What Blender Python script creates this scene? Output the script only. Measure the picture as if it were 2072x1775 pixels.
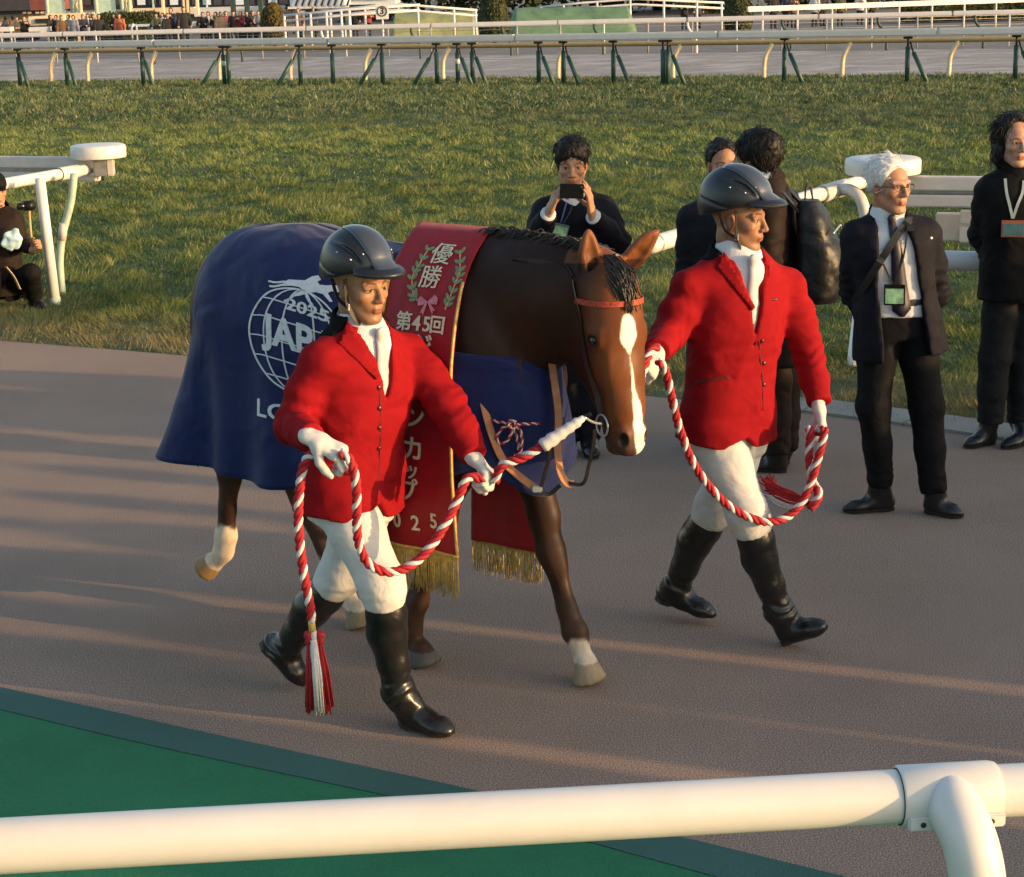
import bpy, bmesh, math, random, time
import numpy as np
from mathutils import Vector, Matrix, Quaternion
from mathutils.bvhtree import BVHTree
from mathutils.geometry import delaunay_2d_cdt

T0 = time.time()
S = bpy.context.scene
for o in list(bpy.data.objects):
    bpy.data.objects.remove(o)
C = S.collection

# ---------------------------------------------------------------- camera
CAM_H, PITCH, ROLL, FPX = 2.45, math.radians(14.3), math.radians(1.5), 3640.0
CXP, CYP = 1036.0, 887.5                      # principal point on a 2072 x 1775 picture
_fw = np.array([0, math.cos(PITCH), -math.sin(PITCH)])
_u0 = np.array([0, math.sin(PITCH), math.cos(PITCH)])
_r0 = np.array([1.0, 0, 0])
_r = math.cos(ROLL) * _r0 - math.sin(ROLL) * _u0
_u = math.sin(ROLL) * _r0 + math.cos(ROLL) * _u0
_c = np.array([0, 0, CAM_H])
cam_data = bpy.data.cameras.new('camera')
cam = bpy.data.objects.new('camera', cam_data)
C.objects.link(cam)
M = Matrix.Identity(4)
for i in range(3):
    M[i][0], M[i][1], M[i][2], M[i][3] = _r[i], _u[i], -_fw[i], _c[i]
cam.matrix_world = M
cam_data.sensor_width = 36.0
cam_data.lens = 36.0 * FPX / 2072.0
cam_data.clip_start, cam_data.clip_end = 0.1, 2000.0
S.camera = cam
S.render.resolution_x, S.render.resolution_y = 1024, 877

# ---------------------------------------------------------------- sky, sun, exposure
SUN_AZ = math.radians(-21.5)                  # direction to the sun in the xy plane, from +x
SUN_EL = math.radians(9.0)
w = bpy.data.worlds.new('World'); S.world = w; w.use_nodes = True
nt = w.node_tree
bg = nt.nodes['Background']
sky = nt.nodes.new('ShaderNodeTexSky')
sky.sky_type = 'NISHITA'; sky.sun_disc = False
sky.sun_elevation = SUN_EL
sky.sun_rotation = math.pi / 2 - SUN_AZ       # sky rotation runs clockwise from +y
sky.air_density = 1.0; sky.dust_density = 2.0; sky.ozone_density = 0.8
nt.links.new(sky.outputs[0], bg.inputs[0])
bg.inputs[1].default_value = 0.15
sd = bpy.data.lights.new('sun', 'SUN'); sun = bpy.data.objects.new('sun', sd); C.objects.link(sun)
sd.energy = 2.6; sd.angle = math.radians(0.6); sd.color = (1.0, 0.62, 0.30)
sdir = Vector((math.cos(SUN_AZ) * math.cos(SUN_EL), math.sin(SUN_AZ) * math.cos(SUN_EL), math.sin(SUN_EL)))
sun.rotation_euler = sdir.to_track_quat('Z', 'Y').to_euler()
sun.location = sdir * 60
S.view_settings.view_transform = 'Standard'; S.view_settings.look = 'None'
S.view_settings.gamma = 1.0; S.view_settings.exposure = 1.32
S.view_settings.use_curve_mapping = False
# ---------------------------------------------------------------- picture -> place (a ray through the camera)
def ray(u, v):
    return _fw + _r * (u - CXP) / FPX - _u * (v - CYP) / FPX
def ground(u, v, z=0.0):
    d = ray(u, v); return _c + d * ((z - CAM_H) / d[2])
def at(u, v, Y):
    d = ray(u, v); return _c + d * (Y / d[1])
def proj(p):
    q = np.asarray(p, float) - _c; d = q @ _fw
    return CXP + FPX * (q @ _r) / d, CYP - FPX * (q @ _u) / d
A = lambda *a: np.array(a, float)
def unit(v):
    v = np.asarray(v, float); return v / (np.linalg.norm(v) + 1e-12)

# ---------------------------------------------------------------- scene objects
def tag(o, label=None, cat=None, group=None, kind=None):
    if label: o['label'] = label
    if cat: o['category'] = cat
    if group: o['group'] = group
    if kind: o['kind'] = kind
    return o
def thing(name, label, cat, loc=(0, 0, 0), rz=0.0, group=None):
    o = bpy.data.objects.new(name, None); C.objects.link(o)
    o.empty_display_size = 0.1
    o.location = loc; o.rotation_euler = (0, 0, rz)
    return tag(o, label, cat, group)
def link(name, me, parent=None, mats=None):
    o = bpy.data.objects.new(name, me); C.objects.link(o)
    if mats is not None:
        for m in (mats if isinstance(mats, (list, tuple)) else [mats]):
            me.materials.append(m)
    if parent is not None:
        o.parent = parent
        # geometry is given in world coordinates unless the parent has no transform
        o.matrix_parent_inverse = Matrix.Identity(4)
    return o
def mesh(name, V, Fc, smooth=True):
    me = bpy.data.meshes.new(name)
    V = np.asarray(V, np.float32)
    if isinstance(Fc, np.ndarray):
        n, k = Fc.shape
        me.vertices.add(len(V)); me.vertices.foreach_set('co', V.ravel())
        me.loops.add(n * k); me.loops.foreach_set('vertex_index', Fc.astype(np.int32).ravel())
        me.polygons.add(n); me.polygons.foreach_set('loop_start', np.arange(0, n * k, k, dtype=np.int32))
        me.update(calc_edges=True)
    else:
        me.from_pydata([tuple(map(float, v)) for v in V], [], [tuple(map(int, f)) for f in Fc]); me.update()
    if smooth:
        me.polygons.foreach_set('use_smooth', [True] * len(me.polygons))
    return me
def local(V, root):
    """world coordinates -> coordinates of a root empty (location + z rotation)"""
    if root is None: return np.asarray(V, float)
    V = np.asarray(V, float) - np.array(root.location)
    a = -root.rotation_euler[2]; c, s = math.cos(a), math.sin(a)
    return np.stack([V[:, 0] * c - V[:, 1] * s, V[:, 0] * s + V[:, 1] * c, V[:, 2]], 1)
def part(name, V, Fc, mat, root=None, parent=None, smooth=True, base=None):
    """mesh given in world coordinates, linked under parent (or root); root is the thing's empty"""
    me = mesh(name, local(V, root), Fc, smooth)
    return link(name, me, parent if parent is not None else root, mat)
def autosmooth(o, ang=40):
    me = o.data
    bm = bmesh.new(); bm.from_mesh(me)
    for e in bm.edges:
        e.smooth = not (len(e.link_faces) == 2 and e.calc_face_angle(0) > math.radians(ang))
    bm.to_mesh(me); bm.free()

# ---------------------------------------------------------------- materials
def nodes(name):
    m = bpy.data.materials.new(name); m.use_nodes = True
    nt = m.node_tree; b = nt.nodes['Principled BSDF']
    return m, nt, b
def N(nt, t, **kw):
    n = nt.nodes.new(t)
    for k, v in kw.items():
        if k in n.inputs: n.inputs[k].default_value = v
        else: setattr(n, k, v)
    return n
def coords(nt, scale=(1, 1, 1), obj=True):
    tc = nt.nodes.new('ShaderNodeTexCoord'); mp = nt.nodes.new('ShaderNodeMapping')
    mp.inputs['Scale'].default_value = scale
    nt.links.new(tc.outputs['Object' if obj else 'Generated'], mp.inputs[0]); return mp.outputs[0]
def mat(name, col, rough=0.6, var=0.12, scale=20, bump=0.0, bscale=200, metal=0.0, spec=0.5, sheen=0.0, coat=0.0,
        attr=None, stretch=(1, 1, 1), fold=0.0, fscale=9, dirt=0.0, dirtcol=(0.12, 0.09, 0.06)):
    """procedural material: base colour broken by noise, optional fine bump, broad folds, dirt, colour attribute"""
    m, nt, b = nodes(name); L = nt.links
    co = coords(nt, stretch)
    n1 = N(nt, 'ShaderNodeTexNoise', Scale=scale, Detail=6.0, Roughness=0.6); L.new(co, n1.inputs['Vector'])
    hsv = N(nt, 'ShaderNodeHueSaturation')
    if attr:
        a = N(nt, 'ShaderNodeAttribute'); a.attribute_name = attr; L.new(a.outputs['Color'], hsv.inputs['Color'])
    else:
        hsv.inputs['Color'].default_value = (*col, 1)
    mr = N(nt, 'ShaderNodeMapRange'); mr.inputs[1].default_value = 0.3; mr.inputs[2].default_value = 0.7
    mr.inputs[3].default_value = 1 - var; mr.inputs[4].default_value = 1 + var
    L.new(n1.outputs[0], mr.inputs[0]); L.new(mr.outputs[0], hsv.inputs['Value'])
    out = hsv.outputs[0]
    if dirt > 0:
        n3 = N(nt, 'ShaderNodeTexNoise', Scale=scale * 0.35, Detail=8.0, Roughness=0.7); L.new(co, n3.inputs['Vector'])
        r3 = N(nt, 'ShaderNodeMapRange'); r3.inputs[1].default_value = 0.52; r3.inputs[2].default_value = 0.75
        r3.inputs[4].default_value = dirt; L.new(n3.outputs[0], r3.inputs[0])
        mx = N(nt, 'ShaderNodeMix', data_type='RGBA'); L.new(r3.outputs[0], mx.inputs['Factor'])
        L.new(out, mx.inputs[6]); mx.inputs[7].default_value = (*dirtcol, 1); out = mx.outputs[2]
    L.new(out, b.inputs['Base Color'])
    b.inputs['Roughness'].default_value = rough; b.inputs['Metallic'].default_value = metal
    b.inputs['Specular IOR Level'].default_value = spec
    b.inputs['Sheen Weight'].default_value = sheen; b.inputs['Coat Weight'].default_value = coat
    b.inputs['Coat Roughness'].default_value = 0.15
    last = None
    if fold > 0:
        nf = N(nt, 'ShaderNodeTexNoise', Scale=fscale, Detail=2.0, Roughness=0.45, Distortion=0.6); L.new(co, nf.inputs['Vector'])
        bf = N(nt, 'ShaderNodeBump', Strength=1.0, Distance=fold); L.new(nf.outputs[0], bf.inputs['Height']); last = bf
    if bump > 0:
        n2 = N(nt, 'ShaderNodeTexNoise', Scale=bscale, Detail=3.0); L.new(co, n2.inputs['Vector'])
        bp = N(nt, 'ShaderNodeBump', Strength=min(1.0, bump), Distance=0.004); L.new(n2.outputs[0], bp.inputs['Height'])
        if last: L.new(last.outputs[0], bp.inputs['Normal'])
        last = bp
    if last: L.new(last.outputs[0], b.inputs['Normal'])
    return m
def setcol(o, cols):
    me = o.data
    at_ = me.color_attributes.new('Col', 'FLOAT_COLOR', 'POINT')
    c = np.ones((len(me.vertices), 4), np.float32); c[:, :3] = cols
    at_.data.foreach_set('color', c.ravel())

# ---------------------------------------------------------------- value noise (for shapes)
class VNoise:
    def __init__(s, seed, n=24):
        s.g = np.random.default_rng(seed).random((n, n, n)).astype(np.float32); s.n = n
    def __call__(s, x, y, z):
        n = s.n
        x = np.asarray(x, np.float32) % n; y = np.asarray(y, np.float32) % n; z = np.asarray(z, np.float32) % n
        xi, yi, zi = x.astype(np.int32) % n, y.astype(np.int32) % n, z.astype(np.int32) % n
        fx, fy, fz = x - np.floor(x), y - np.floor(y), z - np.floor(z)
        fx, fy, fz = [f * f * (3 - 2 * f) for f in (fx, fy, fz)]
        x1, y1, z1 = (xi + 1) % n, (yi + 1) % n, (zi + 1) % n
        g = s.g
        a = g[xi, yi, zi] * (1 - fx) + g[x1, yi, zi] * fx
        b = g[xi, y1, zi] * (1 - fx) + g[x1, y1, zi] * fx
        c = g[xi, yi, z1] * (1 - fx) + g[x1, yi, z1] * fx
        d = g[xi, y1, z1] * (1 - fx) + g[x1, y1, z1] * fx
        return (a * (1 - fy) + b * fy) * (1 - fz) + (c * (1 - fy) + d * fy) * fz - 0.5
VN = VNoise(7)

# ---------------------------------------------------------------- distance-field modelling
def axis(lo, hi, coarse, fine=()):
    out = [lo]; x = lo
    while x < hi:
        st = coarse
        for a, b, f in fine:
            if a - 0.01 <= x <= b + 0.01: st = min(st, f)
        x += st; out.append(x)
    return np.array(out, np.float32)
class Vol:
    def __init__(s, X, Y, Z):
        s.X, s.Y, s.Z = X, Y, Z
        s.F = np.full((len(X), len(Y), len(Z)), 1.0, np.float32)
    @classmethod
    def box(cls, lo, hi, vs):
        return cls(*[axis(lo[i], hi[i], vs) for i in range(3)])
    def sub(s, lo, hi):
        sl = []
        for a, l, h in zip((s.X, s.Y, s.Z), lo, hi):
            i0 = max(0, np.searchsorted(a, l) - 1); i1 = min(len(a), np.searchsorted(a, h) + 1)
            if i1 <= i0: return None, None
            sl.append(slice(i0, i1))
        P = (s.X[sl[0]][:, None, None], s.Y[sl[1]][None, :, None], s.Z[sl[2]][None, None, :])
        return tuple(sl), P
    def put(s, f, lo, hi, k=0.02, op='add', mg=None):
        mg = (k + 0.02) if mg is None else mg
        sl, P = s.sub(np.asarray(lo) - mg, np.asarray(hi) + mg)
        if sl is None: return s
        d = f(*P).astype(np.float32); a = s.F[sl]
        if op == 'add':
            if k > 0:
                h = np.maximum(k - np.abs(a - d), 0) / k; s.F[sl] = np.minimum(a, d) - h * h * k * 0.25
            else: s.F[sl] = np.minimum(a, d)
        elif op == 'sub':
            d = -d
            if k > 0:
                h = np.maximum(k - np.abs(a - d), 0) / k; s.F[sl] = np.maximum(a, d) + h * h * k * 0.25
            else: s.F[sl] = np.maximum(a, d)
        return s
    def cone(s, a, b, ra, rb=None, k=0.02, op='add', flat=None, fs=1.0):
        """round cone from a to b; flat = direction along which the section is scaled by fs"""
        rb = ra if rb is None else rb
        a = np.asarray(a, float); b = np.asarray(b, float); ba = b - a; L2 = max(float(ba @ ba), 1e-9)
        n = None if flat is None else unit(flat)
        mx = max(ra, rb) * max(1, fs)
        def f(x, y, z):
            px, py, pz = x - a[0], y - a[1], z - a[2]
            t = np.clip((px * ba[0] + py * ba[1] + pz * ba[2]) / L2, 0, 1)
            qx, qy, qz = px - t * ba[0], py - t * ba[1], pz - t * ba[2]
            rr = ra + t * (rb - ra)
            if n is not None:
                q = qx * n[0] + qy * n[1] + qz * n[2]; e = (1 / fs - 1) * q
                qx, qy, qz = qx + e * n[0], qy + e * n[1], qz + e * n[2]
            d = np.sqrt(qx * qx + qy * qy + qz * qz) - rr
            return d * min(1, fs) if n is not None else d
        return s.put(f, np.minimum(a, b) - mx, np.maximum(a, b) + mx, k, op)
    def chain(s, pts, rad, k=0.02, op='add', flat=None, fs=1.0, smooth=0):
        pts = np.asarray(pts, float); rad = np.asarray(rad, float)
        if smooth:
            Q = np.concatenate([pts, rad[:, None]], 1); Q = catmull(Q, smooth); pts, rad = Q[:, :3], Q[:, 3]
        for i in range(len(pts) - 1):
            s.cone(pts[i], pts[i + 1], rad[i], rad[i + 1], k, op, flat, fs)
        return s
    def ell(s, c, r, R=None, k=0.02, op='add'):
        """ellipsoid; R rows = axes"""
        c = np.asarray(c, float); r = np.asarray(r, float); R = np.eye(3) if R is None else np.asarray(R, float)
        ext = np.sqrt(((R.T * r) ** 2).sum(1)); mn = float(r.min())
        def f(x, y, z):
            px, py, pz = x - c[0], y - c[1], z - c[2]
            q = 0; g = 0
            for i in range(3):
                u = (px * R[i][0] + py * R[i][1] + pz * R[i][2]) / r[i]
                q = q + u * u; g = g + (u / r[i]) ** 2
            q = np.sqrt(q)
            return q * (q - 1) / (np.sqrt(g) + 1e-6)
        return s.put(f, c - ext, c + ext, k, op)
    def loft(s, P0, P1, left, fwd, ts, a, b, ox=None, oy=None, n=2.4, k=0.03, op='add'):
        """stack of superellipses along P0->P1 (t = 0..1, may run beyond); a = half width along left, b = half depth along fwd"""
        P0 = np.asarray(P0, float); P1 = np.asarray(P1, float); ax = P1 - P0; L = np.linalg.norm(ax); ax = ax / L
        ts = np.asarray(ts, float); a = np.asarray(a, float); b = np.asarray(b, float)
        ox = np.zeros_like(ts) if ox is None else np.asarray(ox, float); oy = np.zeros_like(ts) if oy is None else np.asarray(oy, float)
        tt = np.linspace(ts[0], ts[-1], 60)
        def sm(y):
            v = np.interp(tt, ts, y); kk = np.array([1, 2, 3, 2, 1]) / 9.0
            return np.convolve(np.pad(v, 2, mode='edge'), kk, 'valid')
        ta, tb, tx, ty = sm(a), sm(b), sm(ox), sm(oy)
        left = unit(left); fwd = unit(fwd)
        pts = np.array([P0 + ax * L * t for t in (ts[0], ts[-1])]); mx = max(a.max(), b.max()) + max(np.abs(ox).max(), np.abs(oy).max())
        def f(x, y, z):
            px, py, pz = x - P0[0], y - P0[1], z - P0[2]
            t = (px * ax[0] + py * ax[1] + pz * ax[2]) / L; tc = np.clip(t, ts[0], ts[-1])
            aa, bb, cx, cy = [np.interp(tc, tt, q).astype(np.float32) for q in (ta, tb, tx, ty)]
            u = (px * left[0] + py * left[1] + pz * left[2] - cx) / aa
            v = (px * fwd[0] + py * fwd[1] + pz * fwd[2] - cy) / bb
            q = (np.abs(u) ** n + np.abs(v) ** n + 1e-9) ** (1.0 / n)
            d = (q - 1) * np.minimum(aa, bb) * 1.15
            e = np.abs(t - tc) * L
            return np.where(e > 0, np.sqrt(np.maximum(d, 0) ** 2 + e * e) + np.minimum(d, 0) * 0 + np.where(d < 0, e * 0, 0), d)
        return s.put(f, pts.min(0) - mx, pts.max(0) + mx, k, op)
    def prism(s, o, ux, uz, uy, poly, y0, y1, k=0.0, op='sub'):
        """extruded polygon: poly in (ux,uz) coordinates about o, extruded along uy from y0 to y1"""
        o = np.asarray(o, float); ux, uz, uy = unit(ux), unit(uz), unit(uy); poly = np.asarray(poly, float)
        cs = [o + ux * p[0] + uz * p[1] + uy * yy for p in poly for yy in (y0, y1)]
        def f(x, y, z):
            px, py, pz = x - o[0], y - o[1], z - o[2]
            X = px * ux[0] + py * ux[1] + pz * ux[2]; Zc = px * uz[0] + py * uz[1] + pz * uz[2]; Yc = px * uy[0] + py * uy[1] + pz * uy[2]
            X, Zc, Yc = np.broadcast_arrays(X, Zc, Yc)
            d2 = np.full(X.shape, 1e9, np.float32); ins = np.zeros(X.shape, bool); n = len(poly)
            for i in range(n):
                p, q = poly[i], poly[(i + 1) % n]; e = q - p
                t = np.clip(((X - p[0]) * e[0] + (Zc - p[1]) * e[1]) / (e @ e + 1e-12), 0, 1)
                d2 = np.minimum(d2, (X - p[0] - t * e[0]) ** 2 + (Zc - p[1] - t * e[1]) ** 2)
                c1 = (p[1] > Zc) != (q[1] > Zc)
                with np.errstate(divide='ignore', invalid='ignore'):
                    ins ^= c1 & (X < (q[0] - p[0]) * (Zc - p[1]) / (q[1] - p[1] + 1e-12) + p[0])
            d = np.sqrt(d2) * np.where(ins, -1, 1)
            return np.maximum(d, np.maximum(y0 - Yc, Yc - y1))
        return s.put(f, np.min(cs, 0), np.max(cs, 0), k, op, mg=k + 0.01)
    def half(s, p, n, k=0.0, lo=None, hi=None):
        """cut away everything on the side n points to"""
        n = unit(n); p = np.asarray(p, float)
        lo = (s.X[0], s.Y[0], s.Z[0]) if lo is None else lo; hi = (s.X[-1], s.Y[-1], s.Z[-1]) if hi is None else hi
        return s.put(lambda x, y, z: -((x - p[0]) * n[0] + (y - p[1]) * n[1] + (z - p[2]) * n[2]), lo, hi, k, 'sub', mg=0)
    def wrinkle(s, amp, fx, fy, fz, seed=0, ridged=False, mask=None):
        sl, (x, y, z) = s.sub((-1e3,) * 3, (1e3,) * 3)
        near = np.abs(s.F) < 0.05
        I = np.nonzero(near); xs, ys, zs = s.X[I[0]], s.Y[I[1]], s.Z[I[2]]
        v = VN(xs * fx + seed * 3.7, ys * fy + seed * 1.3, zs * fz + seed * 2.1)
        if ridged: v = 0.5 - 2 * np.abs(v)
        if mask is not None: v = v * mask(xs, ys, zs)
        s.F[I] += (amp * 2 * v).astype(np.float32); return s
    def mesh(s):
        F = s.F; neg = F < 0
        corner = [(i, j, k) for i in (0, 1) for j in (0, 1) for k in (0, 1)]
        nx, ny, nz = F.shape
        cnt = np.zeros((nx - 1, ny - 1, nz - 1), np.int8)
        for i, j, k in corner: cnt += neg[i:nx - 1 + i, j:ny - 1 + j, k:nz - 1 + k]
        act = (cnt > 0) & (cnt < 8)
        I, J, K = np.nonzero(act)
        idx = np.full(act.shape, -1, np.int32); idx[I, J, K] = np.arange(len(I))
        pos = {c: np.stack([s.X[I + c[0]], s.Y[J + c[1]], s.Z[K + c[2]]], 1) for c in corner}
        val = {c: F[I + c[0], J + c[1], K + c[2]] for c in corner}
        acc = np.zeros((len(I), 3), np.float64); n = np.zeros(len(I))
        for c in corner:
            for ax in range(3):
                if c[ax] == 1: continue
                d = list(c); d[ax] = 1; d = tuple(d)
                a, b = val[c], val[d]; m = (a < 0) != (b < 0)
                t = np.where(m, a / np.where(m, a - b, 1), 0)
                p = pos[c] + (pos[d] - pos[c]) * t[:, None]
                acc += p * m[:, None]; n += m
        V = acc / np.maximum(n, 1)[:, None]
        Q = []
        for ax in range(3):
            sl0 = [slice(1, -1)] * 3; sl0[ax] = slice(0, -1); sl1 = list(sl0); sl1[ax] = slice(1, None)
            a, b = neg[tuple(sl0)], neg[tuple(sl1)]
            ii = np.nonzero(a != b); fl = a[ii]
            base = [q.copy() for q in ii]
            for q in range(3):
                if q != ax: base[q] = base[q] + 1
            o1, o2 = [q for q in range(3) if q != ax]
            if ax == 1: o1, o2 = o2, o1
            def g(d1, d2):
                bb = list(base); bb[o1] = bb[o1] - d1; bb[o2] = bb[o2] - d2
                return idx[bb[0], bb[1], bb[2]]
            q = np.stack([g(1, 1), g(0, 1), g(0, 0), g(1, 0)], 1)
            q[~fl] = q[~fl][:, ::-1]
            Q.append(q)
        Q = np.concatenate(Q); Q = Q[(Q >= 0).all(1)]
        return V, Q
def catmull(P, n):
    P = np.asarray(P, float); out = []
    Q = np.concatenate([[2 * P[0] - P[1]], P, [2 * P[-1] - P[-2]]])
    for i in range(1, len(Q) - 2):
        p0, p1, p2, p3 = Q[i - 1], Q[i], Q[i + 1], Q[i + 2]
        for j in range(n):
            t = j / n
            out.append(0.5 * (2 * p1 + (p2 - p0) * t + (2 * p0 - 5 * p1 + 4 * p2 - p3) * t * t + (3 * p1 - p0 - 3 * p2 + p3) * t ** 3))
    out.append(P[-1]); return np.array(out)
def bvh(V, Q):
    return BVHTree.FromPolygons([tuple(map(float, v)) for v in V], [tuple(map(int, q)) for q in Q])
def smoothmesh(V, Q, it=1, lam=0.5):
    V = V.copy(); n = len(V); E = np.concatenate([Q[:, [i, (i + 1) % 4]] for i in range(4)])
    for _ in range(it):
        acc = np.zeros_like(V); c = np.zeros(n)
        for i in range(3):
            acc[:, i] = np.bincount(E[:, 0], V[E[:, 1], i], n) + np.bincount(E[:, 1], V[E[:, 0], i], n)
        c = np.bincount(E[:, 0], minlength=n) + np.bincount(E[:, 1], minlength=n)
        V += lam * (acc / np.maximum(c, 1)[:, None] - V)
    return V

# ---------------------------------------------------------------- simple solids
def tube_geo(path, r, n=12, cap=True, up=None, flat=None):
    """tube along a path; r scalar or list; flat=(a,b) gives a strap section"""
    P = np.asarray(path, float); m = len(P); r = np.full(m, r) if np.isscalar(r) else np.asarray(r, float)
    T = np.gradient(P, axis=0); T /= (np.linalg.norm(T, axis=1)[:, None] + 1e-12)
    u = A(0, 0, 1) if up is None else np.asarray(up, float)
    if abs(T[0] @ unit(u)) > 0.97 and up is None: u = A(1, 0, 0)
    V = []; x = unit(u - T[0] * (u @ T[0]))
    for i in range(m):
        if up is not None: x = u - T[i] * (u @ T[i])
        else: x = x - T[i] * (x @ T[i])
        x = unit(x); y = np.cross(T[i], x)
        if flat is None:
            an = np.arange(n) * 2 * math.pi / n
            V.append(P[i] + r[i] * (np.cos(an)[:, None] * x + np.sin(an)[:, None] * y))
        else:
            a, b = flat
            V.append(np.array([P[i] + x * sx * b + y * sy * a for sx, sy in ((1, 1), (1, -1), (-1, -1), (-1, 1))]))
    k = n if flat is None else 4
    V = np.concatenate(V); Fc = []
    for i in range(m - 1):
        for j in range(k):
            Fc.append((i * k + j, i * k + (j + 1) % k, (i + 1) * k + (j + 1) % k, (i + 1) * k + j))
    if cap:
        Fc.append(tuple(range(k))[::-1]); Fc.append(tuple((m - 1) * k + j for j in range(k)))
    return V, Fc
def merge(gs):
    V, Fc, o = [], [], 0
    for v, f in gs:
        V.append(np.asarray(v)); Fc += [tuple(i + o for i in q) for q in f]; o += len(v)
    return np.concatenate(V), Fc
def box_geo(c, h, R=None, bev=0.0):
    """box centre c, half sizes h, rows of R = axes; chamfered by bev"""
    c = np.asarray(c, float); h = np.asarray(h, float); R = np.eye(3) if R is None else np.asarray(R, float)
    bm = bmesh.new(); bmesh.ops.create_cube(bm, size=2.0)
    for v in bm.verts: v.co = Vector((v.co.x * h[0], v.co.y * h[1], v.co.z * h[2]))
    if bev > 0: bmesh.ops.bevel(bm, geom=bm.edges[:], offset=bev, segments=2, affect='EDGES')
    V = np.array([tuple(v.co) for v in bm.verts]) @ R + c
    bm.verts.index_update(); Fc = [tuple(v.index for v in f.verts) for f in bm.faces]; bm.free()
    return V, Fc
def lathe_geo(prof, n=24, c=(0, 0, 0), R=None):
    """profile of (radius, height) turned about the local z axis"""
    V = []; an = np.arange(n) * 2 * math.pi / n
    for r, z in prof: V.append(np.stack([np.cos(an) * r, np.sin(an) * r, np.full(n, z)], 1))
    V = np.concatenate(V); m = len(prof); Fc = []
    for i in range(m - 1):
        for j in range(n): Fc.append((i * n + j, i * n + (j + 1) % n, (i + 1) * n + (j + 1) % n, (i + 1) * n + j))
    Fc.append(tuple(range(n))[::-1]); Fc.append(tuple((m - 1) * n + j for j in range(n)))
    R = np.eye(3) if R is None else np.asarray(R, float)
    return V @ R + np.asarray(c, float), Fc
def poly_area(pts):
    x, y = pts[:, 0], pts[:, 1]; return 0.5 * np.sum(x * np.roll(y, -1) - y * np.roll(x, -1))
def fill2d(poly, step, holes=()):
    """triangulate a polygon with inner points every step"""
    def res(p):
        p = np.asarray(p, float); out = []
        for i in range(len(p)):
            a, b = p[i], p[(i + 1) % len(p)]; n = max(1, int(np.linalg.norm(b - a) / step))
            out += [a + (b - a) * j / n for j in range(n)]
        return np.array(out)
    P = res(poly)
    pts = [Vector((float(x), float(y))) for x, y in P]; face = [list(range(len(P)))]
    lo, hi = P.min(0), P.max(0)
    from mathutils.geometry import intersect_point_tri_2d
    gx = np.arange(lo[0] + step / 2, hi[0], step); gy = np.arange(lo[1] + step / 2, hi[1], step)
    for x in gx:
        for y in gy:
            ins = False
            for i in range(len(P)):
                p, q = P[i], P[i - 1]
                if (p[1] > y) != (q[1] > y) and x < (q[0] - p[0]) * (y - p[1]) / (q[1] - p[1]) + p[0]: ins = not ins
            if ins: pts.append(Vector((float(x), float(y))))
    v, e, f, _, _, _ = delaunay_2d_cdt(pts, [], face, 1, 1e-6)
    return np.array([tuple(q) for q in v]), [tuple(q) for q in f]
def shell(V, Nn, Fc, t):
    """give an open sheet a thickness t behind it"""
    V = np.asarray(V, float); n = len(V); B = V - np.asarray(Nn) * t
    cnt = {}
    for f in Fc:
        for i in range(len(f)):
            a, b = f[i], f[(i + 1) % len(f)]; cnt[(a, b)] = cnt.get((a, b), 0) + 1
    out = list(Fc) + [tuple(i + n for i in f[::-1]) for f in Fc]
    for (a, b) in cnt:
        if (b, a) not in cnt: out.append((b, a, a + n, b + n))
    return np.concatenate([V, B]), out
def patch_px(poly, tree, off=0.004, t=0.006, step=6):
    """a sewn-on piece: polygon seen from the camera laid on the surface of a mesh it belongs to"""
    P, Fc = fill2d(poly, step); V, Nn = [], []
    last = None
    for u, v in P:
        d = unit(ray(u, v)); h = tree.ray_cast(Vector(_c), Vector(d))
        if h[0] is None:
            n_ = tree.find_nearest(Vector(_c + d * (last if last else 6.0))); p, nn = n_[0], n_[1]
        else: p, nn = h[0], h[1]
        last = (p - Vector(_c)).length
        V.append(tuple(p)); Nn.append(tuple(nn))
    V = np.array(V); Nn = np.array(Nn)
    # where a ray slipped past the edge of the cloth, keep the depth of its neighbours
    dep = np.linalg.norm(V - _c, axis=1); md = np.median(dep); bad = (np.abs(dep - md) > 0.06) | ((Nn * np.array([unit(ray(*p)) for p in P])).sum(1) > -0.08)
    if bad.any() and (~bad).sum() > 3:
        G_ = np.stack([P[~bad, 0], P[~bad, 1], np.ones((~bad).sum())], 1); cf = np.linalg.lstsq(G_, dep[~bad], rcond=None)[0]
        nm_ = Nn[~bad].mean(0)
        for i in np.nonzero(bad)[0]:
            j = np.nonzero(~bad)[0][np.argmin(((P[~bad] - P[i]) ** 2).sum(1))]
            V[i] = _c + unit(ray(*P[i])) * (dep[j] + cf[:2] @ (P[i] - P[j])); Nn[i] = Nn[j]
    # the pixel y axis points down: reverse so that faces look at the camera
    Fc = [f[::-1] for f in Fc]
    nb = [[] for _ in V]
    for f in Fc:
        for i in range(len(f)): nb[f[i]].append(f[i - 1]); nb[f[i - 1]].append(f[i])
    dep = np.linalg.norm(V - _c, axis=1)
    for _ in range(8): dep = np.array([0.4 * dep[i] + 0.6 * np.mean(dep[nb[i]]) if nb[i] else dep[i] for i in range(len(V))])
    V = np.array([_c + unit(ray(*p)) * d_ for p, d_ in zip(P, dep)])
    for _ in range(2):
        Nn = np.array([unit(Nn[i] + sum(Nn[j] for j in nb[i])) for i in range(len(V))])
        Vn = np.array([(V[i] * 2 + sum(V[j] for j in nb[i])) / (2 + len(nb[i])) for i in range(len(V))])
        V = V + Nn * ((Vn - V) * Nn).sum(1)[:, None]
    return shell(V + Nn * off, Nn, Fc, t)
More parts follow.
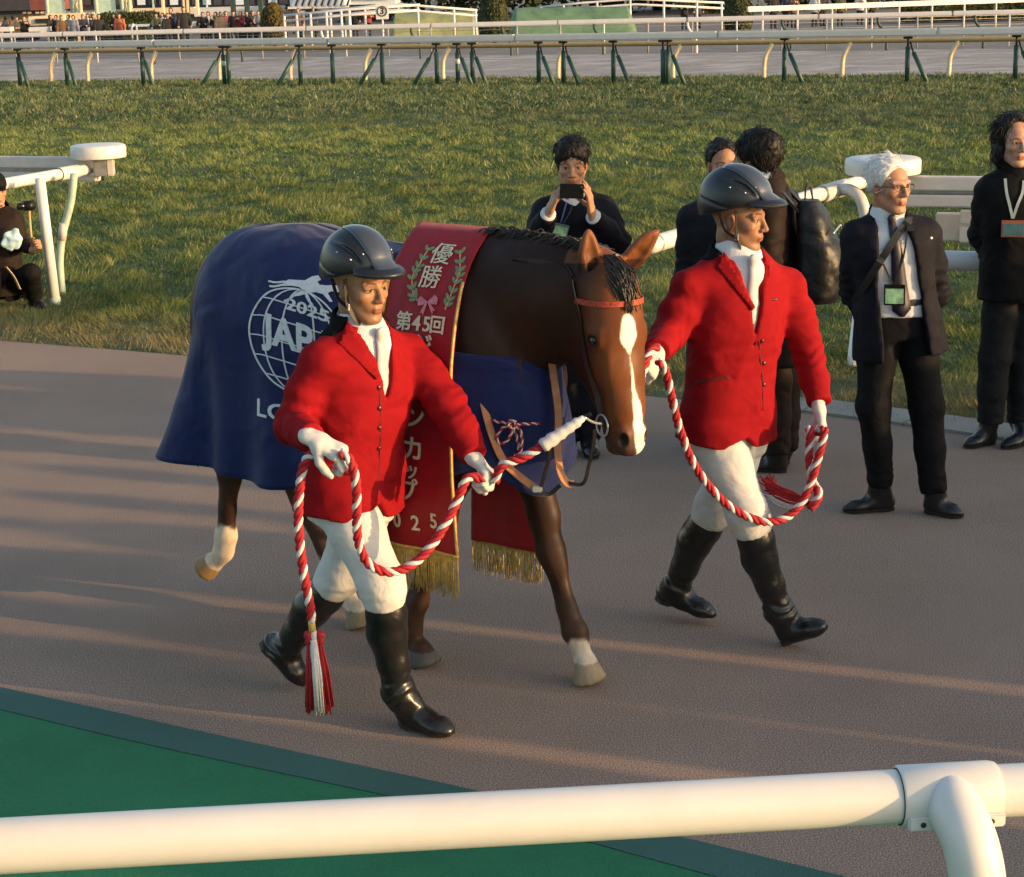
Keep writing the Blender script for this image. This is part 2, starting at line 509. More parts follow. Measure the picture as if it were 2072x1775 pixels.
# ================================================================ SETTING
rng = np.random.default_rng(11)
def poly_sheet(name, pts, z, m, step=0.0, noise=0.0):
    pts = np.asarray(pts, float)[:, :2]
    if poly_area(pts) < 0: pts = pts[::-1]
    if step:
        P, Fc = fill2d(pts, step)
    else:
        P, Fc = pts, [tuple(range(len(pts)))]
    V = np.concatenate([P, np.full((len(P), 1), z)], 1)
    if noise: V[:, 2] += noise * 2 * VN(P[:, 0] * 1.7, P[:, 1] * 1.7, 0.3)
    o = link(name, mesh(name, V, Fc, True), None, m); tag(o, kind='structure'); return o
def ground_mat(name, col, spk, speck=0.5, rough=0.9, band=0.0, bandcol=None, bump=0.6, big=0.12, s1=260.0, rot=-0.25):
    """granular paving: two speckle tones, broad tone drift, bands of wear along the walkway"""
    m, nt, b = nodes(name); L = nt.links
    co = coords(nt)
    a = N(nt, 'ShaderNodeTexNoise', Scale=s1, Detail=3.0, Roughness=0.7); L.new(co, a.inputs['Vector'])
    r = N(nt, 'ShaderNodeMapRange'); r.inputs[1].default_value = 0.45; r.inputs[2].default_value = 0.60; L.new(a.outputs[0], r.inputs[0])
    mx = N(nt, 'ShaderNodeMix', data_type='RGBA'); mx.inputs[6].default_value = (*col, 1); mx.inputs[7].default_value = (*spk, 1)
    ms = N(nt, 'ShaderNodeMath', operation='MULTIPLY'); ms.inputs[1].default_value = speck; L.new(r.outputs[0], ms.inputs[0]); L.new(ms.outputs[0], mx.inputs[0])
    c = N(nt, 'ShaderNodeTexNoise', Scale=1.1, Detail=7.0, Roughness=0.65); L.new(co, c.inputs['Vector'])
    r2 = N(nt, 'ShaderNodeMapRange'); r2.inputs[1].default_value = 0.3; r2.inputs[2].default_value = 0.7; r2.inputs[3].default_value = 1 - big; r2.inputs[4].default_value = 1 + big
    L.new(c.outputs[0], r2.inputs[0])
    h = N(nt, 'ShaderNodeHueSaturation'); L.new(mx.outputs[2], h.inputs['Color']); L.new(r2.outputs[0], h.inputs['Value'])
    out = h.outputs[0]
    if band:
        mp = N(nt, 'ShaderNodeMapping'); mp.inputs['Rotation'].default_value = (0, 0, rot); mp.inputs['Scale'].default_value = (0.10, 1.9, 1)
        tc = N(nt, 'ShaderNodeTexCoord'); L.new(tc.outputs['Object'], mp.inputs[0])
        d = N(nt, 'ShaderNodeTexNoise', Scale=1.0, Detail=4.0, Roughness=0.6); L.new(mp.outputs[0], d.inputs['Vector'])
        r4 = N(nt, 'ShaderNodeMapRange'); r4.inputs[1].default_value = 0.48; r4.inputs[2].default_value = 0.72; r4.inputs[4].default_value = band; L.new(d.outputs[0], r4.inputs[0])
        m2 = N(nt, 'ShaderNodeMix', data_type='RGBA'); L.new(r4.outputs[0], m2.inputs[0]); L.new(out, m2.inputs[6]); m2.inputs[7].default_value = (*bandcol, 1); out = m2.outputs[2]
    L.new(out, b.inputs['Base Color']); b.inputs['Roughness'].default_value = rough; b.inputs['Specular IOR Level'].default_value = 0.25
    bp = N(nt, 'ShaderNodeBump', Strength=bump, Distance=0.006); L.new(a.outputs[0], bp.inputs['Height']); L.new(bp.outputs[0], b.inputs['Normal'])
    return m
M_PATH = ground_mat('brown_rubber_paving', (0.150, 0.107, 0.084), (0.46, 0.35, 0.28), 0.85, band=0.22, bandcol=(0.23, 0.16, 0.115), s1=190.0, bump=0.4)
M_MAT = ground_mat('green_carpet', (0.014, 0.135, 0.064), (0.03, 0.20, 0.10), 0.5, s1=180.0, big=0.2)
M_BORD = ground_mat('dark_green_carpet', (0.035, 0.10, 0.09), (0.06, 0.15, 0.135), 0.45, s1=180.0)
M_SOIL = ground_mat('turf_soil', (0.055, 0.078, 0.030), (0.09, 0.115, 0.045), 0.6, s1=40.0, big=0.3)
M_DIRT = ground_mat('track_sand', (0.27, 0.25, 0.235), (0.36, 0.335, 0.32), 0.5, s1=14.0, big=0.12, bump=1.0, band=0.8, bandcol=(0.50, 0.48, 0.47), rot=0.345)
M_INF = ground_mat('infield_paving', (0.16, 0.15, 0.14), (0.24, 0.22, 0.20), 0.5, s1=10.0, big=0.25)
M_CONC = ground_mat('kerb_concrete', (0.20, 0.20, 0.19), (0.30, 0.30, 0.28), 0.5, s1=120.0, big=0.25)
M_DRY = ground_mat('dry_edge', (0.13, 0.115, 0.065), (0.20, 0.175, 0.10), 0.6, s1=50.0, big=0.3)

edge = np.array([(-12, 16.4), (-8, 14.75), (-5.5, 13.66), (-3.7, 12.88), (-2.01, 12.05), (0.0, 11.02), (1.61, 10.08), (2.49, 9.4), (3.6, 8.4), (5.2, 6.6), (8, 3.0)])
edge = catmull(edge, 6)
outer = [ground(*p)[:2] for p in ((0, 1393), (215, 1440), (430, 1488), (920, 1593), (1340, 1688), (1700, 1775))]
inner = [ground(*p)[:2] for p in ((0, 1438), (215, 1490), (430, 1538), (760, 1608), (1170, 1702), (1440, 1775))]
def ext(l, a=3.0, b=3.0):
    l = [np.array(p) for p in l]
    return [l[0] + unit(l[0] - l[1]) * a] + l + [l[-1] + unit(l[-1] - l[-2]) * b]
outer, inner = catmull(ext(outer), 4), catmull(ext(inner), 4)

base = link('ground', mesh('ground', [(-500, -300, -0.12), (500, -300, -0.12), (500, 900, -0.12), (-500, 900, -0.12)], [(0, 1, 2, 3)], False), None, M_INF)
tag(base, kind='structure')
# where each sheet lies on the next one below it
pth = np.concatenate([edge, [(8, -6), (-12, -6)]])
poly_sheet('path', pth, 0.0, M_PATH)
poly_sheet('green_carpet', np.concatenate([inner, [(inner[-1][0], -4), (-7, -4), (-7, inner[0][1])]]), 0.004, M_MAT)
poly_sheet('carpet_border', np.concatenate([outer, inner[::-1]]), 0.006, M_BORD)
# turf: from the path edge to the sand track
dirtA, dirtB = A(-14.41, 52.6), A(12.25, 43.0)
dd = unit(dirtB - dirtA); dn = A(-dd[1], dd[0])
far0, far1 = dirtA - dd * 30, dirtB + dd * 30
tf = np.concatenate([edge, [(40, 1.0), far1, far0, (-45, 30)]])
poly_sheet('turf', tf, -0.012, M_SOIL, step=1.6)
# sand track with harrowed rows
rows = np.linspace(0, 14.0, 120); cols = np.linspace(-35, 35, 141); mid = (dirtA + dirtB) / 2
V = []
hr = 0.035 * np.sin(rows * 2 * math.pi / 0.95) + 0.02 * rng.standard_normal(len(rows))
for i, r_ in enumerate(rows):
    for c_ in cols:
        p = mid + dd * c_ + dn * r_
        V.append((p[0], p[1], -0.03 + hr[i] * (0.7 + 0.6 * VN(c_ * 0.35, i * 0.6, 2.0)) + 0.03 * VN(c_ * 2.1, r_ * 3, 1.0)))
nc = len(cols)
Fc = np.array([(i * nc + j, i * nc + j + 1, (i + 1) * nc + j + 1, (i + 1) * nc + j) for i in range(len(rows) - 1) for j in range(nc - 1)])
o = link('sand_track', mesh('sand_track', V, Fc, True), None, M_DIRT); tag(o, kind='structure')

# concrete kerb slabs on the right-hand edge of the path
kc = edge[(edge[:, 0] > 0.9) & (edge[:, 0] < 4.5)]
kr = thing('kerb', 'strip of worn grey concrete slabs between brown path and grass', 'kerb', (float(kc[0][0]), float(kc[0][1]), 0))
cum = np.concatenate([[0], np.cumsum(np.linalg.norm(np.diff(kc, axis=0), axis=1))])
s0 = 0.0; ki = 0
while s0 < cum[-1] - 0.3:
    ln = 0.62
    q0 = A(np.interp(s0, cum, kc[:, 0]), np.interp(s0, cum, kc[:, 1])); q1 = A(np.interp(s0 + ln, cum, kc[:, 0]), np.interp(s0 + ln, cum, kc[:, 1]))
    d = unit(q1 - q0); n_ = A(-d[1], d[0]); wv = 0.30 + 0.03 * rng.random()
    c_ = (q0 + q1) / 2 + n_ * wv / 2
    R_ = np.array([[d[0], d[1], 0], [n_[0], n_[1], 0], [0, 0, 1]])
    v, f = box_geo((c_[0], c_[1], -0.008 + 0.004 * rng.random()), (np.linalg.norm(q1 - q0) / 2 - 0.006, wv / 2, 0.022), R_, 0.005)
    part('slab', v, f, M_CONC, kr, smooth=False); s0 += ln

# ---------------------------------------------------------------- grass blades (nobody could count them)
def blades(n, xr, yr, ln, wd, seed, colfn, keep):
    g = np.random.default_rng(seed)
    x = g.uniform(*xr, n); y = yr[0] + (yr[1] - yr[0]) * g.random(n)
    k = keep(x, y, g); x, y = x[k], y[k]; n = len(x)
    cl = VN(x * 4.0, y * 2.6, 0.0) + 0.6 * VN(x * 9, y * 7, 4.0)
    hgt = ln * (0.55 + 0.75 * g.random(n)) * (1 + 1.2 * cl)
    la = g.uniform(0, 2 * math.pi, n) * 0.5 + 9.0 * VN(x * 1.3, y * 1.3, 8.0)
    tilt = 0.35 + 0.75 * g.random(n)
    dx, dy = np.cos(la) * np.sin(tilt), np.sin(la) * np.sin(tilt); dz = np.cos(tilt)
    fa = g.uniform(0, math.pi, n); w_ = wd * (0.6 + 0.8 * g.random(n))
    wx, wy = np.cos(fa) * w_ / 2, np.sin(fa) * w_ / 2
    z = -0.015
    a = np.stack([x - wx, y - wy, np.full(n, z)], 1); b = np.stack([x + wx, y + wy, np.full(n, z)], 1)
    t = np.stack([x + dx * hgt, y + dy * hgt, z + dz * hgt], 1)
    return np.stack([a, b, t], 1).reshape(-1, 3), colfn(x, y, cl, g)
ex, ey = edge[:, 0], edge[:, 1]
def edge_y(x): return np.interp(x, ex, ey)
def far_y(x): return dirtA[1] + (x - dirtA[0]) * dd[1] / dd[0]
def gcol(x, y, cl, g):
    n = len(x); t = np.clip(0.40 + 1.25 * cl + 0.18 * g.standard_normal(n) + 0.35 * VN(x * 0.25, y * 0.16, 3.0), 0, 1)[:, None]
    c = (1 - t) * A(0.028, 0.066, 0.026) + t * A(0.135, 0.170, 0.058)
    yel = (g.random(n) < 0.10 + 0.10 * (cl > 0.1))[:, None]
    c = np.where(yel, A(0.22, 0.205, 0.10) * (0.7 + 0.5 * g.random((n, 1))), c)
    dE = y - edge_y(x)
    dry = np.clip(1.35 - dE / 1.25 + 1.1 * VN(x * 1.1, y * 1.1, 5.0), 0, 1)[:, None]
    c = c * (1 - dry) + dry * (A(0.20, 0.175, 0.105) * (0.6 + 0.6 * g.random((n, 1))))
    band = np.clip((VN(x * 0.06 + 2, (y + x * 0.36) * 0.14, 9.0) + 0.1) * 2.2, -0.2, 0.35)[:, None]
    c = c * (1 + 0.55 * np.clip((y - 22) / 25, 0, 1))[:, None]  # far blades coloured brighter to stand in for sunlit tips
    return c * (1 + band * A(0.9, 0.9, 0.2))
def keep(x, y, g):
    dE = y - edge_y(x) - 0.10 * VN(x * 3, y * 3, 1.0)
    d = np.clip((dE - 0.02) / 0.5, 0, 1)
    return (dE > 0.02) & (g.random(len(x)) < 0.35 + 0.65 * d) & (np.abs(x - 0.02 * y + 0.3) < 0.345 * y + 1.6) & (y < far_y(x) + 0.2)
GV, GC = [], []
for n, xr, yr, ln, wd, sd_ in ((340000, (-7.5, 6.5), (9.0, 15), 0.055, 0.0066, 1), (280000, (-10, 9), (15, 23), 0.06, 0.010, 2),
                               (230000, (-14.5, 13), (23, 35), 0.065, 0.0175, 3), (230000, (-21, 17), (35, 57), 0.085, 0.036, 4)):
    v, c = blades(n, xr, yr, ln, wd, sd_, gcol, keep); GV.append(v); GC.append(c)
GV = np.concatenate(GV); GC = np.repeat(np.concatenate(GC), 3, 0)
M_GRASS = mat('grass_blade', (0.1, 0.13, 0.04), rough=0.65, var=0.1, attr='Col', spec=0.25)
nt_ = M_GRASS.node_tree; b_ = nt_.nodes['Principled BSDF']
tr_ = nt_.nodes.new('ShaderNodeBsdfTranslucent'); mxs = nt_.nodes.new('ShaderNodeMixShader'); mxs.inputs[0].default_value = 0.3
nt_.links.new(b_.inputs['Base Color'].links[0].from_socket, tr_.inputs[0])
nt_.links.new(b_.outputs[0], mxs.inputs[1]); nt_.links.new(tr_.outputs[0], mxs.inputs[2])
nt_.links.new(mxs.outputs[0], nt_.nodes['Material Output'].inputs[0])
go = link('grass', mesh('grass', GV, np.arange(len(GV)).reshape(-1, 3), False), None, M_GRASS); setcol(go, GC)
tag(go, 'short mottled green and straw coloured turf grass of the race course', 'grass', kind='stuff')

# ---------------------------------------------------------------- rails
M_WHITE = mat('white_paint', (0.60, 0.59, 0.575), rough=0.38, var=0.05, scale=6, dirt=0.25, dirtcol=(0.45, 0.40, 0.32), bump=0.05, bscale=60, spec=0.5)
M_WHITE2 = mat('weathered_white_board', (0.56, 0.52, 0.49), rough=0.55, var=0.08, scale=8, dirt=0.35, dirtcol=(0.40, 0.35, 0.29))
M_GREENP = mat('green_post_paint', (0.018, 0.062, 0.045), rough=0.5, var=0.2, scale=10, dirt=0.3, dirtcol=(0.09, 0.10, 0.06))
M_PALEG = mat('pale_green_post_paint', (0.36, 0.46, 0.37), rough=0.55, var=0.2, scale=9, dirt=0.5, dirtcol=(0.6, 0.58, 0.5))
M_OCHRE = mat('cream_post_paint', (0.68, 0.55, 0.36), rough=0.5, var=0.1, scale=6)
M_OCHRE2 = mat('ochre_pipe_paint', (0.42, 0.29, 0.12), rough=0.5, var=0.1, scale=6)
M_STEEL = mat('galvanised_steel', (0.32, 0.31, 0.29), rough=0.45, var=0.2, scale=20, metal=0.6)
M_DARK = mat('dark_bolt_hole', (0.02, 0.018, 0.016), rough=0.7)
def line_x(V0, V1, n): return np.linspace(V0, V1, n)
def pipe(name, p, q, r, m, root, n=24, parent=None, roundend=False):
    p, q = np.asarray(p, float), np.asarray(q, float)
    if roundend:
        d = unit(q - p); pts = [p + d * r * (1 - math.cos(a)) for a in np.linspace(0.12, math.pi / 2, 7)] + [q]
        rad = [r * math.sin(a) for a in np.linspace(0.12, math.pi / 2, 7)] + [r]
        v, f = tube_geo(pts, rad, n)
    else: v, f = tube_geo(np.linspace(p, q, 6), r, n)
    o = part(name, v, f, m, root, parent); autosmooth(o, 50); return o
# ---------------------------------------------------------------- unseen row of rough figures, added off to the right to shade the walkway
sh = A(math.cos(SUN_AZ), math.sin(SUN_AZ)); sp_ = A(-sh[1], sh[0])
tc0 = A(0.9, 6.4) + sh * 5.6
gt = np.random.default_rng(21); tV, tF = [], []; s_ = -2.3
while s_ < 4.4:
    wd_ = gt.uniform(0.38, 0.55); hh_ = gt.uniform(1.5, 1.78); c_ = tc0 + sp_ * (s_ + wd_ / 2) + sh * gt.uniform(-0.15, 0.15)
    for prof in ([(wd_ / 2 * 0.8, 0.0), (wd_ / 2, 0.9), (wd_ / 2, hh_ - 0.42), (wd_ / 2 * 0.75, hh_ - 0.30), (0.06, hh_ - 0.25), (0.10, hh_ - 0.16), (0.10, hh_ - 0.07), (0.05, hh_)],):
        v, f = lathe_geo(prof, 10, (c_[0], c_[1], 0)); tV.append((v, f))
    s_ += wd_ + (gt.uniform(-0.05, 0.02) if gt.random() < 0.72 else gt.uniform(0.05, 0.12))
v, f = merge(tV); o = link('added_shade_row', mesh('added_shade_row', v, f), None, mat('shade_row_cloth', (0.05, 0.05, 0.06), rough=0.9)); tag(o, kind='structure')
# nearest rail, right in front of the spectators
fp0, fp1 = ground(0, 1712, 1.10), ground(1920, 1606, 1.10)
fd = unit(fp1 - fp0)
fr = thing('crowd_rail', 'thick white pipe rail with bent post in front of the spectators', 'rail', (float(fp1[0]), float(fp1[1]), 0))
R0 = 0.0455
pipe('pipe', fp0 - fd * 0.8, fp1 - fd * 0.08, R0, M_WHITE, fr, 40)
pipe('pipe', fp1 + fd * 0.055, fp1 + fd * 1.4, R0 * 0.98, M_WHITE, fr, 40)
# sleeve with flanges
sl0, sl1 = fp1 - fd * 0.088, fp1 + fd * 0.080
v, f = tube_geo([sl0, sl0 + fd * 0.004, sl1 - fd * 0.010, sl1], [R0 * 1.10, R0 * 1.15, R0 * 1.15, R0 * 1.09], 40)
slv = part('sleeve', v, f, M_WHITE, fr); autosmooth(slv, 45)
side = unit(np.cross(fd, A(0, 0, 1)))           # towards the camera side
if side[1] > 0: side = -side
for off in (-0.060, 0.056):
    c_ = fp1 + fd * off + side * (R0 * 1.10) + A(0, 0, -0.026)
    v, f = box_geo(c_, (0.024, 0.007, 0.012), np.array([fd, side, A(0, 0, 1)]), 0.003)
    fl = part('flange', v, f, M_WHITE, fr, slv, False)
    v, f = lathe_geo([(0.0046, 0), (0.0046, 0.002), (0.0025, 0.0022)], 12, c_ + side * 0.0075, np.array([fd, np.cross(side, fd), side]))
    part('bolt', v, f, M_DARK, fr, fl)
v, f = tube_geo([sl0 - fd * 0.001, sl0 + fd * 0.003], R0 * 1.06, 40); part('gasket', v, f, M_DARK, fr)
# bent post
b0 = fp1 - fd * 0.005
pp = [b0 + side * 0.0, b0 + side * 0.055 + A(0, 0, -0.005), b0 + side * 0.10 + fd * 0.012 + A(0, 0, -0.045), b0 + side * 0.118 + fd * 0.022 + A(0, 0, -0.12), b0 + side * 0.122 + fd * 0.026 + A(0, 0, -0.25), b0 + side * 0.122 + fd * 0.028 + A(0, 0, -0.6), b0 + side * 0.122 + fd * 0.03 + A(0, 0, -1.097)]
v, f = tube_geo(catmull(pp, 8), 0.046, 36); o = part('bent_post', v, f, M_WHITE, fr); autosmooth(o, 60)

# ---- left end of the outer running rail (disc, pipe, boards, posts)
def bumper(name, c_, r_, h_, root):
    pr = [(0.01, 0), (r_ - 0.02, 0), (r_ - 0.005, 0.006), (r_, 0.02), (r_, h_ - 0.025), (r_ - 0.008, h_ - 0.008), (r_ - 0.025, h_), (r_ * 0.5, h_ + 0.004), (0.01, h_ + 0.006)]
    v, f = lathe_geo(pr, 40, c_); o = part(name, v, f, M_WHITE, root); autosmooth(o, 35); return o
def board(name, p, q, zc, hh, th, root, m=None, lip=True):
    p = A(p[0], p[1], zc); q = A(q[0], q[1], zc); d = unit(q - p); n_ = A(-d[1], d[0], 0)
    v, f = box_geo((p + q) / 2, (np.linalg.norm(q - p) / 2, th, hh), np.array([d, n_, A(0, 0, 1)]), 0.008)
    o = part(name, v, f, m or M_WHITE2, root, smooth=False)
    return o
trk = unit(A(dd[0], dd[1]))                      # direction of the track
lc = ground(200, 320, 1.06)                      # under the disc
lr = thing('rail_end', 'white rail end with round bumper disc beside crouching photographer', 'rail', (float(lc[0]), float(lc[1]), 0))
bumper('bumper_disc', (lc[0], lc[1], 1.06), 0.235, 0.115, lr)
Lp1 = ground(176, 343, 0.965); Lp0 = ground(0, 374, 0.965); ld = unit(Lp0 - Lp1)
pipe('pipe', Lp1, Lp1 + ld * 5.5, 0.047, M_WHITE, lr)
jc = Lp1 + ld * 0.28
v, f = tube_geo([jc - ld * 0.16, jc - ld * 0.14, jc + ld * 0.10, jc + ld * 0.12], [0.048, 0.056, 0.056, 0.052], 28); o = part('sleeve', v, f, M_WHITE, lr); autosmooth(o, 45)
v, f = tube_geo([jc + ld * 0.119, jc + ld * 0.126], 0.0535, 28); part('gasket', v, f, M_DARK, lr)
v, f = box_geo((lc[0] + 0.02, lc[1] - 0.03, 0.985), (0.055, 0.045, 0.075), None, 0.006); br = part('bracket', v, f, M_STEEL, lr, smooth=False)
v, f = box_geo((lc[0] + 0.105, lc[1] - 0.05, 0.985), (0.035, 0.02, 0.075), None, 0.012); part('bracket_lip', v, f, M_WHITE2, lr, br, smooth=False)
v, f = tube_geo([(lc[0] + 0.03, lc[1] - 0.03, 0.92), (lc[0] + 0.03, lc[1] - 0.03, 0.87)], 0.010, 8); part('bolt', v, f, M_DARK, lr, br)
for zc, hh in ((1.02, 0.048), (0.90, 0.036)):
    board('board', lc[:2] - trk * 0.02, lc[:2] - trk * 6.5, zc, hh, 0.045, lr)
board('groove', lc[:2] - trk * 0.02, lc[:2] - trk * 6.5, 0.96, 0.016, 0.035, lr, M_STEEL)
g0 = ground(112, 614); t0 = at(82, 376, g0[1])
pp = [t0 + A(0, 0, 0.06), (t0 * 0.6 + g0 * 0.4), g0 + A(0, 0, -0.03)]
v, f = tube_geo(pp, [0.040, 0.042, 0.043], 24); part('post', v, f, M_WHITE, lr)
v, f = tube_geo([g0 + A(0, 0, 0.05), g0 + A(0, 0, -0.03)], 0.0445, 24); part('post_foot', v, f, M_PALEG, lr)
g1 = ground(126, 592); pts = [at(150, 352, g1[1]), at(143, 410, g1[1]), at(128, 470, g1[1]), at(121, 530, g1[1]), g1 + A(0, 0, -0.03)]
v, f = tube_geo(catmull(pts, 5), 0.032, 20); sp = part('stay', v, f, M_PALEG, lr)
v, f = tube_geo([at(129.5, 452, g1[1]), at(125, 486, g1[1])], 0.036, 20); part('sleeve', v, f, M_WHITE2, lr, sp)

# ---- right end of the same rail
rc = ground(1786, 352, 1.06)
rr = thing('rail_end', 'white rail end with bumper disc and pipe behind the white-haired man', 'rail', (float(rc[0]), float(rc[1]), 0))
bumper('bumper_disc', (rc[0], rc[1], 1.06), 0.265, 0.115, rr)
Rp0 = ground(1308, 499, 0.93); Rp1 = ground(1770, 360, 0.93); rd = unit(Rp1 - Rp0)
pipe('pipe', Rp0, Rp1, 0.052, M_WHITE, rr, 28, roundend=True)
jc = ground(1690, 385, 0.93)
v, f = tube_geo([jc - rd * 0.25, jc - rd * 0.23, jc + rd * 0.2, jc + rd * 0.22], [0.055, 0.062, 0.062, 0.057], 28); o = part('sleeve', v, f, M_WHITE, rr); autosmooth(o, 45)
v, f = tube_geo([jc - rd * 0.262, jc - rd * 0.252], 0.058, 28); part('gasket', v, f, M_STEEL, rr)
v, f = tube_geo([Rp0 + rd * 0.12, Rp0 + rd * 0.135], 0.0535, 28); part('gasket', v, f, M_STEEL, rr)
gp = ground(1726, 738); nrm = unit(A(gp[0] - jc[0], gp[1] - jc[1], 0))
pp = [jc, at(1720, 385, jc[1] - 0.12), at(1742, 405, jc[1] - 0.2), at(1752, 450, jc[1] - 0.22), A(*(at(1750, 520, jc[1] - 0.25))), gp + A(0, 0, -0.03)]
v, f = tube_geo(catmull(pp, 6), 0.043, 24); part('bent_post', v, f, M_WHITE, rr)
for zc, hh in ((1.0, 0.048), (0.88, 0.042)):
    board('board', rc[:2] + trk * 0.15, rc[:2] + trk * 5.5, zc, hh, 0.045, rr)
board('groove', rc[:2] + trk * 0.15, rc[:2] + trk * 5.5, 0.94, 0.014, 0.035, rr, M_STEEL)
v, f = box_geo((rc[0] + 0.33, rc[1] - 0.08, 0.91), (0.045, 0.03, 0.07), None, 0.006); part('bracket', v, f, M_STEEL, rr, smooth=False)
lo_ = ground(1893, 458, 0.62)
board('lower_board', lo_[:2], lo_[:2] + trk * 4.0, 0.62, 0.10, 0.03, rr)
lo2 = ground(1938, 455, 0.64)
for dz, h_ in ((0.075, 0.05), (-0.055, 0.055)):
    board('joint_plate', lo2[:2] + A(0, -0.05), lo2[:2] + A(0, -0.05) + trk * 1.2, 0.63 + dz, h_, 0.012, rr, M_WHITE)
for k in (0.9, 3.1):
    p_ = rc[:2] + trk * k; v, f = tube_geo([(p_[0], p_[1], 0.86), (p_[0], p_[1], -0.03)], 0.035, 16); part('post', v, f, M_PALEG, rr)

# ---- the pipe rail at the right edge of the path
q0, q1 = ground(1880, 526, 0.95), ground(2072, 531, 0.95); qd = unit(q1 - q0)
sr = thing('pipe_rail', 'white horizontal pipe rail crossing in front of man in black hoodie', 'rail', (float(q0[0]), float(q0[1]), 0))
pipe('pipe', q0 - qd * 0.05, q1 + qd * 1.5, 0.052, M_WHITE, sr, 28, roundend=True)
pg = q1 + qd * 0.9
v, f = tube_geo([pg, A(pg[0], pg[1], -0.03)], 0.045, 20); part('post', v, f, M_WHITE, sr)

# ---- inner running rail on the far side of the turf
ra0, ra1 = A(-12.76, 49.37), A(11.28, 40.28)
ra_d = unit(ra1 - ra0)
def ra_at(u, dz=0.0):                            # point of the rail line seen at column u
    lo, hi = -60.0, 80.0
    for _ in range(50):
        m_ = (lo + hi) / 2
        p = A(*(ra0 + ra_d * m_), dz)
        if proj(p)[0] < u: lo = m_
        else: hi = m_
    return p
far = thing('running_rail', 'long white beam rail on green braced posts across the turf', 'rail', (float(ra0[0]), float(ra0[1]), 0))
n3 = A(-ra_d[1], ra_d[0], 0); R3 = np.array([A(ra_d[0], ra_d[1], 0), n3, A(0, 0, 1)])
for k in range(12):
    a0 = -16 + k * 5.0; c_ = A(*(ra0 + ra_d * (a0 + 2.5)), 1.09)
    v, f = box_geo(c_, (2.488, 0.09, 0.085), R3, 0.03); o = part('beam', v, f, M_WHITE, far); autosmooth(o, 40)
pl = [(-420, 1), (-300, 1), (-190, 1), (-100, 1), (-22, 1), (42, 1), (140, 1), (294, 1), (457, -1), (469, 0), (611, -1), (675, 0), (774, -1), (886, -1), (933, 1), (957, 1), (1090, 1), (1138, 1), (1240, 1), (1343, 0), (1353, 1), (1583, 1), (1834, 1), (2052, 1), (2150, 1), (2290, 1), (2440, 1)]
for u, br in pl:
    p = ra_at(u); jit = 0.10 * rng.standard_normal(); p = p + n3 * jit
    v, f = tube_geo([p + A(0, 0, 0.78), p + A(0, 0, -0.04)], 0.055, 12); po = part('post', v, f, M_GREENP, far)
    v, f = tube_geo([p + A(0, 0, 0.95), p + A(0, 0, 0.77)], 0.026, 8); part('post_neck', v, f, M_DARK, far, po)
    v, f = box_geo(p + A(0, 0, 0.975), (0.10, 0.06, 0.03), R3, 0.01); part('cap', v, f, M_DARK, far, po, smooth=False)
    if br:
        e = p + R3[0] * 0.52 * br - n3 * 0.35
        v, f = tube_geo([p + A(0, 0, 0.88) + R3[0] * 0.05 * br, p * 0.72 + e * 0.28 + A(0, 0, 0.62)], 0.022, 8); bo = part('brace_rod', v, f, M_DARK, far, po)
        v, f = tube_geo([p * 0.72 + e * 0.28 + A(0, 0, 0.64), e + A(0, 0, -0.04)], 0.050, 12); part('brace', v, f, M_GREENP, far)
    if u in (457, 933):
        v, f = tube_geo([p + A(0, 0, 0.62), p + A(0, 0, 0.5)], 0.060, 12); part('white_sleeve', v, f, M_WHITE, far, po)
# the pipe rail on curved cream posts behind it
cr = thing('curved_post_rail', 'ochre pipe rail on curved cream posts behind the white beam rail', 'rail', (float(ra0[0] + 0.9), float(ra0[1] + 2), 0))
cb = dn * 2.0
P0 = ra0 - ra_d * 16 + cb; P1 = ra1 + ra_d * 16 + cb
pipe('pipe', A(P0[0], P0[1], 0.845), A(P1[0], P1[1], 0.845), 0.062, M_OCHRE2, cr, 12)
for u in (-340, -200, -60, 105, 179, 308, 445, 589, 740, 897, 1130, 1362, 1546, 1704, 1920, 2120, 2280):
    lo, hi = -10.0, 80.0
    for _ in range(40):
        m_ = (lo + hi) / 2; p = A(*(P0 + ra_d * m_), 0)
        if proj(p)[0] < u: lo = m_
        else: hi = m_
    pts = [p + A(0, 0, -0.05), p + A(0, 0, 0.25), p + R3[0] * 0.03 + A(0, 0, 0.5), p + R3[0] * 0.13 + A(0, 0, 0.70), p + R3[0] * 0.20 + A(0, 0, 0.84)]
    v, f = tube_geo(catmull(pts, 4), 0.058, 10); part('curved_post', v, f, M_OCHRE, cr)
# ================================================================ HORSE
HO = A(-0.512, 6.484, 0); HF = A(0.8, -0.6, 0); HL = A(0.6, 0.8, 0); UZ = A(0, 0, 1)
HR = np.array([HF, HL, UZ])
def hw(P): return np.asarray(P, float) @ HR + HO           # horse coordinates (forward, left, up) -> world
def hloc(P): return (np.asarray(P, float) - HO) @ HR.T
HYAW = math.atan2(HF[1], HF[0])
horse = thing('horse', 'dark bay racehorse with white blaze walking in blue rug and red sash', 'horse', tuple(HO), HYAW)

hv = Vol(axis(-1.0, 1.42, 0.011, ((0.72, 1.42, 0.0055),)), axis(-0.42, 0.42, 0.010, ((-0.20, 0.16, 0.006),)), axis(-0.02, 1.78, 0.0105, ((0.88, 1.76, 0.006),)))
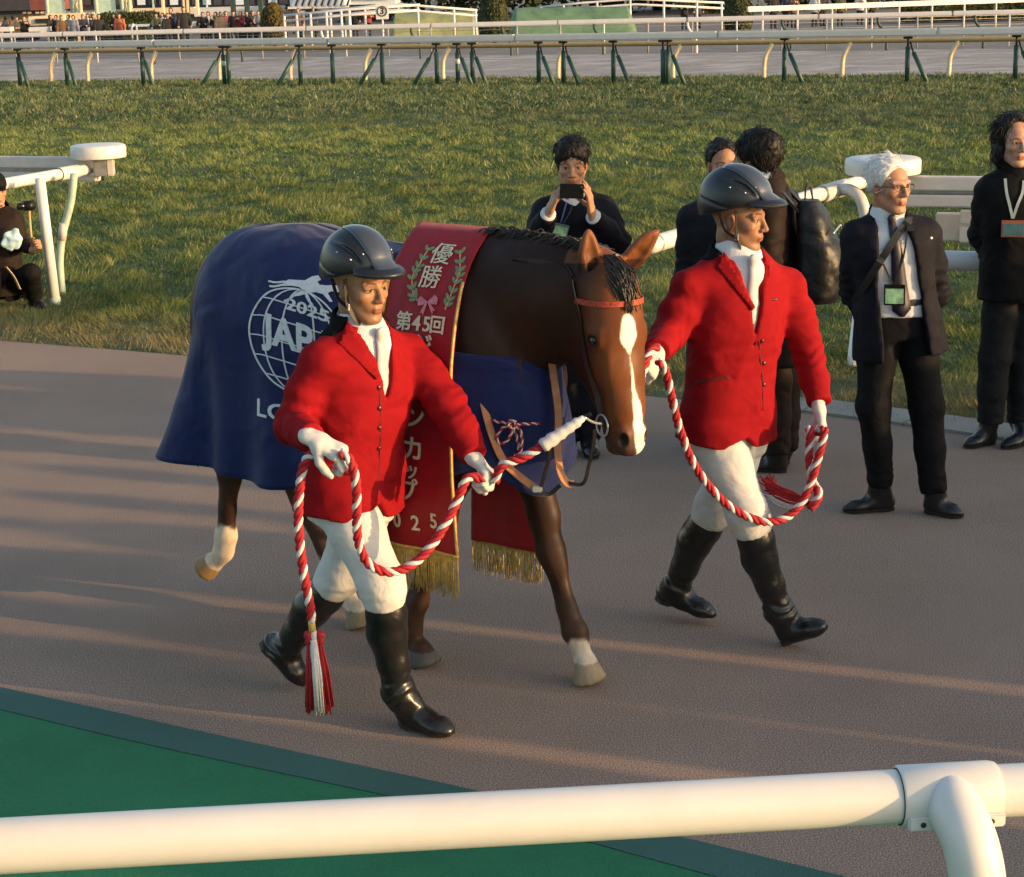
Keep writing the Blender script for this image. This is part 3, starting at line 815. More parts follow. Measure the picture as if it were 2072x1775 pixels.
# trunk
ff = np.array([-0.78, -0.65, -0.45, -0.2, 0.1, 0.35, 0.5, 0.65, 0.78])
hv.loft((-0.8, 0, 1.25), (0.8, 0, 1.25), (0, 1, 0), (0, 0, 1), (ff + 0.8) / 1.6,
        [0.10, 0.21, 0.255, 0.255, 0.265, 0.25, 0.22, 0.19, 0.12], [0.14, 0.24, 0.28, 0.28, 0.31, 0.33, 0.33, 0.27, 0.16],
        oy=[0.03, 0.02, 0.0, -0.03, -0.07, -0.08, -0.06, -0.06, -0.06], n=2.2, k=0.05)
hv.ell((0.42, 0, 1.47), (0.30, 0.09, 0.11), k=0.08)
for s in (-1, 1):
    hv.ell((-0.5, s * 0.13, 1.2), (0.27, 0.13, 0.32), k=0.08)
    hv.ell((0.52, s * 0.13, 1.18), (0.19, 0.10, 0.30), k=0.08)
    hv.ell((0.70, s * 0.075, 1.08), (0.10, 0.085, 0.12), k=0.06)
# neck
fl = (0, 1, 0)
hv.chain([(0.52, 0, 1.32), (0.70, 0, 1.372), (0.84, 0, 1.405), (0.955, 0, 1.425), (1.03, 0, 1.455)], [0.245, 0.205, 0.165, 0.125, 0.095], k=0.05, flat=fl, fs=0.58, smooth=3)
hv.chain([(0.62, 0.012, 1.555), (0.80, 0.008, 1.545), (0.95, 0, 1.515), (1.04, 0, 1.495)], [0.05, 0.042, 0.04, 0.05], k=0.05)
# head: its own frame, hung from the poll and turned towards the camera
HP = A(1.045, -0.005, 1.475); hy = math.radians(-24)
hf_ = A(math.cos(hy), math.sin(hy), 0); hl_ = A(-math.sin(hy), math.cos(hy), 0)
tl = math.radians(4.0); hz_ = A(-math.sin(tl) * hf_[0], -math.sin(tl) * hf_[1], math.cos(tl)); hf2 = np.cross(hl_, hz_)
def hd(x, y, z): return HP + hf2 * x + hl_ * y + hz_ * z
HRm = np.array([hf2, hl_, hz_])
def HE(c, r, k=0.02, op='add'): hv.ell(hd(*c), r, HRm, k, op)
HE((0.015, 0, -0.045), (0.10, 0.092, 0.12), 0.04)
HE((0.062, 0, -0.13), (0.062, 0.088, 0.12), 0.04)
for s in (-1, 1):
    HE((-0.035, s * 0.054, -0.205), (0.115, 0.040, 0.135), 0.035)
    hv.cone(hd(0.07, s * 0.055, -0.16), hd(0.085, s * 0.038, -0.42), 0.028, 0.022, 0.03)
    hv.cone(hd(0.02, s * 0.062, -0.20), hd(0.055, s * 0.045, -0.33), 0.016, 0.010, 0.02)   # facial crest
hv.chain([hd(0.045, 0, -0.15), hd(0.062, 0, -0.28), hd(0.075, 0, -0.39), hd(0.082, 0, -0.47)], [0.082, 0.064, 0.054, 0.052], 0.04)
hv.chain([hd(-0.045, 0, -0.24), hd(-0.015, 0, -0.36), hd(0.025, 0, -0.47)], [0.064, 0.052, 0.046], 0.04)
HE((0.066, 0, -0.50), (0.072, 0.060, 0.060), 0.03)
HE((0.095, 0, -0.535), (0.042, 0.048, 0.030), 0.02)         # upper lip
HE((0.028, 0, -0.540), (0.040, 0.042, 0.032), 0.02)         # chin
for s in (-1, 1):
    HE((0.118, s * 0.036, -0.495), (0.028, 0.022, 0.036), 0.015)
    HE((0.135, s * 0.046, -0.502), (0.022, 0.014, 0.024), 0.008, 'sub')
    HE((0.058, s * 0.088, -0.172), (0.034, 0.020, 0.030), 0.02)       # eye bulge
    hv.cone(hd(0.03, s * 0.085, -0.138), hd(0.082, s * 0.082, -0.142), 0.014, 0.012, 0.015)
    HE((0.066, s * 0.104, -0.172), (0.020, 0.010, 0.015), 0.008, 'sub')
hv.cone(hd(0.075, -0.05, -0.520), hd(0.075, 0.05, -0.520), 0.004, 0.004, 0.008, 'sub')
# mouth line on both cheeks
for s in (-1, 1): hv.cone(hd(0.02, s * 0.052, -0.485), hd(0.075, s * 0.056, -0.523), 0.006, 0.005, 0.006, 'sub')
# ears
ears = {-1: (A(-0.005, -0.055, 0.035), A(0.010, -0.062, 0.185)), 1: (A(0.0, 0.055, 0.03), A(0.075, 0.17, 0.165))}
for s, (b_, t_) in ears.items():
    bw, tw = hd(*b_), hd(*t_); d = tw - bw
    op_ = unit(hf2 * 0.9 + hl_ * (0.15 * s if s < 0 else -0.1))
    mid_ = bw + d * 0.45
    sd_ = unit(np.cross(d, op_))
    hv.chain([bw - d * 0.08, bw + d * 0.12, mid_, bw + d * 0.78, tw], [0.026, 0.032, 0.036, 0.022, 0.004], 0.008, flat=op_, fs=0.55, smooth=2)
    hv.chain([bw + d * 0.12 + op_ * 0.020, mid_ + op_ * 0.024, bw + d * 0.8 + op_ * 0.014], [0.016, 0.022, 0.008], 0.006, 'sub', flat=op_, fs=0.8)
# legs  (points forward/left/up and radii)
def leg(P, R_, hoofdir, hoofc, k=0.03):
    hv.chain(P, R_, k, flat=(0, 1, 0), fs=0.86)
leg([(0.55, 0.13, 1.0), (0.63, 0.11, 0.80), (0.70, 0.095, 0.60), (0.735, 0.09, 0.47), (0.755, 0.09, 0.42), (0.80, 0.09, 0.27), (0.832, 0.09, 0.185), (0.856, 0.09, 0.12)],
    [0.115, 0.088, 0.056, 0.051, 0.037, 0.031, 0.041, 0.036], None, None)
leg([(0.52, -0.13, 1.0), (0.45, -0.115, 0.78), (0.39, -0.10, 0.60), (0.345, -0.095, 0.47), (0.325, -0.09, 0.42), (0.265, -0.09, 0.25), (0.215, -0.09, 0.155), (0.235, -0.09, 0.075)],
    [0.115, 0.088, 0.056, 0.050, 0.036, 0.031, 0.041, 0.036], None, None)
leg([(-0.50, 0.14, 1.05), (-0.40, 0.13, 0.86), (-0.46, 0.10, 0.66), (-0.495, 0.095, 0.55), (-0.47, 0.09, 0.48), (-0.34, 0.09, 0.24), (-0.285, 0.09, 0.15), (-0.235, 0.09, 0.085)],
    [0.17, 0.125, 0.065, 0.056, 0.045, 0.033, 0.042, 0.037], None, None)
leg([(-0.52, -0.14, 1.1), (-0.50, -0.13, 0.92), (-0.585, -0.11, 0.76), (-0.655, -0.10, 0.655), (-0.672, -0.10, 0.60), (-0.70, -0.10, 0.45), (-0.715, -0.10, 0.34), (-0.735, -0.10, 0.275), (-0.772, -0.10, 0.235)],
    [0.16, 0.125, 0.072, 0.060, 0.046, 0.030, 0.042, 0.036, 0.036], None, None)
for (a_, b_) in (((0.725, 0.09, 0.44), (0.800, 0.09, 0.20)), ((0.300, -0.09, 0.44), (0.190, -0.09, 0.17)), ((-0.49, 0.09, 0.50), (-0.315, 0.09, 0.17)), ((-0.70, -0.10, 0.60), (-0.742, -0.10, 0.36))): hv.cone(a_, b_, 0.019, 0.017, 0.012)
hv.cone((-0.742, -0.10, 0.355), (-0.755, -0.10, 0.335), 0.022, 0.016, 0.02)     # ergot tuft
# hooves
def hoof(top, dirn, back, ln=0.085, r0=0.042, r1=0.060, k=0.006):
    top = A(*top); d = unit(dirn)
    hv.cone(top, top + d * ln, r0, r1, k); hv.half(top + d * (ln + 0.012), d, lo=top + d * ln - 0.09, hi=top + d * ln + 0.09)
hoof((0.872, 0.09, 0.085), (0.32, 0, -0.95), None, 0.066)
hoof((0.262, -0.09, 0.062), (0.35, 0, -0.94), None, 0.050)
hoof((-0.215, 0.09, 0.07), (0.35, 0, -0.94), None, 0.056)
hoof((-0.795, -0.10, 0.220), (-0.80, -0.05, -0.58), None, 0.062, 0.040, 0.054)
hv.wrinkle(0.004, 14, 14, 9, 3)
V, Q = hv.mesh(); V = smoothmesh(V, Q, 1, 0.4)
# coat colours
f_, l_, z_ = V[:, 0], V[:, 1], V[:, 2]
nz = VN(f_ * 9, l_ * 9, z_ * 9); n2 = VN(f_ * 40, l_ * 40, z_ * 40)
q = (V - HP) @ HRm.T
ishead = (q[:, 0] > -0.12) & (f_ > 0.93) & (q[:, 2] < 0.25) & (z_ > 0.85)
col = np.tile(A(0.021, 0.0080, 0.0048), (len(V), 1)) * (1 + 0.5 * nz[:, None])
t = np.clip((0.75 - z_) / 0.25, 0, 1)[:, None]                        # darker points of a bay
col = col * (1 - t) + t * A(0.050, 0.025, 0.015) * (1 + 0.8 * nz[:, None])
hf0 = np.clip((q[:, 0] + 0.02 + 0.25 * nz * 0.2) / 0.10, 0, 1)[:, None] * ishead[:, None]
col = col * (1 - hf0) + hf0 * (A(0.115, 0.036, 0.011) * (1 + 0.5 * nz[:, None]))
# dark muzzle and eyelids
mz = np.clip((-0.46 - q[:, 2] + 0.04 * nz) / 0.05, 0, 1) * ishead
col = col * (1 - 0.75 * mz[:, None]) + 0.75 * mz[:, None] * A(0.05, 0.035, 0.03)
for s in (-1, 1):
    de = np.sqrt(((q - A(0.064, s * 0.098, -0.172)) ** 2 * A(1, 0.6, 1.6)).sum(1))
    e = np.clip((0.036 - de) / 0.014, 0, 1)[:, None]; col = col * (1 - e) + e * A(0.012, 0.008, 0.006)
    dn_ = np.sqrt(((q - A(0.130, s * 0.044, -0.502)) ** 2 * A(1, 1, 0.7)).sum(1))
    e = np.clip((0.024 - dn_) / 0.010, 0, 1)[:, None]; col = col * (1 - e) + e * A(0.010, 0.007, 0.006)
# blaze: star, thin strip, wide snip
bz = q[:, 2]; 
hwid = np.interp(-bz, [0.085, 0.10, 0.13, 0.165, 0.20, 0.225, 0.30, 0.345, 0.40, 0.46, 0.50, 0.535, 0.56], [0, 0.018, 0.030, 0.033, 0.016, 0.006, 0.005, 0.010, 0.020, 0.024, 0.026, 0.024, 0.012])
hcen = np.interp(-bz, [0.08, 0.2, 0.33, 0.42, 0.56], [-0.006, -0.004, 0.003, 0.014, 0.022])
bl = np.clip((hwid - np.abs(q[:, 1] - hcen) + 0.010 * n2) / 0.004, 0, 1) * (q[:, 0] > 0.05) * ishead
bl = bl * ((-bz > 0.085) & (-bz < 0.56))
col = col * (1 - bl[:, None]) + bl[:, None] * A(0.80, 0.70, 0.60)
# inner ears lighter brown
ie = np.clip((q[:, 2] - 0.06) / 0.03, 0, 1) * ishead * (n2 > -0.6)
col = np.where((ie > 0.5)[:, None], A(0.16, 0.055, 0.020) * (1 + 0.8 * nz[:, None]), col)
# white stockings and horn
def sock(mask, lo_, hi_, c_):
    global col
    w_ = (np.clip((hi_ - z_ + 0.04 * n2 + 0.03 * nz) / 0.015, 0, 1) * np.clip((z_ - lo_) / 0.004, 0, 1) * mask)[:, None]; col = col * (1 - w_) + w_ * (A(*c_) * (1 + 0.25 * n2[:, None]))
LFm = (f_ > 0.5) & (l_ > 0); RFm = (f_ > 0.05) & (f_ < 0.5) & (l_ < 0); LHm = (f_ < 0) & (l_ > 0); RHm = (f_ < -0.55) & (l_ < 0)
sock(LFm & (z_ < 0.4), 0.085, 0.17, (0.52, 0.44, 0.36)); sock(LHm & (z_ < 0.4), 0.07, 0.26, (0.55, 0.47, 0.38)); sock(RHm & (z_ < 0.55), 0.0, 0.405, (0.60, 0.49, 0.37))
horn = (LFm & (z_ < 0.085)); col[horn] = A(0.24, 0.19, 0.12) * (1 + 0.6 * nz[horn][:, None]) 
horn = (RFm & (z_ < 0.062)); col[horn] = A(0.10, 0.095, 0.09) * (1 + 0.6 * nz[horn][:, None])
horn = (LHm & (z_ < 0.07)); col[horn] = A(0.24, 0.19, 0.12)
qh = (V - A(-0.795, -0.10, 0.220)) @ unit(A(-0.80, -0.05, -0.58)); horn = RHm & (z_ < 0.30) & (qh > 0.005) & (f_ < -0.775)
col[horn] = A(0.24, 0.15, 0.07) * (1 + 0.6 * nz[horn][:, None])
M_COAT = mat('bay_coat', (0.1, 0.04, 0.02), rough=0.50, fold=0.014, fscale=5, var=0.16, scale=45, bump=0.12, bscale=320, attr='Col', spec=0.2, sheen=0.0, stretch=(1, 1, 0.35))
ho = link('body', mesh('body', V, Q), horse, M_COAT); setcol(ho, np.clip(col, 0, 1))
hbvh = bvh(hw(V), Q); htree = bvh(V, Q)
M_EYE = mat('horse_eye', (0.010, 0.007, 0.006), rough=0.08, var=0.0, spec=0.7)
def hpart(name, V, Fc, m, parent=None, smooth=True):
    return link(name, mesh(name, V, Fc, smooth), parent or horse, m)
for s in (-1, 1):
    v, f = lathe_geo([(0.0165 * math.sin(a), -0.0165 * math.cos(a)) for a in np.linspace(0.05, math.pi - 0.05, 10)], 16, hd(0.063, s * 0.094, -0.172), HRm)
    hpart('eye', v, f, M_EYE)
# mane, forelock, tail: individual locks
M_HAIR = mat('black_horse_hair', (0.012, 0.009, 0.008), rough=0.42, var=0.4, scale=60, spec=0.45)
def locks(roots, tips, r=0.004, sag=0.02, n=4, seed=0, bend=None):
    g = np.random.default_rng(seed); gs = []
    for a, b in zip(roots, tips):
        a, b = A(*a), A(*b); m_ = (a + b) / 2 + (A(0, 0, sag) if bend is None else A(*bend)) + 0.006 * g.standard_normal(3)
        gs.append(tube_geo(catmull([a, m_, b], n), np.linspace(r, r * 0.25, 2 * n + 1) * (0.7 + 0.6 * g.random()), 4))
    return merge(gs)
g = np.random.default_rng(5); ro, ti = [], []
crest = catmull([(0.56, 0.008, 1.60), (0.70, 0.008, 1.597), (0.85, 0.006, 1.575), (0.97, 0, 1.55), (1.035, 0, 1.535)], 30)
for i in range(900):
    c_ = crest[g.integers(0, len(crest))] + 0.004 * g.standard_normal(3)
    hit = htree.ray_cast(Vector((c_[0], c_[1], 2.0)), Vector((0, 0, -1))); c_[2] = hit[0][2] + 0.010; sidev = 1 if g.random() < 0.45 else -1
    ro.append(c_ + A(0, 0.004 * sidev, -0.018))
    ln = 0.06 + 0.07 * g.random()
    if sidev > 0: ti.append(c_ + A(0.02 - 0.05 * g.random(), 0.05 + 0.03 * g.random(), -ln * 0.8))
    else: ti.append(c_ + A(-0.015 - 0.04 * g.random(), -0.030 - 0.028 * g.random(), -ln * 0.40 + 0.008))
v, f = locks(ro, ti, 0.0042, 0.014, 3, 6); hpart('mane', v, f, M_HAIR)
ro, ti = [], []
for i in range(420):
    x = g.normal(0.0, 0.018); z0 = g.uniform(0.0, 0.085)
    def onhead(y, z):
        o_ = hd(0.4, y, z); hit = htree.ray_cast(Vector(o_), Vector(-hf2)); return np.array(hit[0]) if hit[0] else hd(0.06, y, z)
    a_ = onhead(x * 0.9, z0 + 0.012); b_ = onhead(x * 0.7 + 0.012 * g.standard_normal() + 0.008, z0 - 0.040 - 0.060 * g.random())
    ro.append(a_ - hf2 * 0.004); ti.append(b_ + hf2 * 0.005)
v, f = locks(ro, ti, 0.0042, 0.02, 4, 7, bend=0.010 * hf2 + A(0, 0, 0.004)); hpart('forelock', v, f, M_HAIR)
ro, ti = [], []
for i in range(150):
    a_ = g.uniform(-0.11, 0.08); ro.append((-0.74 + 0.01 * g.standard_normal(), a_ * 0.35, 1.25)); ti.append((-0.735 + 0.025 * g.standard_normal(), a_ - 0.11, 0.640 + 0.035 * g.random()))
v, f = locks(ro, ti, 0.006, 0.0, 4, 8, bend=(-0.03, 0, 0)); hpart('tail', v, f, M_HAIR)

# ---------------------------------------------------------------- cloths laid over the horse
class Sheet:
    """parametric cloth: P[i,j] in horse coordinates, i along the horse (arc length su), j from spine to hem (arc length sv per column)"""
    def __init__(s, P, su):
        s.P = np.asarray(P, float); s.su = np.asarray(su, float); s.ni, s.nj = s.P.shape[:2]
        d = np.linalg.norm(np.diff(s.P, axis=1), axis=2); s.sv = np.concatenate([[0], np.cumsum(d.mean(0))])
        du = np.gradient(s.P, axis=0); dv = np.gradient(s.P, axis=1); n_ = np.cross(du, dv)
        s.N = n_ / (np.linalg.norm(n_, axis=2, keepdims=True) + 1e-9)
        s.px = np.array([[proj(hw(s.P[i, j])) for j in range(s.nj)] for i in range(s.ni)])
    def faces(s):
        return [(i * s.nj + j, (i + 1) * s.nj + j, (i + 1) * s.nj + j + 1, i * s.nj + j + 1) for i in range(s.ni - 1) for j in range(s.nj - 1)]
    def build(s, name, m, parent, t=0.006):
        V, Fc = shell(s.P.reshape(-1, 3), s.N.reshape(-1, 3), s.faces(), t)
        return link(name, mesh(name, V, Fc), parent, m)
    def at(s, u, v, off=0.0):
        fi = np.clip(np.interp(u, s.su, np.arange(s.ni)), 0, s.ni - 1.001); fj = np.clip(np.interp(v, s.sv, np.arange(s.nj)), 0, s.nj - 1.001)
        i, j = fi.astype(int), fj.astype(int); a, b = (fi - i)[:, None], (fj - j)[:, None]
        def bl(Q): return (Q[i, j] * (1 - a) + Q[i + 1, j] * a) * (1 - b) + (Q[i, j + 1] * (1 - a) + Q[i + 1, j + 1] * a) * b
        n_ = bl(s.N); return bl(s.P) + n_ * off, n_
    def find(s, px, side=None):
        d = ((s.px - np.asarray(px)) ** 2).sum(2)
        if side is not None: d = np.where(side(s.P), d, 1e9)
        i, j = np.unravel_index(np.argmin(d), d.shape); return s.su[i], s.sv[j]
    def applique(s, P2, Fc, off=0.003, t=0.004):
        """flat piece given in (u, v) arc-length coordinates sewn on the cloth"""
        P2 = np.asarray(P2, float); V, n_ = s.at(P2[:, 0], P2[:, 1], off); return shell(V, n_, Fc, t)
def text_geo(txt, size=1.0, bold=0.0):
    cu = bpy.data.curves.new('t', 'FONT'); cu.body = txt; cu.size = size; cu.align_x = 'CENTER'; cu.align_y = 'CENTER'
    cu.resolution_u = 3; cu.offset = bold; cu.fill_mode = 'FRONT'
    ob = bpy.data.objects.new('t', cu); C.objects.link(ob)
    bpy.context.view_layer.update()
    me = ob.evaluated_get(bpy.context.evaluated_depsgraph_get()).to_mesh()
    bm = bmesh.new(); bm.from_mesh(me); bmesh.ops.triangulate(bm, faces=bm.faces[:])
    for _ in range(4):
        le = [e for e in bm.edges if e.calc_length() > 0.13 * size]
        if not le: break
        bmesh.ops.subdivide_edges(bm, edges=le, cuts=1); bmesh.ops.triangulate(bm, faces=bm.faces[:])
    bm.verts.index_update()
    V = np.array([(v.co.x, v.co.y) for v in bm.verts]); Fc = []
    for f in bm.faces:
        ids = tuple(v.index for v in f.verts)
        p = V[list(ids)]
        if abs(poly_area(p)) > 1e-10: Fc.append(ids if poly_area(p) > 0 else ids[::-1])
    bm.free(); ob.to_mesh_clear(); bpy.data.objects.remove(ob); bpy.data.curves.remove(cu)
    return V, Fc
def ribbon2(P, w, closed=False):
    P = np.asarray(P, float); T = np.gradient(P, axis=0)
    if closed: T = np.roll(P, -1, 0) - np.roll(P, 1, 0)
    n_ = np.stack([-T[:, 1], T[:, 0]], 1); n_ /= np.linalg.norm(n_, axis=1)[:, None] + 1e-9
    w = np.full(len(P), w) if np.isscalar(w) else np.asarray(w)
    V = np.concatenate([P - n_ * w[:, None] / 2, P + n_ * w[:, None] / 2]); n = len(P); Fc = []
    for i in range(n if closed else n - 1):
        j = (i + 1) % n; Fc.append((i, j, n + j, n + i))
    return V, Fc
def flip(Fc): return [f[::-1] for f in Fc]

M_BLUE = mat('navy_rug_cloth', (0.0050, 0.0125, 0.072), rough=0.6, var=0.16, scale=30, bump=0.25, bscale=260, sheen=0.10, fold=0.030, fscale=4.5, spec=0.18)
M_LOGO = mat('white_embroidery', (0.62, 0.62, 0.66), rough=0.7, var=0.12, scale=60, bump=0.3, bscale=300)
M_RED = mat('red_sash_cloth', (0.27, 0.006, 0.012), rough=0.5, var=0.14, scale=24, bump=0.2, bscale=300, sheen=0.04, fold=0.014, fscale=6, spec=0.25)
M_GOLD = mat('gold_fringe', (0.50, 0.33, 0.06), rough=0.45, var=0.4, scale=60, sheen=0.2)
M_SILK = mat('pale_gold_lettering', (0.62, 0.57, 0.42), rough=0.6, var=0.15, scale=80, bump=0.3, bscale=300)
M_LEAF = mat('green_embroidered_leaf', (0.16, 0.22, 0.12), rough=0.6, var=0.3, scale=60)
M_BOW = mat('pink_embroidered_bow', (0.55, 0.18, 0.24), rough=0.6, var=0.25, scale=60)

# blue rug
def a_profile(v, ztop, zh, add):
    zz = ztop + (zh - ztop) * v
    r = np.interp(zz, [0.3, 0.6, 0.85, 1.05, 1.2, 1.32, 1.42, 1.50, 1.56, 1.60, 1.625, 1.64], [0.355, 0.345, 0.330, 0.305, 0.275, 0.235, 0.190, 0.145, 0.100, 0.060, 0.02, 0.0])
    k_ = np.array([1, 2, 3, 2, 1]) / 9.0; r = np.convolve(np.pad(r, 2, mode='edge'), k_, 'valid'); r[0] = 0
    return r + add * np.clip(v * 6, 0, 1), zz
def rug_profile(v, ztop, w, zh, flare):
    """v 0..1 -> outward distance and height"""
    s_ = np.clip(v / 0.42, 0, 1); th = s_ * math.pi / 2
    r1 = w * np.sin(th) ** 0.9; z1 = ztop - 0.36 * (1 - np.cos(th)) ** 1.05
    d = np.clip((v - 0.42) / 0.58, 0, 1)
    return r1 + flare * d ** 1.6 + 0.0 * d, z1 - (ztop - 0.36 - zh) * d
us, dirs, anch = [], [], []
fr_, bk_ = 0.52, -0.47
for f0 in np.linspace(fr_, bk_, 44): us.append(fr_ - f0); dirs.append((0, -1)); anch.append(f0)
for a in np.linspace(0, math.pi, 52)[1:-1]: us.append((fr_ - bk_) + 0.31 * a); dirs.append((-math.sin(a), -math.cos(a))); anch.append(bk_)
for f0 in np.linspace(bk_, fr_, 30): us.append((fr_ - bk_) + 0.31 * math.pi + (f0 - bk_)); dirs.append((0, 1)); anch.append(f0)
vs = np.linspace(0, 1, 60); Pm = []
for k, (u, d, f0) in enumerate(zip(us, dirs, anch)):
    ztop = np.interp(f0, [-0.6, -0.45, -0.25, 0.0, 0.2, 0.45, 0.6], [1.565, 1.585, 1.60, 1.560, 1.545, 1.60, 1.605])
    rear = -d[0]
    w_ = 0.292 + 0.03 * rear; zh = 0.675 + 0.03 * max(0, rear)
    fl_ = 0.045 + 0.06 * rear ** 2
    if d[1] < 0: fl_ += 0.05 * max(0, rear)
    r_, z_ = rug_profile(vs, ztop, w_, zh, fl_)
    ra_, za_ = a_profile(vs, ztop, zh, -0.004); m_ = float(np.clip((f0 - 0.0) / 0.25, 0, 1)); m_ = m_ * m_ * (3 - 2 * m_)
    r_, z_ = r_ * (1 - m_) + ra_ * m_, z_ * (1 - m_) + za_ * m_
    fold = np.clip((vs - 0.42) / 0.5, 0, 1.2) * (0.016 * math.sin(u * 26 + 1.0) + 0.020 * float(VN(u * 6, 0.4, 0.7)) + 0.012 * math.sin(u * 11)) * (1 if rear < 0.05 else 2.1)
    r_ = r_ + fold * (1 - 0.85 * m_)
    soft = 0.012 * VN(np.full_like(vs, u * 7), vs * 9, np.full_like(vs, 2.2))
    Pm.append(np.stack([f0 + d[0] * r_, d[1] * r_, z_ + soft], 1))
rug = Sheet(Pm, us)
blanket = thing('horse_rug', 'navy blue rug with white globe emblem over the horse back', 'horse rug', tuple(HO), HYAW)
rug_o = rug.build('rug', M_BLUE, blanket, 0.007)
right = lambda P: P[..., 1] < -0.05
# chest flap under the neck
cu_ = []; an = np.linspace(-1.5, 1.5, 60); hs = np.linspace(0, 1, 26)
for k, a in enumerate(an):
    rr_ = 1.0 + 0.05 * math.sin(a * 9 + 0.5) * 0.6 + 0.05 * float(VN(a * 3.3, 1.1, 0.2))
    sw = np.clip(hs * 1.3, 0, 1)
    rad = (0.93 + 0.13 * sw * rr_)
    top = 1.27 - 0.055 * math.cos(a); z_ = top + (0.79 + 0.05 * math.sin(a * 5) - top) * hs
    bulge = 0.035 * np.sin(hs * math.pi) * math.cos(a * 4.3 + 0.6)
    cu_.append(np.stack([0.40 + math.cos(a) * (0.435 * rad + bulge), math.sin(a) * (0.300 * rad + bulge * 0.6), z_], 1))
flap = Sheet(cu_, an * 0.33 + 1)
flap.build('chest_flap', M_BLUE, blanket, 0.007)
# emblem on the right-hand side of the rug
ppm = None
def rug_uv(px): return rug.find(px, right)
e0 = A(*rug_uv((604, 694))); ex_ = A(*rug_uv((520, 694))); ey_ = A(*rug_uv((604, 790)))
kx = abs(ex_[0] - e0[0]) / 84.0; ky = abs(ey_[1] - e0[1]) / 96.0
def rug_map(P):                                   # picture-plane offsets (px, y down) around the emblem centre -> cloth coordinates
    P = np.asarray(P, float); return np.stack([e0[0] - P[:, 0] * kx, e0[1] + P[:, 1] * ky], 1)
gs = []
def put_r(P, Fc): gs.append(rug.applique(rug_map(P), Fc, 0.004, 0.003))
RX, RY = 98.0, 112.0; th = np.linspace(0, 2 * math.pi, 73)[:-1]
def ring(rx, ry, w, a0=0, a1=2 * math.pi, n=72):
    if abs(a1 - a0 - 2 * math.pi) < 1e-6:
        P = np.stack([rx * np.cos(th), ry * np.sin(th)], 1); put_r(*ribbon2(P, w, True))
    else:
        t_ = np.linspace(a0, a1, n); put_r(*ribbon2(np.stack([rx * np.cos(t_), ry * np.sin(t_)], 1), w))
ring(RX, RY, 3.2)
for fx in (0.33, 0.70): ring(RX * fx, RY, 2.4)
for yy in (-75, -38, 4, 46, 84):
    hx = RX * math.sqrt(1 - (yy / RY) ** 2); put_r(*ribbon2([(x, yy) for x in np.linspace(-hx, hx, 12)], 2.4))
def put_text(txt, cx, cy, size, sx=1.0, bold=0.0):
    V, Fc = text_geo(txt, 1.0, bold); P = np.stack([V[:, 0] * size * sx + cx, -V[:, 1] * size + cy], 1); put_r(P, flip(Fc))
put_text('2025', 15, -74, 33, 1.25, 0.02); put_text('JAPAN', 28, -10, 82, 0.80, 0.03); put_text('CUP', 44, 58, 58, 0.9, 0.03); put_text('LONGINES', 44, 163, 54, 1.0, 0.012)
# running horse and rider of the emblem
hs_ = [(-38, -118), (-30, -127), (-14, -131), (0, -135), (10, -148), (20, -154), (27, -147), (22, -141), (27, -135), (40, -139), (56, -150), (64, -146), (60, -138), (50, -132), (45, -124), (56, -112), (52, -108), (38, -118), (24, -117), (10, -108), (-4, -98), (-16, -92), (-12, -101), (2, -113), (-8, -117), (-22, -115), (-40, -108), (-36, -114)]
P, Fc = fill2d(np.array(hs_, float), 6.0); put_r(P, Fc)
for pl_ in ([(-14, -95), (-22, -84), (-30, -78)], [(8, -106), (14, -96), (24, -88)], [(-30, -118), (-50, -104), (-62, -100)], [(-36, -120), (-52, -112), (-66, -110)]):
    put_r(*ribbon2(catmull(pl_, 4), 4.0))
def fixn(gs): return merge(gs)
v, f = merge(gs); link('emblem', mesh('emblem', v, f, False), blanket, M_LOGO)

# red winner's sash
def sash_col(u, side, top_f, hem_f, zhem, w_, flare, n=60):
    v_ = np.linspace(0, 1, n); r_, z_ = a_profile(v_, 1.634, zhem, w_)
    fc = top_f + u + (hem_f - top_f) * np.clip((v_ - 0.1) / 0.9, 0, 1)
    r_ = r_ + np.clip((v_ - 0.4) * 1.6, 0, 1) * (0.006 * np.sin(u * 30 + 4 * v_) + 0.010 * VN(u * 9 + 3, v_ * 4, 0.2 + side))
    return np.stack([fc, side * r_, z_], 1)
uu = np.linspace(-0.163, 0.163, 30)
ws = 0.312
near = Sheet([sash_col(-u, -1, 0.425, 0.520, 0.565, 0.022, 0) for u in uu], uu + 0.163)
farS = Sheet([sash_col(u, 1, 0.425, 0.35, 0.36, -0.02, 0) for u in uu], uu + 0.163)
sash = thing('winner_sash', 'red and gold fringed winner sash with lettering over the withers', 'sash', tuple(HO), HYAW)
near.build('near_panel', M_RED, sash, 0.005); farS.build('far_panel', M_RED, sash, 0.005)
def fringe(sh, name, ln, seed):
    g = np.random.default_rng(seed); gs = []
    for u in np.linspace(0.002, 0.324, 120):
        P, n_ = sh.at(np.array([u]), np.array([sh.sv[-1] - 0.004]), 0.004); p = P[0]
        d = A(0.010 * g.standard_normal(), 0.012 * g.standard_normal(), -1) * ln * (0.85 + 0.2 * g.random())
        gs.append(tube_geo([p, p + d * 0.5 + 0.004 * g.standard_normal(3), p + d], [0.0022, 0.0020, 0.0012], 3))
    P = [sh.at(np.array([u]), np.array([sh.sv[-1] - 0.006]), 0.004)[0][0] for u in np.linspace(0, 0.326, 24)]
    gs.append(tube_geo(P, 0.006, 6)); v, f = merge(gs); return link(name, mesh(name, v, f), sash, M_GOLD)
fringe(near, 'fringe', 0.150, 1); fringe(farS, 'fringe', 0.135, 2)
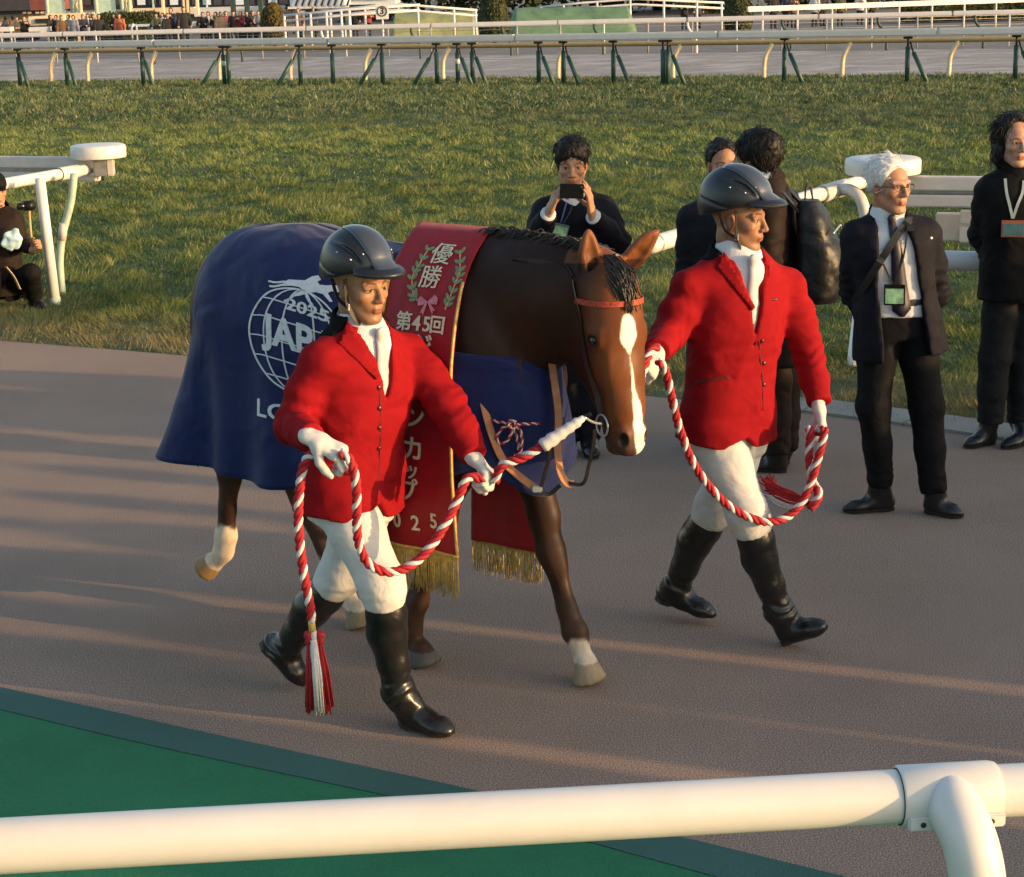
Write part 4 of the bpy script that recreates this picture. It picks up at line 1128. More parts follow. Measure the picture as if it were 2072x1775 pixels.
def trim(sh, u):
    P = [sh.at(np.array([u]), np.array([v]), 0.003)[0][0] for v in np.linspace(0.25, sh.sv[-1], 40)]
    v, f = tube_geo(P, 0.0055, 6); return link('gold_trim', mesh('gold_trim', v, f), sash, M_GOLD)
trim(near, 0.003); trim(near, 0.323); trim(farS, 0.003); trim(farS, 0.323)
# lettering: near panel, u runs backwards (right-hand side of the picture = small u)
UC = 0.163
def nput(lst, P, Fc, uc, vc, rot=0.0, off=0.005):
    c, s = math.cos(rot), math.sin(rot); P = np.asarray(P, float); x, y = P[:, 0] * c - P[:, 1] * s, P[:, 0] * s + P[:, 1] * c
    lst.append(near.applique(np.stack([uc + x, vc + y], 1), Fc, off, 0.003))
SIGN = 1.0
pxr = near.find((940, 600))[0]; pxl = near.find((860, 600))[0]
if near.px[0, 30, 0] > near.px[-1, 30, 0]: SIGN = -1.0
def ntext(lst, txt, px, size, bold=0.0, sx=1.0, dv=0.0):
    uc, vc = near.find(px); V, Fc = text_geo(txt, 1.0, bold)
    P = np.stack([SIGN * V[:, 0] * size * sx, -V[:, 1] * size], 1); nput(lst, P, flip(Fc) if SIGN > 0 else Fc, uc, vc + dv)
letters = []
for ch, px, sz in (('優', (896, 512), 0.092), ('勝', (872, 562), 0.092), ('第', (818, 648), 0.070), ('4', (842, 655), 0.072), ('5', (862, 658), 0.072), ('回', (885, 660), 0.066),
                   ('ジ', (852, 708), 0.088), ('ャ', (850, 752), 0.066), ('パ', (845, 792), 0.088), ('ン', (838, 848), 0.090), ('カ', (836, 908), 0.090), ('ッ', (830, 957), 0.068), ('プ', (826, 995), 0.090),
                   ('2', (768, 1045), 0.072), ('0', (803, 1052), 0.072), ('2', (841, 1057), 0.072), ('5', (879, 1061), 0.072)):
    letters = []; ntext(letters, ch, px, sz, 0.0 if ch in '優勝' else 0.014)
    v, f = merge(letters); link('letter', mesh('letter', v, f, False), sash, M_SILK)
# laurel wreath: two stems with paired leaves, and a bow
def leaf_geo(l=0.030, w=0.013):
    t_ = np.linspace(0, math.pi, 7); up_ = np.stack([l * (1 - np.cos(t_)) / 2, w / 2 * np.sin(t_)], 1); P = np.concatenate([up_, up_[1:-1][::-1] * A(1, -1)])
    return P, [tuple(range(len(P)))]
stems = [[(846, 612), (838, 592), (836, 565), (846, 535), (868, 505)], [(902, 622), (912, 600), (924, 570), (932, 540), (934, 505)]]
lv, st_ = [], []
for px in stems:
    uv = np.array([near.find(p) for p in px]); cv = catmull(uv, 6)
    P, Fc = ribbon2(cv, 0.004); st_.append(near.applique(P, Fc if SIGN < 0 else flip(Fc), 0.003, 0.003))
    for i in range(2, len(cv), 3):
        d = cv[min(i + 1, len(cv) - 1)] - cv[max(0, i - 1)]; a0 = math.atan2(d[1], d[0])
        for s in (-1, 1):
            P, Fc = leaf_geo(); a1 = a0 + s * 0.75; c, sn = math.cos(a1), math.sin(a1)
            Q_ = np.stack([P[:, 0] * c - P[:, 1] * sn + cv[i, 0], P[:, 0] * sn + P[:, 1] * c + cv[i, 1]], 1)
            lv.append(near.applique(Q_, Fc if SIGN < 0 else flip(Fc), 0.003, 0.003))
v, f = merge(lv); link('laurel_leaves', mesh('laurel_leaves', v, f, False), sash, M_LEAF)
v, f = merge(st_); link('laurel_stems', mesh('laurel_stems', v, f, False), sash, M_GOLD)
bw_ = []
uc, vc = near.find((866, 608))
for P in ([(0, 0), (0.030, -0.022), (0.042, -0.012), (0.040, 0.012), (0.020, 0.010)], [(0, 0), (-0.030, -0.022), (-0.042, -0.012), (-0.040, 0.012), (-0.020, 0.010)],
          [(0, 0), (0.010, 0.004), (0.032, 0.040), (0.022, 0.036), (0.018, 0.046)], [(0, 0), (-0.010, 0.004), (-0.034, 0.034), (-0.024, 0.034), (-0.022, 0.044)]):
    p_, fc = fill2d(np.array(P), 0.012); nput(bw_, p_, fc if SIGN < 0 else flip(fc), uc, vc, 0.15)
v, f = merge(bw_); link('pink_bow', mesh('pink_bow', v, f, False), sash, M_BOW)
print('horse', time.time() - T0)
# ================================================================ PEOPLE
def fr(fwd, up=(0, 0, 1)):
    """frame rows: forward, left, up"""
    f = unit(fwd); u = np.asarray(up, float); l = unit(np.cross(u, f)); u2 = np.cross(f, l); return np.array([f, l, u2])
class Head:
    def __init__(s, c, fwd, up=(0, 0, 1), sc=1.0):
        s.c = np.asarray(c, float); s.R = fr(fwd, up); s.sc = sc
    def p(s, x, y, z): return s.c + (A(x, y, z) * s.sc) @ s.R
    def loc(s, V): return ((np.asarray(V) - s.c) @ s.R.T) / s.sc
def add_head(v, h, thin=1.0):
    k = h.sc
    def E(c, r, kk=0.012, op='add'): v.ell(h.p(*c), A(*r) * k, h.R, kk, op)
    def Cn(a, b, ra, rb, kk=0.010, op='add'): v.cone(h.p(*a), h.p(*b), ra * k, rb * k, kk, op)
    E((-0.018, 0, 0.045), (0.094, 0.073, 0.082), 0.02)
    E((0.030, 0, -0.010), (0.062, 0.060 * thin, 0.088), 0.03)
    E((0.026, 0, -0.062), (0.052, 0.047 * thin, 0.052), 0.02)
    E((0.070, 0, -0.104), (0.020, 0.022, 0.017), 0.02)
    for y in (-1, 1):
        Cn((-0.010, y * 0.054 * thin, -0.040), (0.060, y * 0.022, -0.102), 0.017, 0.014, 0.025)
        E((0.058, y * 0.043 * thin, -0.022), (0.024, 0.020, 0.018), 0.02)
        E((0.098, y * 0.031, 0.004), (0.016, 0.021, 0.0115), 0.012, 'sub')
        E((0.074, y * 0.031, 0.002), (0.0150, 0.0175, 0.0120), 0.004)
        Cn((0.084, y * 0.017, 0.007), (0.078, y * 0.046, 0.006), 0.0052, 0.0045, 0.006)
        Cn((0.090, y * 0.012, 0.020), (0.075, y * 0.050, 0.022), 0.0085, 0.0075, 0.012)
        E((0.098, y * 0.0125, -0.036), (0.0105, 0.0085, 0.0075), 0.006)
        E((0.100, y * 0.008, -0.0425), (0.005, 0.004, 0.003), 0.003, 'sub')
        E((-0.004, y * 0.073, -0.006), (0.017, 0.0085, 0.031), 0.006)
        E((0.003, y * 0.081, -0.004), (0.008, 0.005, 0.018), 0.004, 'sub')
    Cn((0.088, 0, 0.018), (0.108, 0, -0.028), 0.0075, 0.0105, 0.010)
    E((0.109, 0, -0.033), (0.0115, 0.0115, 0.0095), 0.006)
    E((0.068, 0, -0.058), (0.026, 0.034, 0.026), 0.015)
    Cn((0.0925, -0.013, -0.0608), (0.0925, 0.013, -0.0608), 0.0048, 0.0048, 0.008)
    Cn((0.0905, -0.012, -0.0720), (0.0905, 0.012, -0.0720), 0.0056, 0.0056, 0.008)
    Cn((0.1015, -0.020, -0.0665), (0.1015, 0.020, -0.0665), 0.0018, 0.0018, 0.004, 'sub')
def face_cols(V, h, skin, lip=None, brow=(0.02, 0.015, 0.012), stubble=0.0, blush=0.25):
    q = h.loc(V); n = len(V); nz = VN(V[:, 0] * 60, V[:, 1] * 60, V[:, 2] * 60); c = np.tile(A(*skin), (n, 1)) * (1 + 0.22 * nz[:, None])
    red = A(*skin) * A(1.12, 0.72, 0.62)
    def mixin(w_, col_):
        nonlocal c; w_ = np.clip(w_, 0, 1)[:, None]; c = c * (1 - w_) + w_ * A(*col_)
    front = q[:, 0] > 0.03
    for y in (-1, 1):
        d = np.sqrt(((q - A(0.07, y * 0.042, -0.028)) ** 2).sum(1)); mixin(blush * (1 - d / 0.03), red)
        d = np.sqrt(((q - A(0.0, y * 0.077, -0.005)) ** 2).sum(1)); mixin(0.5 * (d < 0.035), red * 0.9)
    d = np.sqrt(((q - A(0.108, 0, -0.033)) ** 2).sum(1)); mixin(blush * 1.3 * (1 - d / 0.022), red)
    if stubble: mixin(stubble * np.clip((-0.045 - q[:, 2]) / 0.02, 0, 1) * front * (1 - np.clip((q[:, 0] - 0.10) / 0.01, 0, 1)), A(*skin) * 0.45)
    lp = lip or A(*skin) * A(0.95, 0.50, 0.45)
    dl = np.maximum(np.abs(q[:, 1]) / 0.023, np.abs(q[:, 2] + 0.0665) / 0.0115); mixin(0.5 * np.clip((1.1 - dl) / 0.3, 0, 1) * (q[:, 0] > 0.083), lp)
    mixin(0.45 * (np.abs(q[:, 2] + 0.0665) < 0.0022) * (np.abs(q[:, 1]) < 0.022) * (q[:, 0] > 0.085), (0.06, 0.015, 0.012))
    for y in (-1, 1):
        yy = q[:, 1] * y
        # brows
        zb = np.interp(yy, [0.010, 0.025, 0.040, 0.052], [0.0205, 0.0255, 0.0265, 0.0200]); mixin(0.85 * np.clip((0.0048 - np.abs(q[:, 2] - zb)) / 0.002, 0, 1) * (yy > 0.010) * (yy < 0.052) * (q[:, 0] > 0.05), brow)
        # eyes: narrow almond, dark iris, lash line
        al = np.clip(1 - ((yy - 0.031) / 0.0155) ** 2, 0, 1) * 0.0046
        ins = (np.abs(q[:, 2] - 0.001) < al) & (q[:, 0] > 0.06)
        mixin(0.85 * ins, (0.50, 0.44, 0.40)); mixin(1.0 * (ins & (np.abs(yy - 0.031) < 0.0068)), (0.012, 0.008, 0.006))
        mixin(0.9 * (np.abs(q[:, 2] - 0.001 - al - 0.0012) < 0.0016) * (np.abs(yy - 0.031) < 0.017) * (q[:, 0] > 0.06), (0.02, 0.012, 0.01))
    d = np.maximum(np.abs(np.abs(q[:, 1]) - 0.008) / 0.005, np.abs(q[:, 2] + 0.0425) / 0.003); mixin(0.4 * (d < 1) * (q[:, 0] > 0.088), (0.12, 0.05, 0.03))
    return c
def add_hand(v, wrist, d, n, side, sc=1.0, curl=(0.3, 0.4, 0.3), spread=0.10, thumb=(0.5, 0.6, 0.45), thick=1.0, k=0.006, curls=None):
    """hand: d = wrist->knuckles, n = palm side, side = +1 when the thumb lies along cross(n, d) ... five fingers of unequal length"""
    d = unit(d); n = np.asarray(n, float); n = unit(n - d * (n @ d)); a = np.cross(n, d) * side       # a points to the thumb side
    w0 = np.asarray(wrist, float); S_ = sc; r = 0.0085 * thick * S_
    kn = w0 + d * 0.088 * S_
    v.cone(w0 - d * 0.02 * S_, w0 + d * 0.015 * S_, 0.026 * thick * S_, 0.027 * thick * S_, 0.01, flat=n, fs=0.72)
    for o_ in (-0.024, -0.008, 0.010, 0.026):
        v.cone(w0 + d * 0.015 * S_ + a * o_ * 0.7 * S_, kn + a * o_ * S_, 0.0135 * thick * S_, 0.0115 * thick * S_, 0.012, flat=n, fs=0.9)
    L = ((0.026, 0.042, 0.024, 0.020), (0.010, 0.047, 0.029, 0.022), (-0.008, 0.043, 0.027, 0.021), (-0.0245, 0.034, 0.020, 0.018))
    for i, (o_, l1, l2, l3) in enumerate(L):
        cc = curl if curls is None else curls[i]
        p = kn + a * o_ * S_; ang = 0; dirn = unit(d + a * spread * (o_ / 0.026))
        pts = [p - d * 0.012 * S_]; rad = [r * 1.18]
        for l_, cv in zip((l1, l2, l3), cc):
            pts.append(p); rad.append(r * (1.12 - 0.10 * len(pts) / 3))
            ang += cv; p = p + (dirn * math.cos(ang) + n * math.sin(ang)) * l_ * S_
        pts.append(p); rad.append(r * 0.82)
        v.chain(pts, rad, k)
    b = w0 + d * 0.022 * S_ + a * 0.026 * S_ + n * 0.004
    t1 = b + (d * thumb[0] + a * thumb[1] + n * thumb[2]) / np.linalg.norm(thumb) * 0.044 * S_
    t2 = t1 + unit(d * (thumb[0] + 0.5) + a * (thumb[1] - 0.35) + n * thumb[2]) * 0.032 * S_
    t3 = t2 + unit(d * (thumb[0] + 0.6) + a * (thumb[1] - 0.6) + n * thumb[2]) * 0.024 * S_
    v.chain([w0 + d * 0.01 * S_ + a * 0.012 * S_, b, t1, t2, t3], [0.016 * thick * S_, 0.0145 * thick * S_, 0.0108 * thick * S_, 0.0098 * thick * S_, 0.0080 * thick * S_], 0.010)
def hull_box(pts, m): pts = np.asarray(pts, float); return pts.min(0) - m, pts.max(0) + m
M_SKIN = mat('skin', (0.5, 0.3, 0.2), rough=0.5, var=0.10, scale=60, attr='Col', bump=0.10, bscale=420, spec=0.35)
M_SKIN.node_tree.nodes['Principled BSDF'].inputs['Subsurface Weight'].default_value = 0.08
M_SKIN.node_tree.nodes['Principled BSDF'].inputs['Subsurface Radius'].default_value = (0.012, 0.004, 0.002)
SKIN = (0.46, 0.265, 0.165)
M_BHAIR = mat('black_hair', (0.008, 0.007, 0.0065), rough=0.55, var=0.35, scale=70, spec=0.25, bump=0.5, bscale=160, stretch=(1, 1, 0.3))
def body(root, J, h, hands=(), skin=SKIN, vs=0.0040, hv_=0.0030, coarse=0.036, brow=(0.02, 0.015, 0.012), stubble=0.0, blush=0.25, thin=1.0, age=None):
    """one continuous figure: head, neck, trunk, arms, hands, legs"""
    hb = (h.c - 0.15, h.c + 0.15)
    pts = [J[k] for k in ('N', 'P', 'SR', 'SL', 'ER', 'EL', 'WR', 'WL', 'HR', 'HL', 'KR', 'KL', 'AR', 'AL')] + [hb[0], hb[1]] + [q for hh in hands for q in (np.asarray(hh['w']) - 0.16, np.asarray(hh['w']) + 0.16)]
    lo, hi = hull_box(pts, 0.13)
    ax = []
    for i in range(3):
        fine = [(hb[0][i], hb[1][i], vs)] + [(np.asarray(hh['w'])[i] - 0.15, np.asarray(hh['w'])[i] + 0.15, hv_) for hh in hands]
        ax.append(axis(lo[i], hi[i], coarse, fine))
    v = Vol(*ax)
    nk = h.p(-0.022, 0, -0.075); nk2 = h.p(-0.028, 0, -0.02)
    v.cone(J['N'] - A(0, 0, 0.03), nk, 0.062, 0.052, 0.03); v.cone(nk, nk2, 0.052, 0.05, 0.02)
    add_head(v, h, thin)
    v.chain([J['N'] - A(0, 0, 0.06), (J['N'] + J['P']) / 2, J['P']], [0.055, 0.07, 0.08], 0.03)
    for s in 'RL':
        W = J['W' + s]
        v.chain([J['N'] - A(0, 0, 0.05), J['S' + s], J['E' + s], W], [0.05, 0.045, 0.036, 0.029], 0.03)
        v.chain([J['P'], J['H' + s], J['K' + s], J['A' + s]], [0.08, 0.065, 0.045, 0.033], 0.03)
    for hh in hands:
        add_hand(v, hh['w'], hh['d'], hh['n'], hh['side'], hh.get('sc', 1.0), hh.get('curl', (0.3, 0.4, 0.3)), hh.get('spread', 0.1), hh.get('thumb', (0.5, 0.6, 0.45)), curls=hh.get('curls'))
    V, Q = v.mesh(); c = face_cols(V, h, skin, brow=brow, stubble=stubble, blush=blush)
    o = part('body', V, Q, M_SKIN, root); setcol(o, np.clip(c, 0, 1)); return o, V, Q
TS = [-0.55, -0.30, 0.0, 0.30, 0.55, 0.74, 0.88, 0.96, 1.03]
def torso(v, J, w=1.0, d=1.0, hem=-0.3, add=0.0, n=2.5, flare=0.0, slope=1.0):
    P, Nk = J['P'], J['N']; left = unit(J['SL'] - J['SR']); up = unit(Nk - P); left = unit(left - up * (left @ up)); fwd = np.cross(left, up)
    a = np.array([0.185 + flare, 0.182 + flare * 0.7, 0.170, 0.158, 0.168, 0.180, 0.165, 0.125, 0.062]) * w + add
    b = np.array([0.135 + flare, 0.132 + flare * 0.7, 0.122, 0.112, 0.118, 0.120, 0.100, 0.080, 0.058]) * d + add
    oy = np.array([0.0, 0.0, 0.0, 0.008, 0.012, 0.012, 0.0, -0.012, -0.015])
    v.loft(P, Nk, left, fwd, TS, a, b, oy=oy, n=n, k=0.03)
    return left, fwd, up
def sleeves(v, J, r=(0.066, 0.056, 0.053, 0.043), k=0.03, sides='RL', cuff=True):
    for s in sides:
        S_, E_, W_ = J['S' + s], J['E' + s], J['W' + s]
        v.cone(J['N'] * 0.45 + S_ * 0.55 - A(0, 0, 0.012), S_ - A(0, 0, 0.006), 0.055, r[0] * 0.98, 0.05)
        v.chain([S_ - A(0, 0, 0.008), S_ * 0.5 + E_ * 0.5, E_, E_ * 0.45 + W_ * 0.55, W_], [r[0], (r[0] + r[1]) / 2, r[1], r[2], r[3]], k)
        if cuff: d = unit(W_ - E_); v.half(W_ + d * 0.004, d, lo=W_ - 0.07, hi=W_ + 0.08)
def elbow_folds(v, J, amp=0.006, sides='RL'):
    for s in sides:
        S_, E_, W_ = J['S' + s], J['E' + s], J['W' + s]
        d1, d2 = unit(S_ - E_), unit(W_ - E_)
        sl, (x, y, z) = v.sub(np.minimum(np.minimum(S_, E_), W_) - 0.09, np.maximum(np.maximum(S_, E_), W_) + 0.09)
        if sl is None: continue
        px, py, pz = x - E_[0], y - E_[1], z - E_[2]; r = np.sqrt(px * px + py * py + pz * pz)
        t = px * (d1 - d2)[0] + py * (d1 - d2)[1] + pz * (d1 - d2)[2]
        nn = VN(np.broadcast_to(x, r.shape) * 11, np.broadcast_to(y, r.shape) * 11, np.broadcast_to(z, r.shape) * 11)
        m = np.exp(-(r / 0.13) ** 2)
        v.F[sl] += (amp * m * np.sin(t * 62 + nn * 15)).astype(np.float32)
def limb_pants(v, J, r=(0.088, 0.070, 0.060, 0.056), sides='RL', w=1.0, top=0.10, k=0.03, cut=True):
    P, Nk = J['P'], J['N']; left = unit(J['HL'] - J['HR']); up = unit(Nk - P); left = unit(left - up * (left @ up)); fwd = np.cross(left, up)
    L = np.linalg.norm(Nk - P)
    v.loft(P, Nk, left, fwd, [-0.12 / L, 0.0, top / L], np.array([0.150, 0.160, 0.148]) * w, np.array([0.108, 0.112, 0.100]) * w, n=2.4, k=0.04)
    for s in sides:
        H_, K_, A_ = J['H' + s], J['K' + s], J['A' + s]
        v.chain([H_, H_ * 0.55 + K_ * 0.45, K_, K_ * 0.5 + A_ * 0.5, A_], [r[0], r[0] * 0.93, r[1], r[2], r[3]], k)
        if cut: d = unit(A_ - K_); v.half(A_ + d * 0.01, d, lo=A_ - 0.10, hi=A_ + 0.10)
def build(v, name, m, root, parent=None, smooth=1):
    V, Q = v.mesh(); V = smoothmesh(V, Q, smooth, 0.5) if smooth else V
    return part(name, V, Q, m, root, parent), V, Q
def shoe(root, ank, heel, toe, m, name='shoe', w=0.042, tall=0.06, msole=None, vs=0.005, lift=0.0):
    """leather shoe from heel and toe points (on the sole)"""
    heel, toe, ank = A(*heel), A(*toe), A(*ank); d = unit(toe - heel); L = np.linalg.norm(toe - heel)
    upv = unit(A(0, 0, 1) - d * d[2]); sd = np.cross(upv, d)
    lo, hi = hull_box([heel, toe, ank], 0.12); v = Vol.box(lo, hi, vs)
    h0 = heel + d * 0.035 + upv * 0.035
    v.cone(h0, heel + d * 0.42 * L + upv * 0.036, 0.034, 0.037, 0.02)
    v.cone(heel + d * 0.40 * L + upv * 0.034, heel + d * 0.72 * L + upv * 0.028, 0.036, w * 0.96, 0.02, flat=upv, fs=0.8)
    v.cone(heel + d * 0.70 * L + upv * 0.024, toe - d * 0.022 + upv * 0.018, w * 0.95, 0.026, 0.02, flat=upv, fs=0.62)
    v.cone(h0 + upv * 0.01, ank, 0.036, 0.042, 0.03); v.cone(heel + d * 0.42 * L + upv * 0.04, ank + d * 0.01, 0.03, 0.04, 0.04)
    v.half(heel + upv * 0.014, -upv, lo=lo, hi=hi)
    V, Q = v.mesh(); V = smoothmesh(V, Q, 1, 0.4); o = part(name, V, Q, m, root)
    # sole and heel block
    n = 9; t_ = np.linspace(0, 1, n); ws = np.interp(t_, [0, 0.06, 0.3, 0.5, 0.75, 0.93, 1.0], [0.016, 0.033, 0.034, 0.037, w, 0.030, 0.012])
    up_ = [heel + d * L * t + sd * s for t, s in zip(t_, ws)] + [heel + d * L * t - sd * s for t, s in zip(t_[::-1], ws[::-1])]
    up_ = np.array(up_); top = up_ + upv * 0.016; bot = up_ + upv * np.where(np.concatenate([t_, t_[::-1]]) < 0.30, 0.0, 0.004)[:, None]
    m_ = len(up_); Fc = [tuple(range(m_))[::-1], tuple(m_ + i for i in range(m_))] + [(i, (i + 1) % m_, m_ + (i + 1) % m_, m_ + i) for i in range(m_)]
    part('sole', np.concatenate([bot, top]), Fc, msole or m, root, o, False)
    return o
def jd(Y0, **kw):
    return {k: at(v[0], v[1], Y0 + (v[2] if len(v) > 2 else 0.0)) for k, v in kw.items()}
def limb_report(nm, J):
    pass
def strands(root, name, m, h, n, seed, region, ln=(0.02, 0.05), r=0.0016, off=0.0, tree=None, comb=(0.6, 0, -0.5), parent=None, jit=0.22):
    """short locks lying on the hair volume; region(q) -> keep; comb = lay direction in head coordinates"""
    g = np.random.default_rng(seed); gs = []
    cnt = 0
    while cnt < n:
        dv = unit(g.standard_normal(3)); 
        if not region(dv): cnt += 0.2; continue
        cnt += 1
        wd = dv @ h.R; hit = tree.ray_cast(Vector(h.p(-0.01, 0, 0.04) + wd * 0.4), Vector(-wd))
        if hit[0] is None: continue
        p, nn = np.array(hit[0]), np.array(hit[1]); cd = (A(*comb) if not callable(comb) else comb(dv)) @ h.R
        cd = unit(cd + jit * g.standard_normal(3)); cd = unit(cd - nn * (cd @ nn)); l_ = g.uniform(*ln) * h.sc
        a = p - nn * 0.003; b = p + cd * l_ * 0.5 + nn * (0.004 + 0.004 * g.random()); c = p + cd * l_ + nn * (0.001 + 0.006 * g.random())
        gs.append(tube_geo(catmull([a, b, c], 3), np.linspace(r, r * 0.3, 7) * h.sc, 3))
    v, f = merge(gs); return part(name, v, f, m, root, parent)
def tie_on(root, tree, J, h, left, fwd, up, m, v0, v1, w0=0.015, w1=0.034, off=0.008):
    """necktie lying on the shirt front from the knot down to height v1"""
    L = np.linalg.norm(J['N'] - J['P']); Vt = []; n = 14
    def hit(q, x):
        o_ = q + left * x + fwd * 0.5; hh = tree.ray_cast(Vector(o_), Vector(-fwd)); return (np.array(hh[0]) if hh[0] else q + left * x + fwd * 0.1)
    for i in range(n):
        t = i / (n - 1); q = J['P'] + up * L * (v0 + (v1 - v0) * t); w_ = w0 + (w1 - w0) * t
        if i == n - 1: w_ *= 0.2
        c_ = hit(q, 0.0)
        for x in (1, 0, -1): Vt.append(c_ + left * x * w_ + fwd * (off + (0.004 if x == 0 else 0)))
    Ft = [(i * 3 + j, (i + 1) * 3 + j, (i + 1) * 3 + j + 1, i * 3 + j + 1) for i in range(n - 1) for j in range(2)]
    V_, F_ = shell(np.array(Vt), np.tile(fwd, (len(Vt), 1)), Ft, 0.006); part('tie', V_, F_, m, root)
    nb = np.array(Vt[1]); v_ = Vol.box(nb - 0.06, nb + 0.06, 0.0035); v_.cone(nb + up * 0.012, nb - up * 0.018, 0.019, 0.013, 0.004, flat=fwd, fs=0.7); build(v_, 'tie_knot', m, root)
def hair_vol(root, h, m, cut, name='hair', seed=1, vol=(0.106, 0.086, 0.098), c=(-0.022, 0, 0.052), extra=(), noise=0.006, vs=0.005, n=700, ln=(0.025, 0.055), comb=(0.5, 0, -0.6)):
    """hair mass: an ellipsoid cap minus the face, roughened, with loose locks on it. cut: list of (point, normal) planes in head coordinates"""
    lo, hi = h.c - 0.19 * h.sc, h.c + 0.19 * h.sc; v = Vol.box(lo, hi, vs)
    v.ell(h.p(*c), A(*vol) * h.sc, h.R, 0.01)
    for e in extra: v.ell(h.p(*e[0]), A(*e[1]) * h.sc, h.R, 0.015)
    for p, nn in cut: v.half(h.p(*p), A(*nn) @ h.R, 0.012)
    v.wrinkle(noise, 38, 38, 22, seed); v.wrinkle(noise * 0.5, 90, 90, 60, seed + 1)
    V, Q = v.mesh(); o = part(name, V, Q, m, root); tr = bvh(V, Q)
    strands(root, 'loose_locks', m, h, n, seed, lambda d: True, ln, 0.0019, tree=tr, comb=comb, parent=o)
    return o
# ---------------------------------------------------------------- the two handlers in red coats
M_COATR = mat('scarlet_wool', (0.235, 0.0065, 0.010), rough=0.85, var=0.10, scale=30, bump=0.35, bscale=420, fold=0.022, fscale=6.5, spec=0.08)
M_VELVET = mat('black_velvet', (0.006, 0.0055, 0.006), rough=0.95, var=0.2, scale=80, spec=0.08)
M_SHIRT = mat('white_shirt', (0.56, 0.57, 0.60), rough=0.75, var=0.04, scale=30, fold=0.006, fscale=12)
M_TIE = mat('cream_tie', (0.48, 0.47, 0.46), rough=0.5, var=0.06, scale=60, bump=0.2, bscale=300)
M_BREECH = mat('white_breeches', (0.53, 0.52, 0.505), rough=0.8, var=0.05, scale=25, bump=0.2, bscale=350, fold=0.012, fscale=11)
M_BOOT = mat('black_boot_leather', (0.009, 0.0088, 0.009), rough=0.30, var=0.3, scale=25, spec=0.5, fold=0.006, fscale=14, bump=0.08, bscale=120)
M_GLOVE = mat('white_glove', (0.50, 0.49, 0.475), rough=0.8, var=0.12, scale=40, bump=0.2, bscale=260)
M_HELM = mat('black_helmet_shell', (0.012, 0.014, 0.018), rough=0.32, var=0.1, scale=20, spec=0.5)
M_HELMG = mat('gloss_helmet_panel', (0.035, 0.042, 0.060), rough=0.16, var=0.1, scale=20, spec=0.6, coat=0.4)
M_STRAP = mat('black_strap', (0.012, 0.011, 0.011), rough=0.6)
M_BADGE = mat('silver_badge', (0.55, 0.55, 0.55), rough=0.35, metal=0.7)
M_BUTTON = mat('dark_red_button', (0.07, 0.006, 0.008), rough=0.35)
M_DKRED = mat('seam_shadow_red', (0.10, 0.004, 0.006), rough=0.9)
def glove(root, w, d, n, side, name='glove', **kw):
    lo, hi = hull_box([w], 0.19); v = Vol.box(lo, hi, 0.0034)
    d = unit(d); nn = A(*n); nn = unit(nn - d * (nn @ d))
    v.cone(A(*w) - d * 0.028, A(*w) + d * 0.01, 0.027, 0.029, 0.01, flat=nn, fs=0.8)
    add_hand(v, w, d, n, side, thick=1.18, k=0.005, **kw); v.wrinkle(0.0022, 45, 45, 45, 4)
    V, Q = v.mesh(); return part(name, V, Q, M_GLOVE, root)
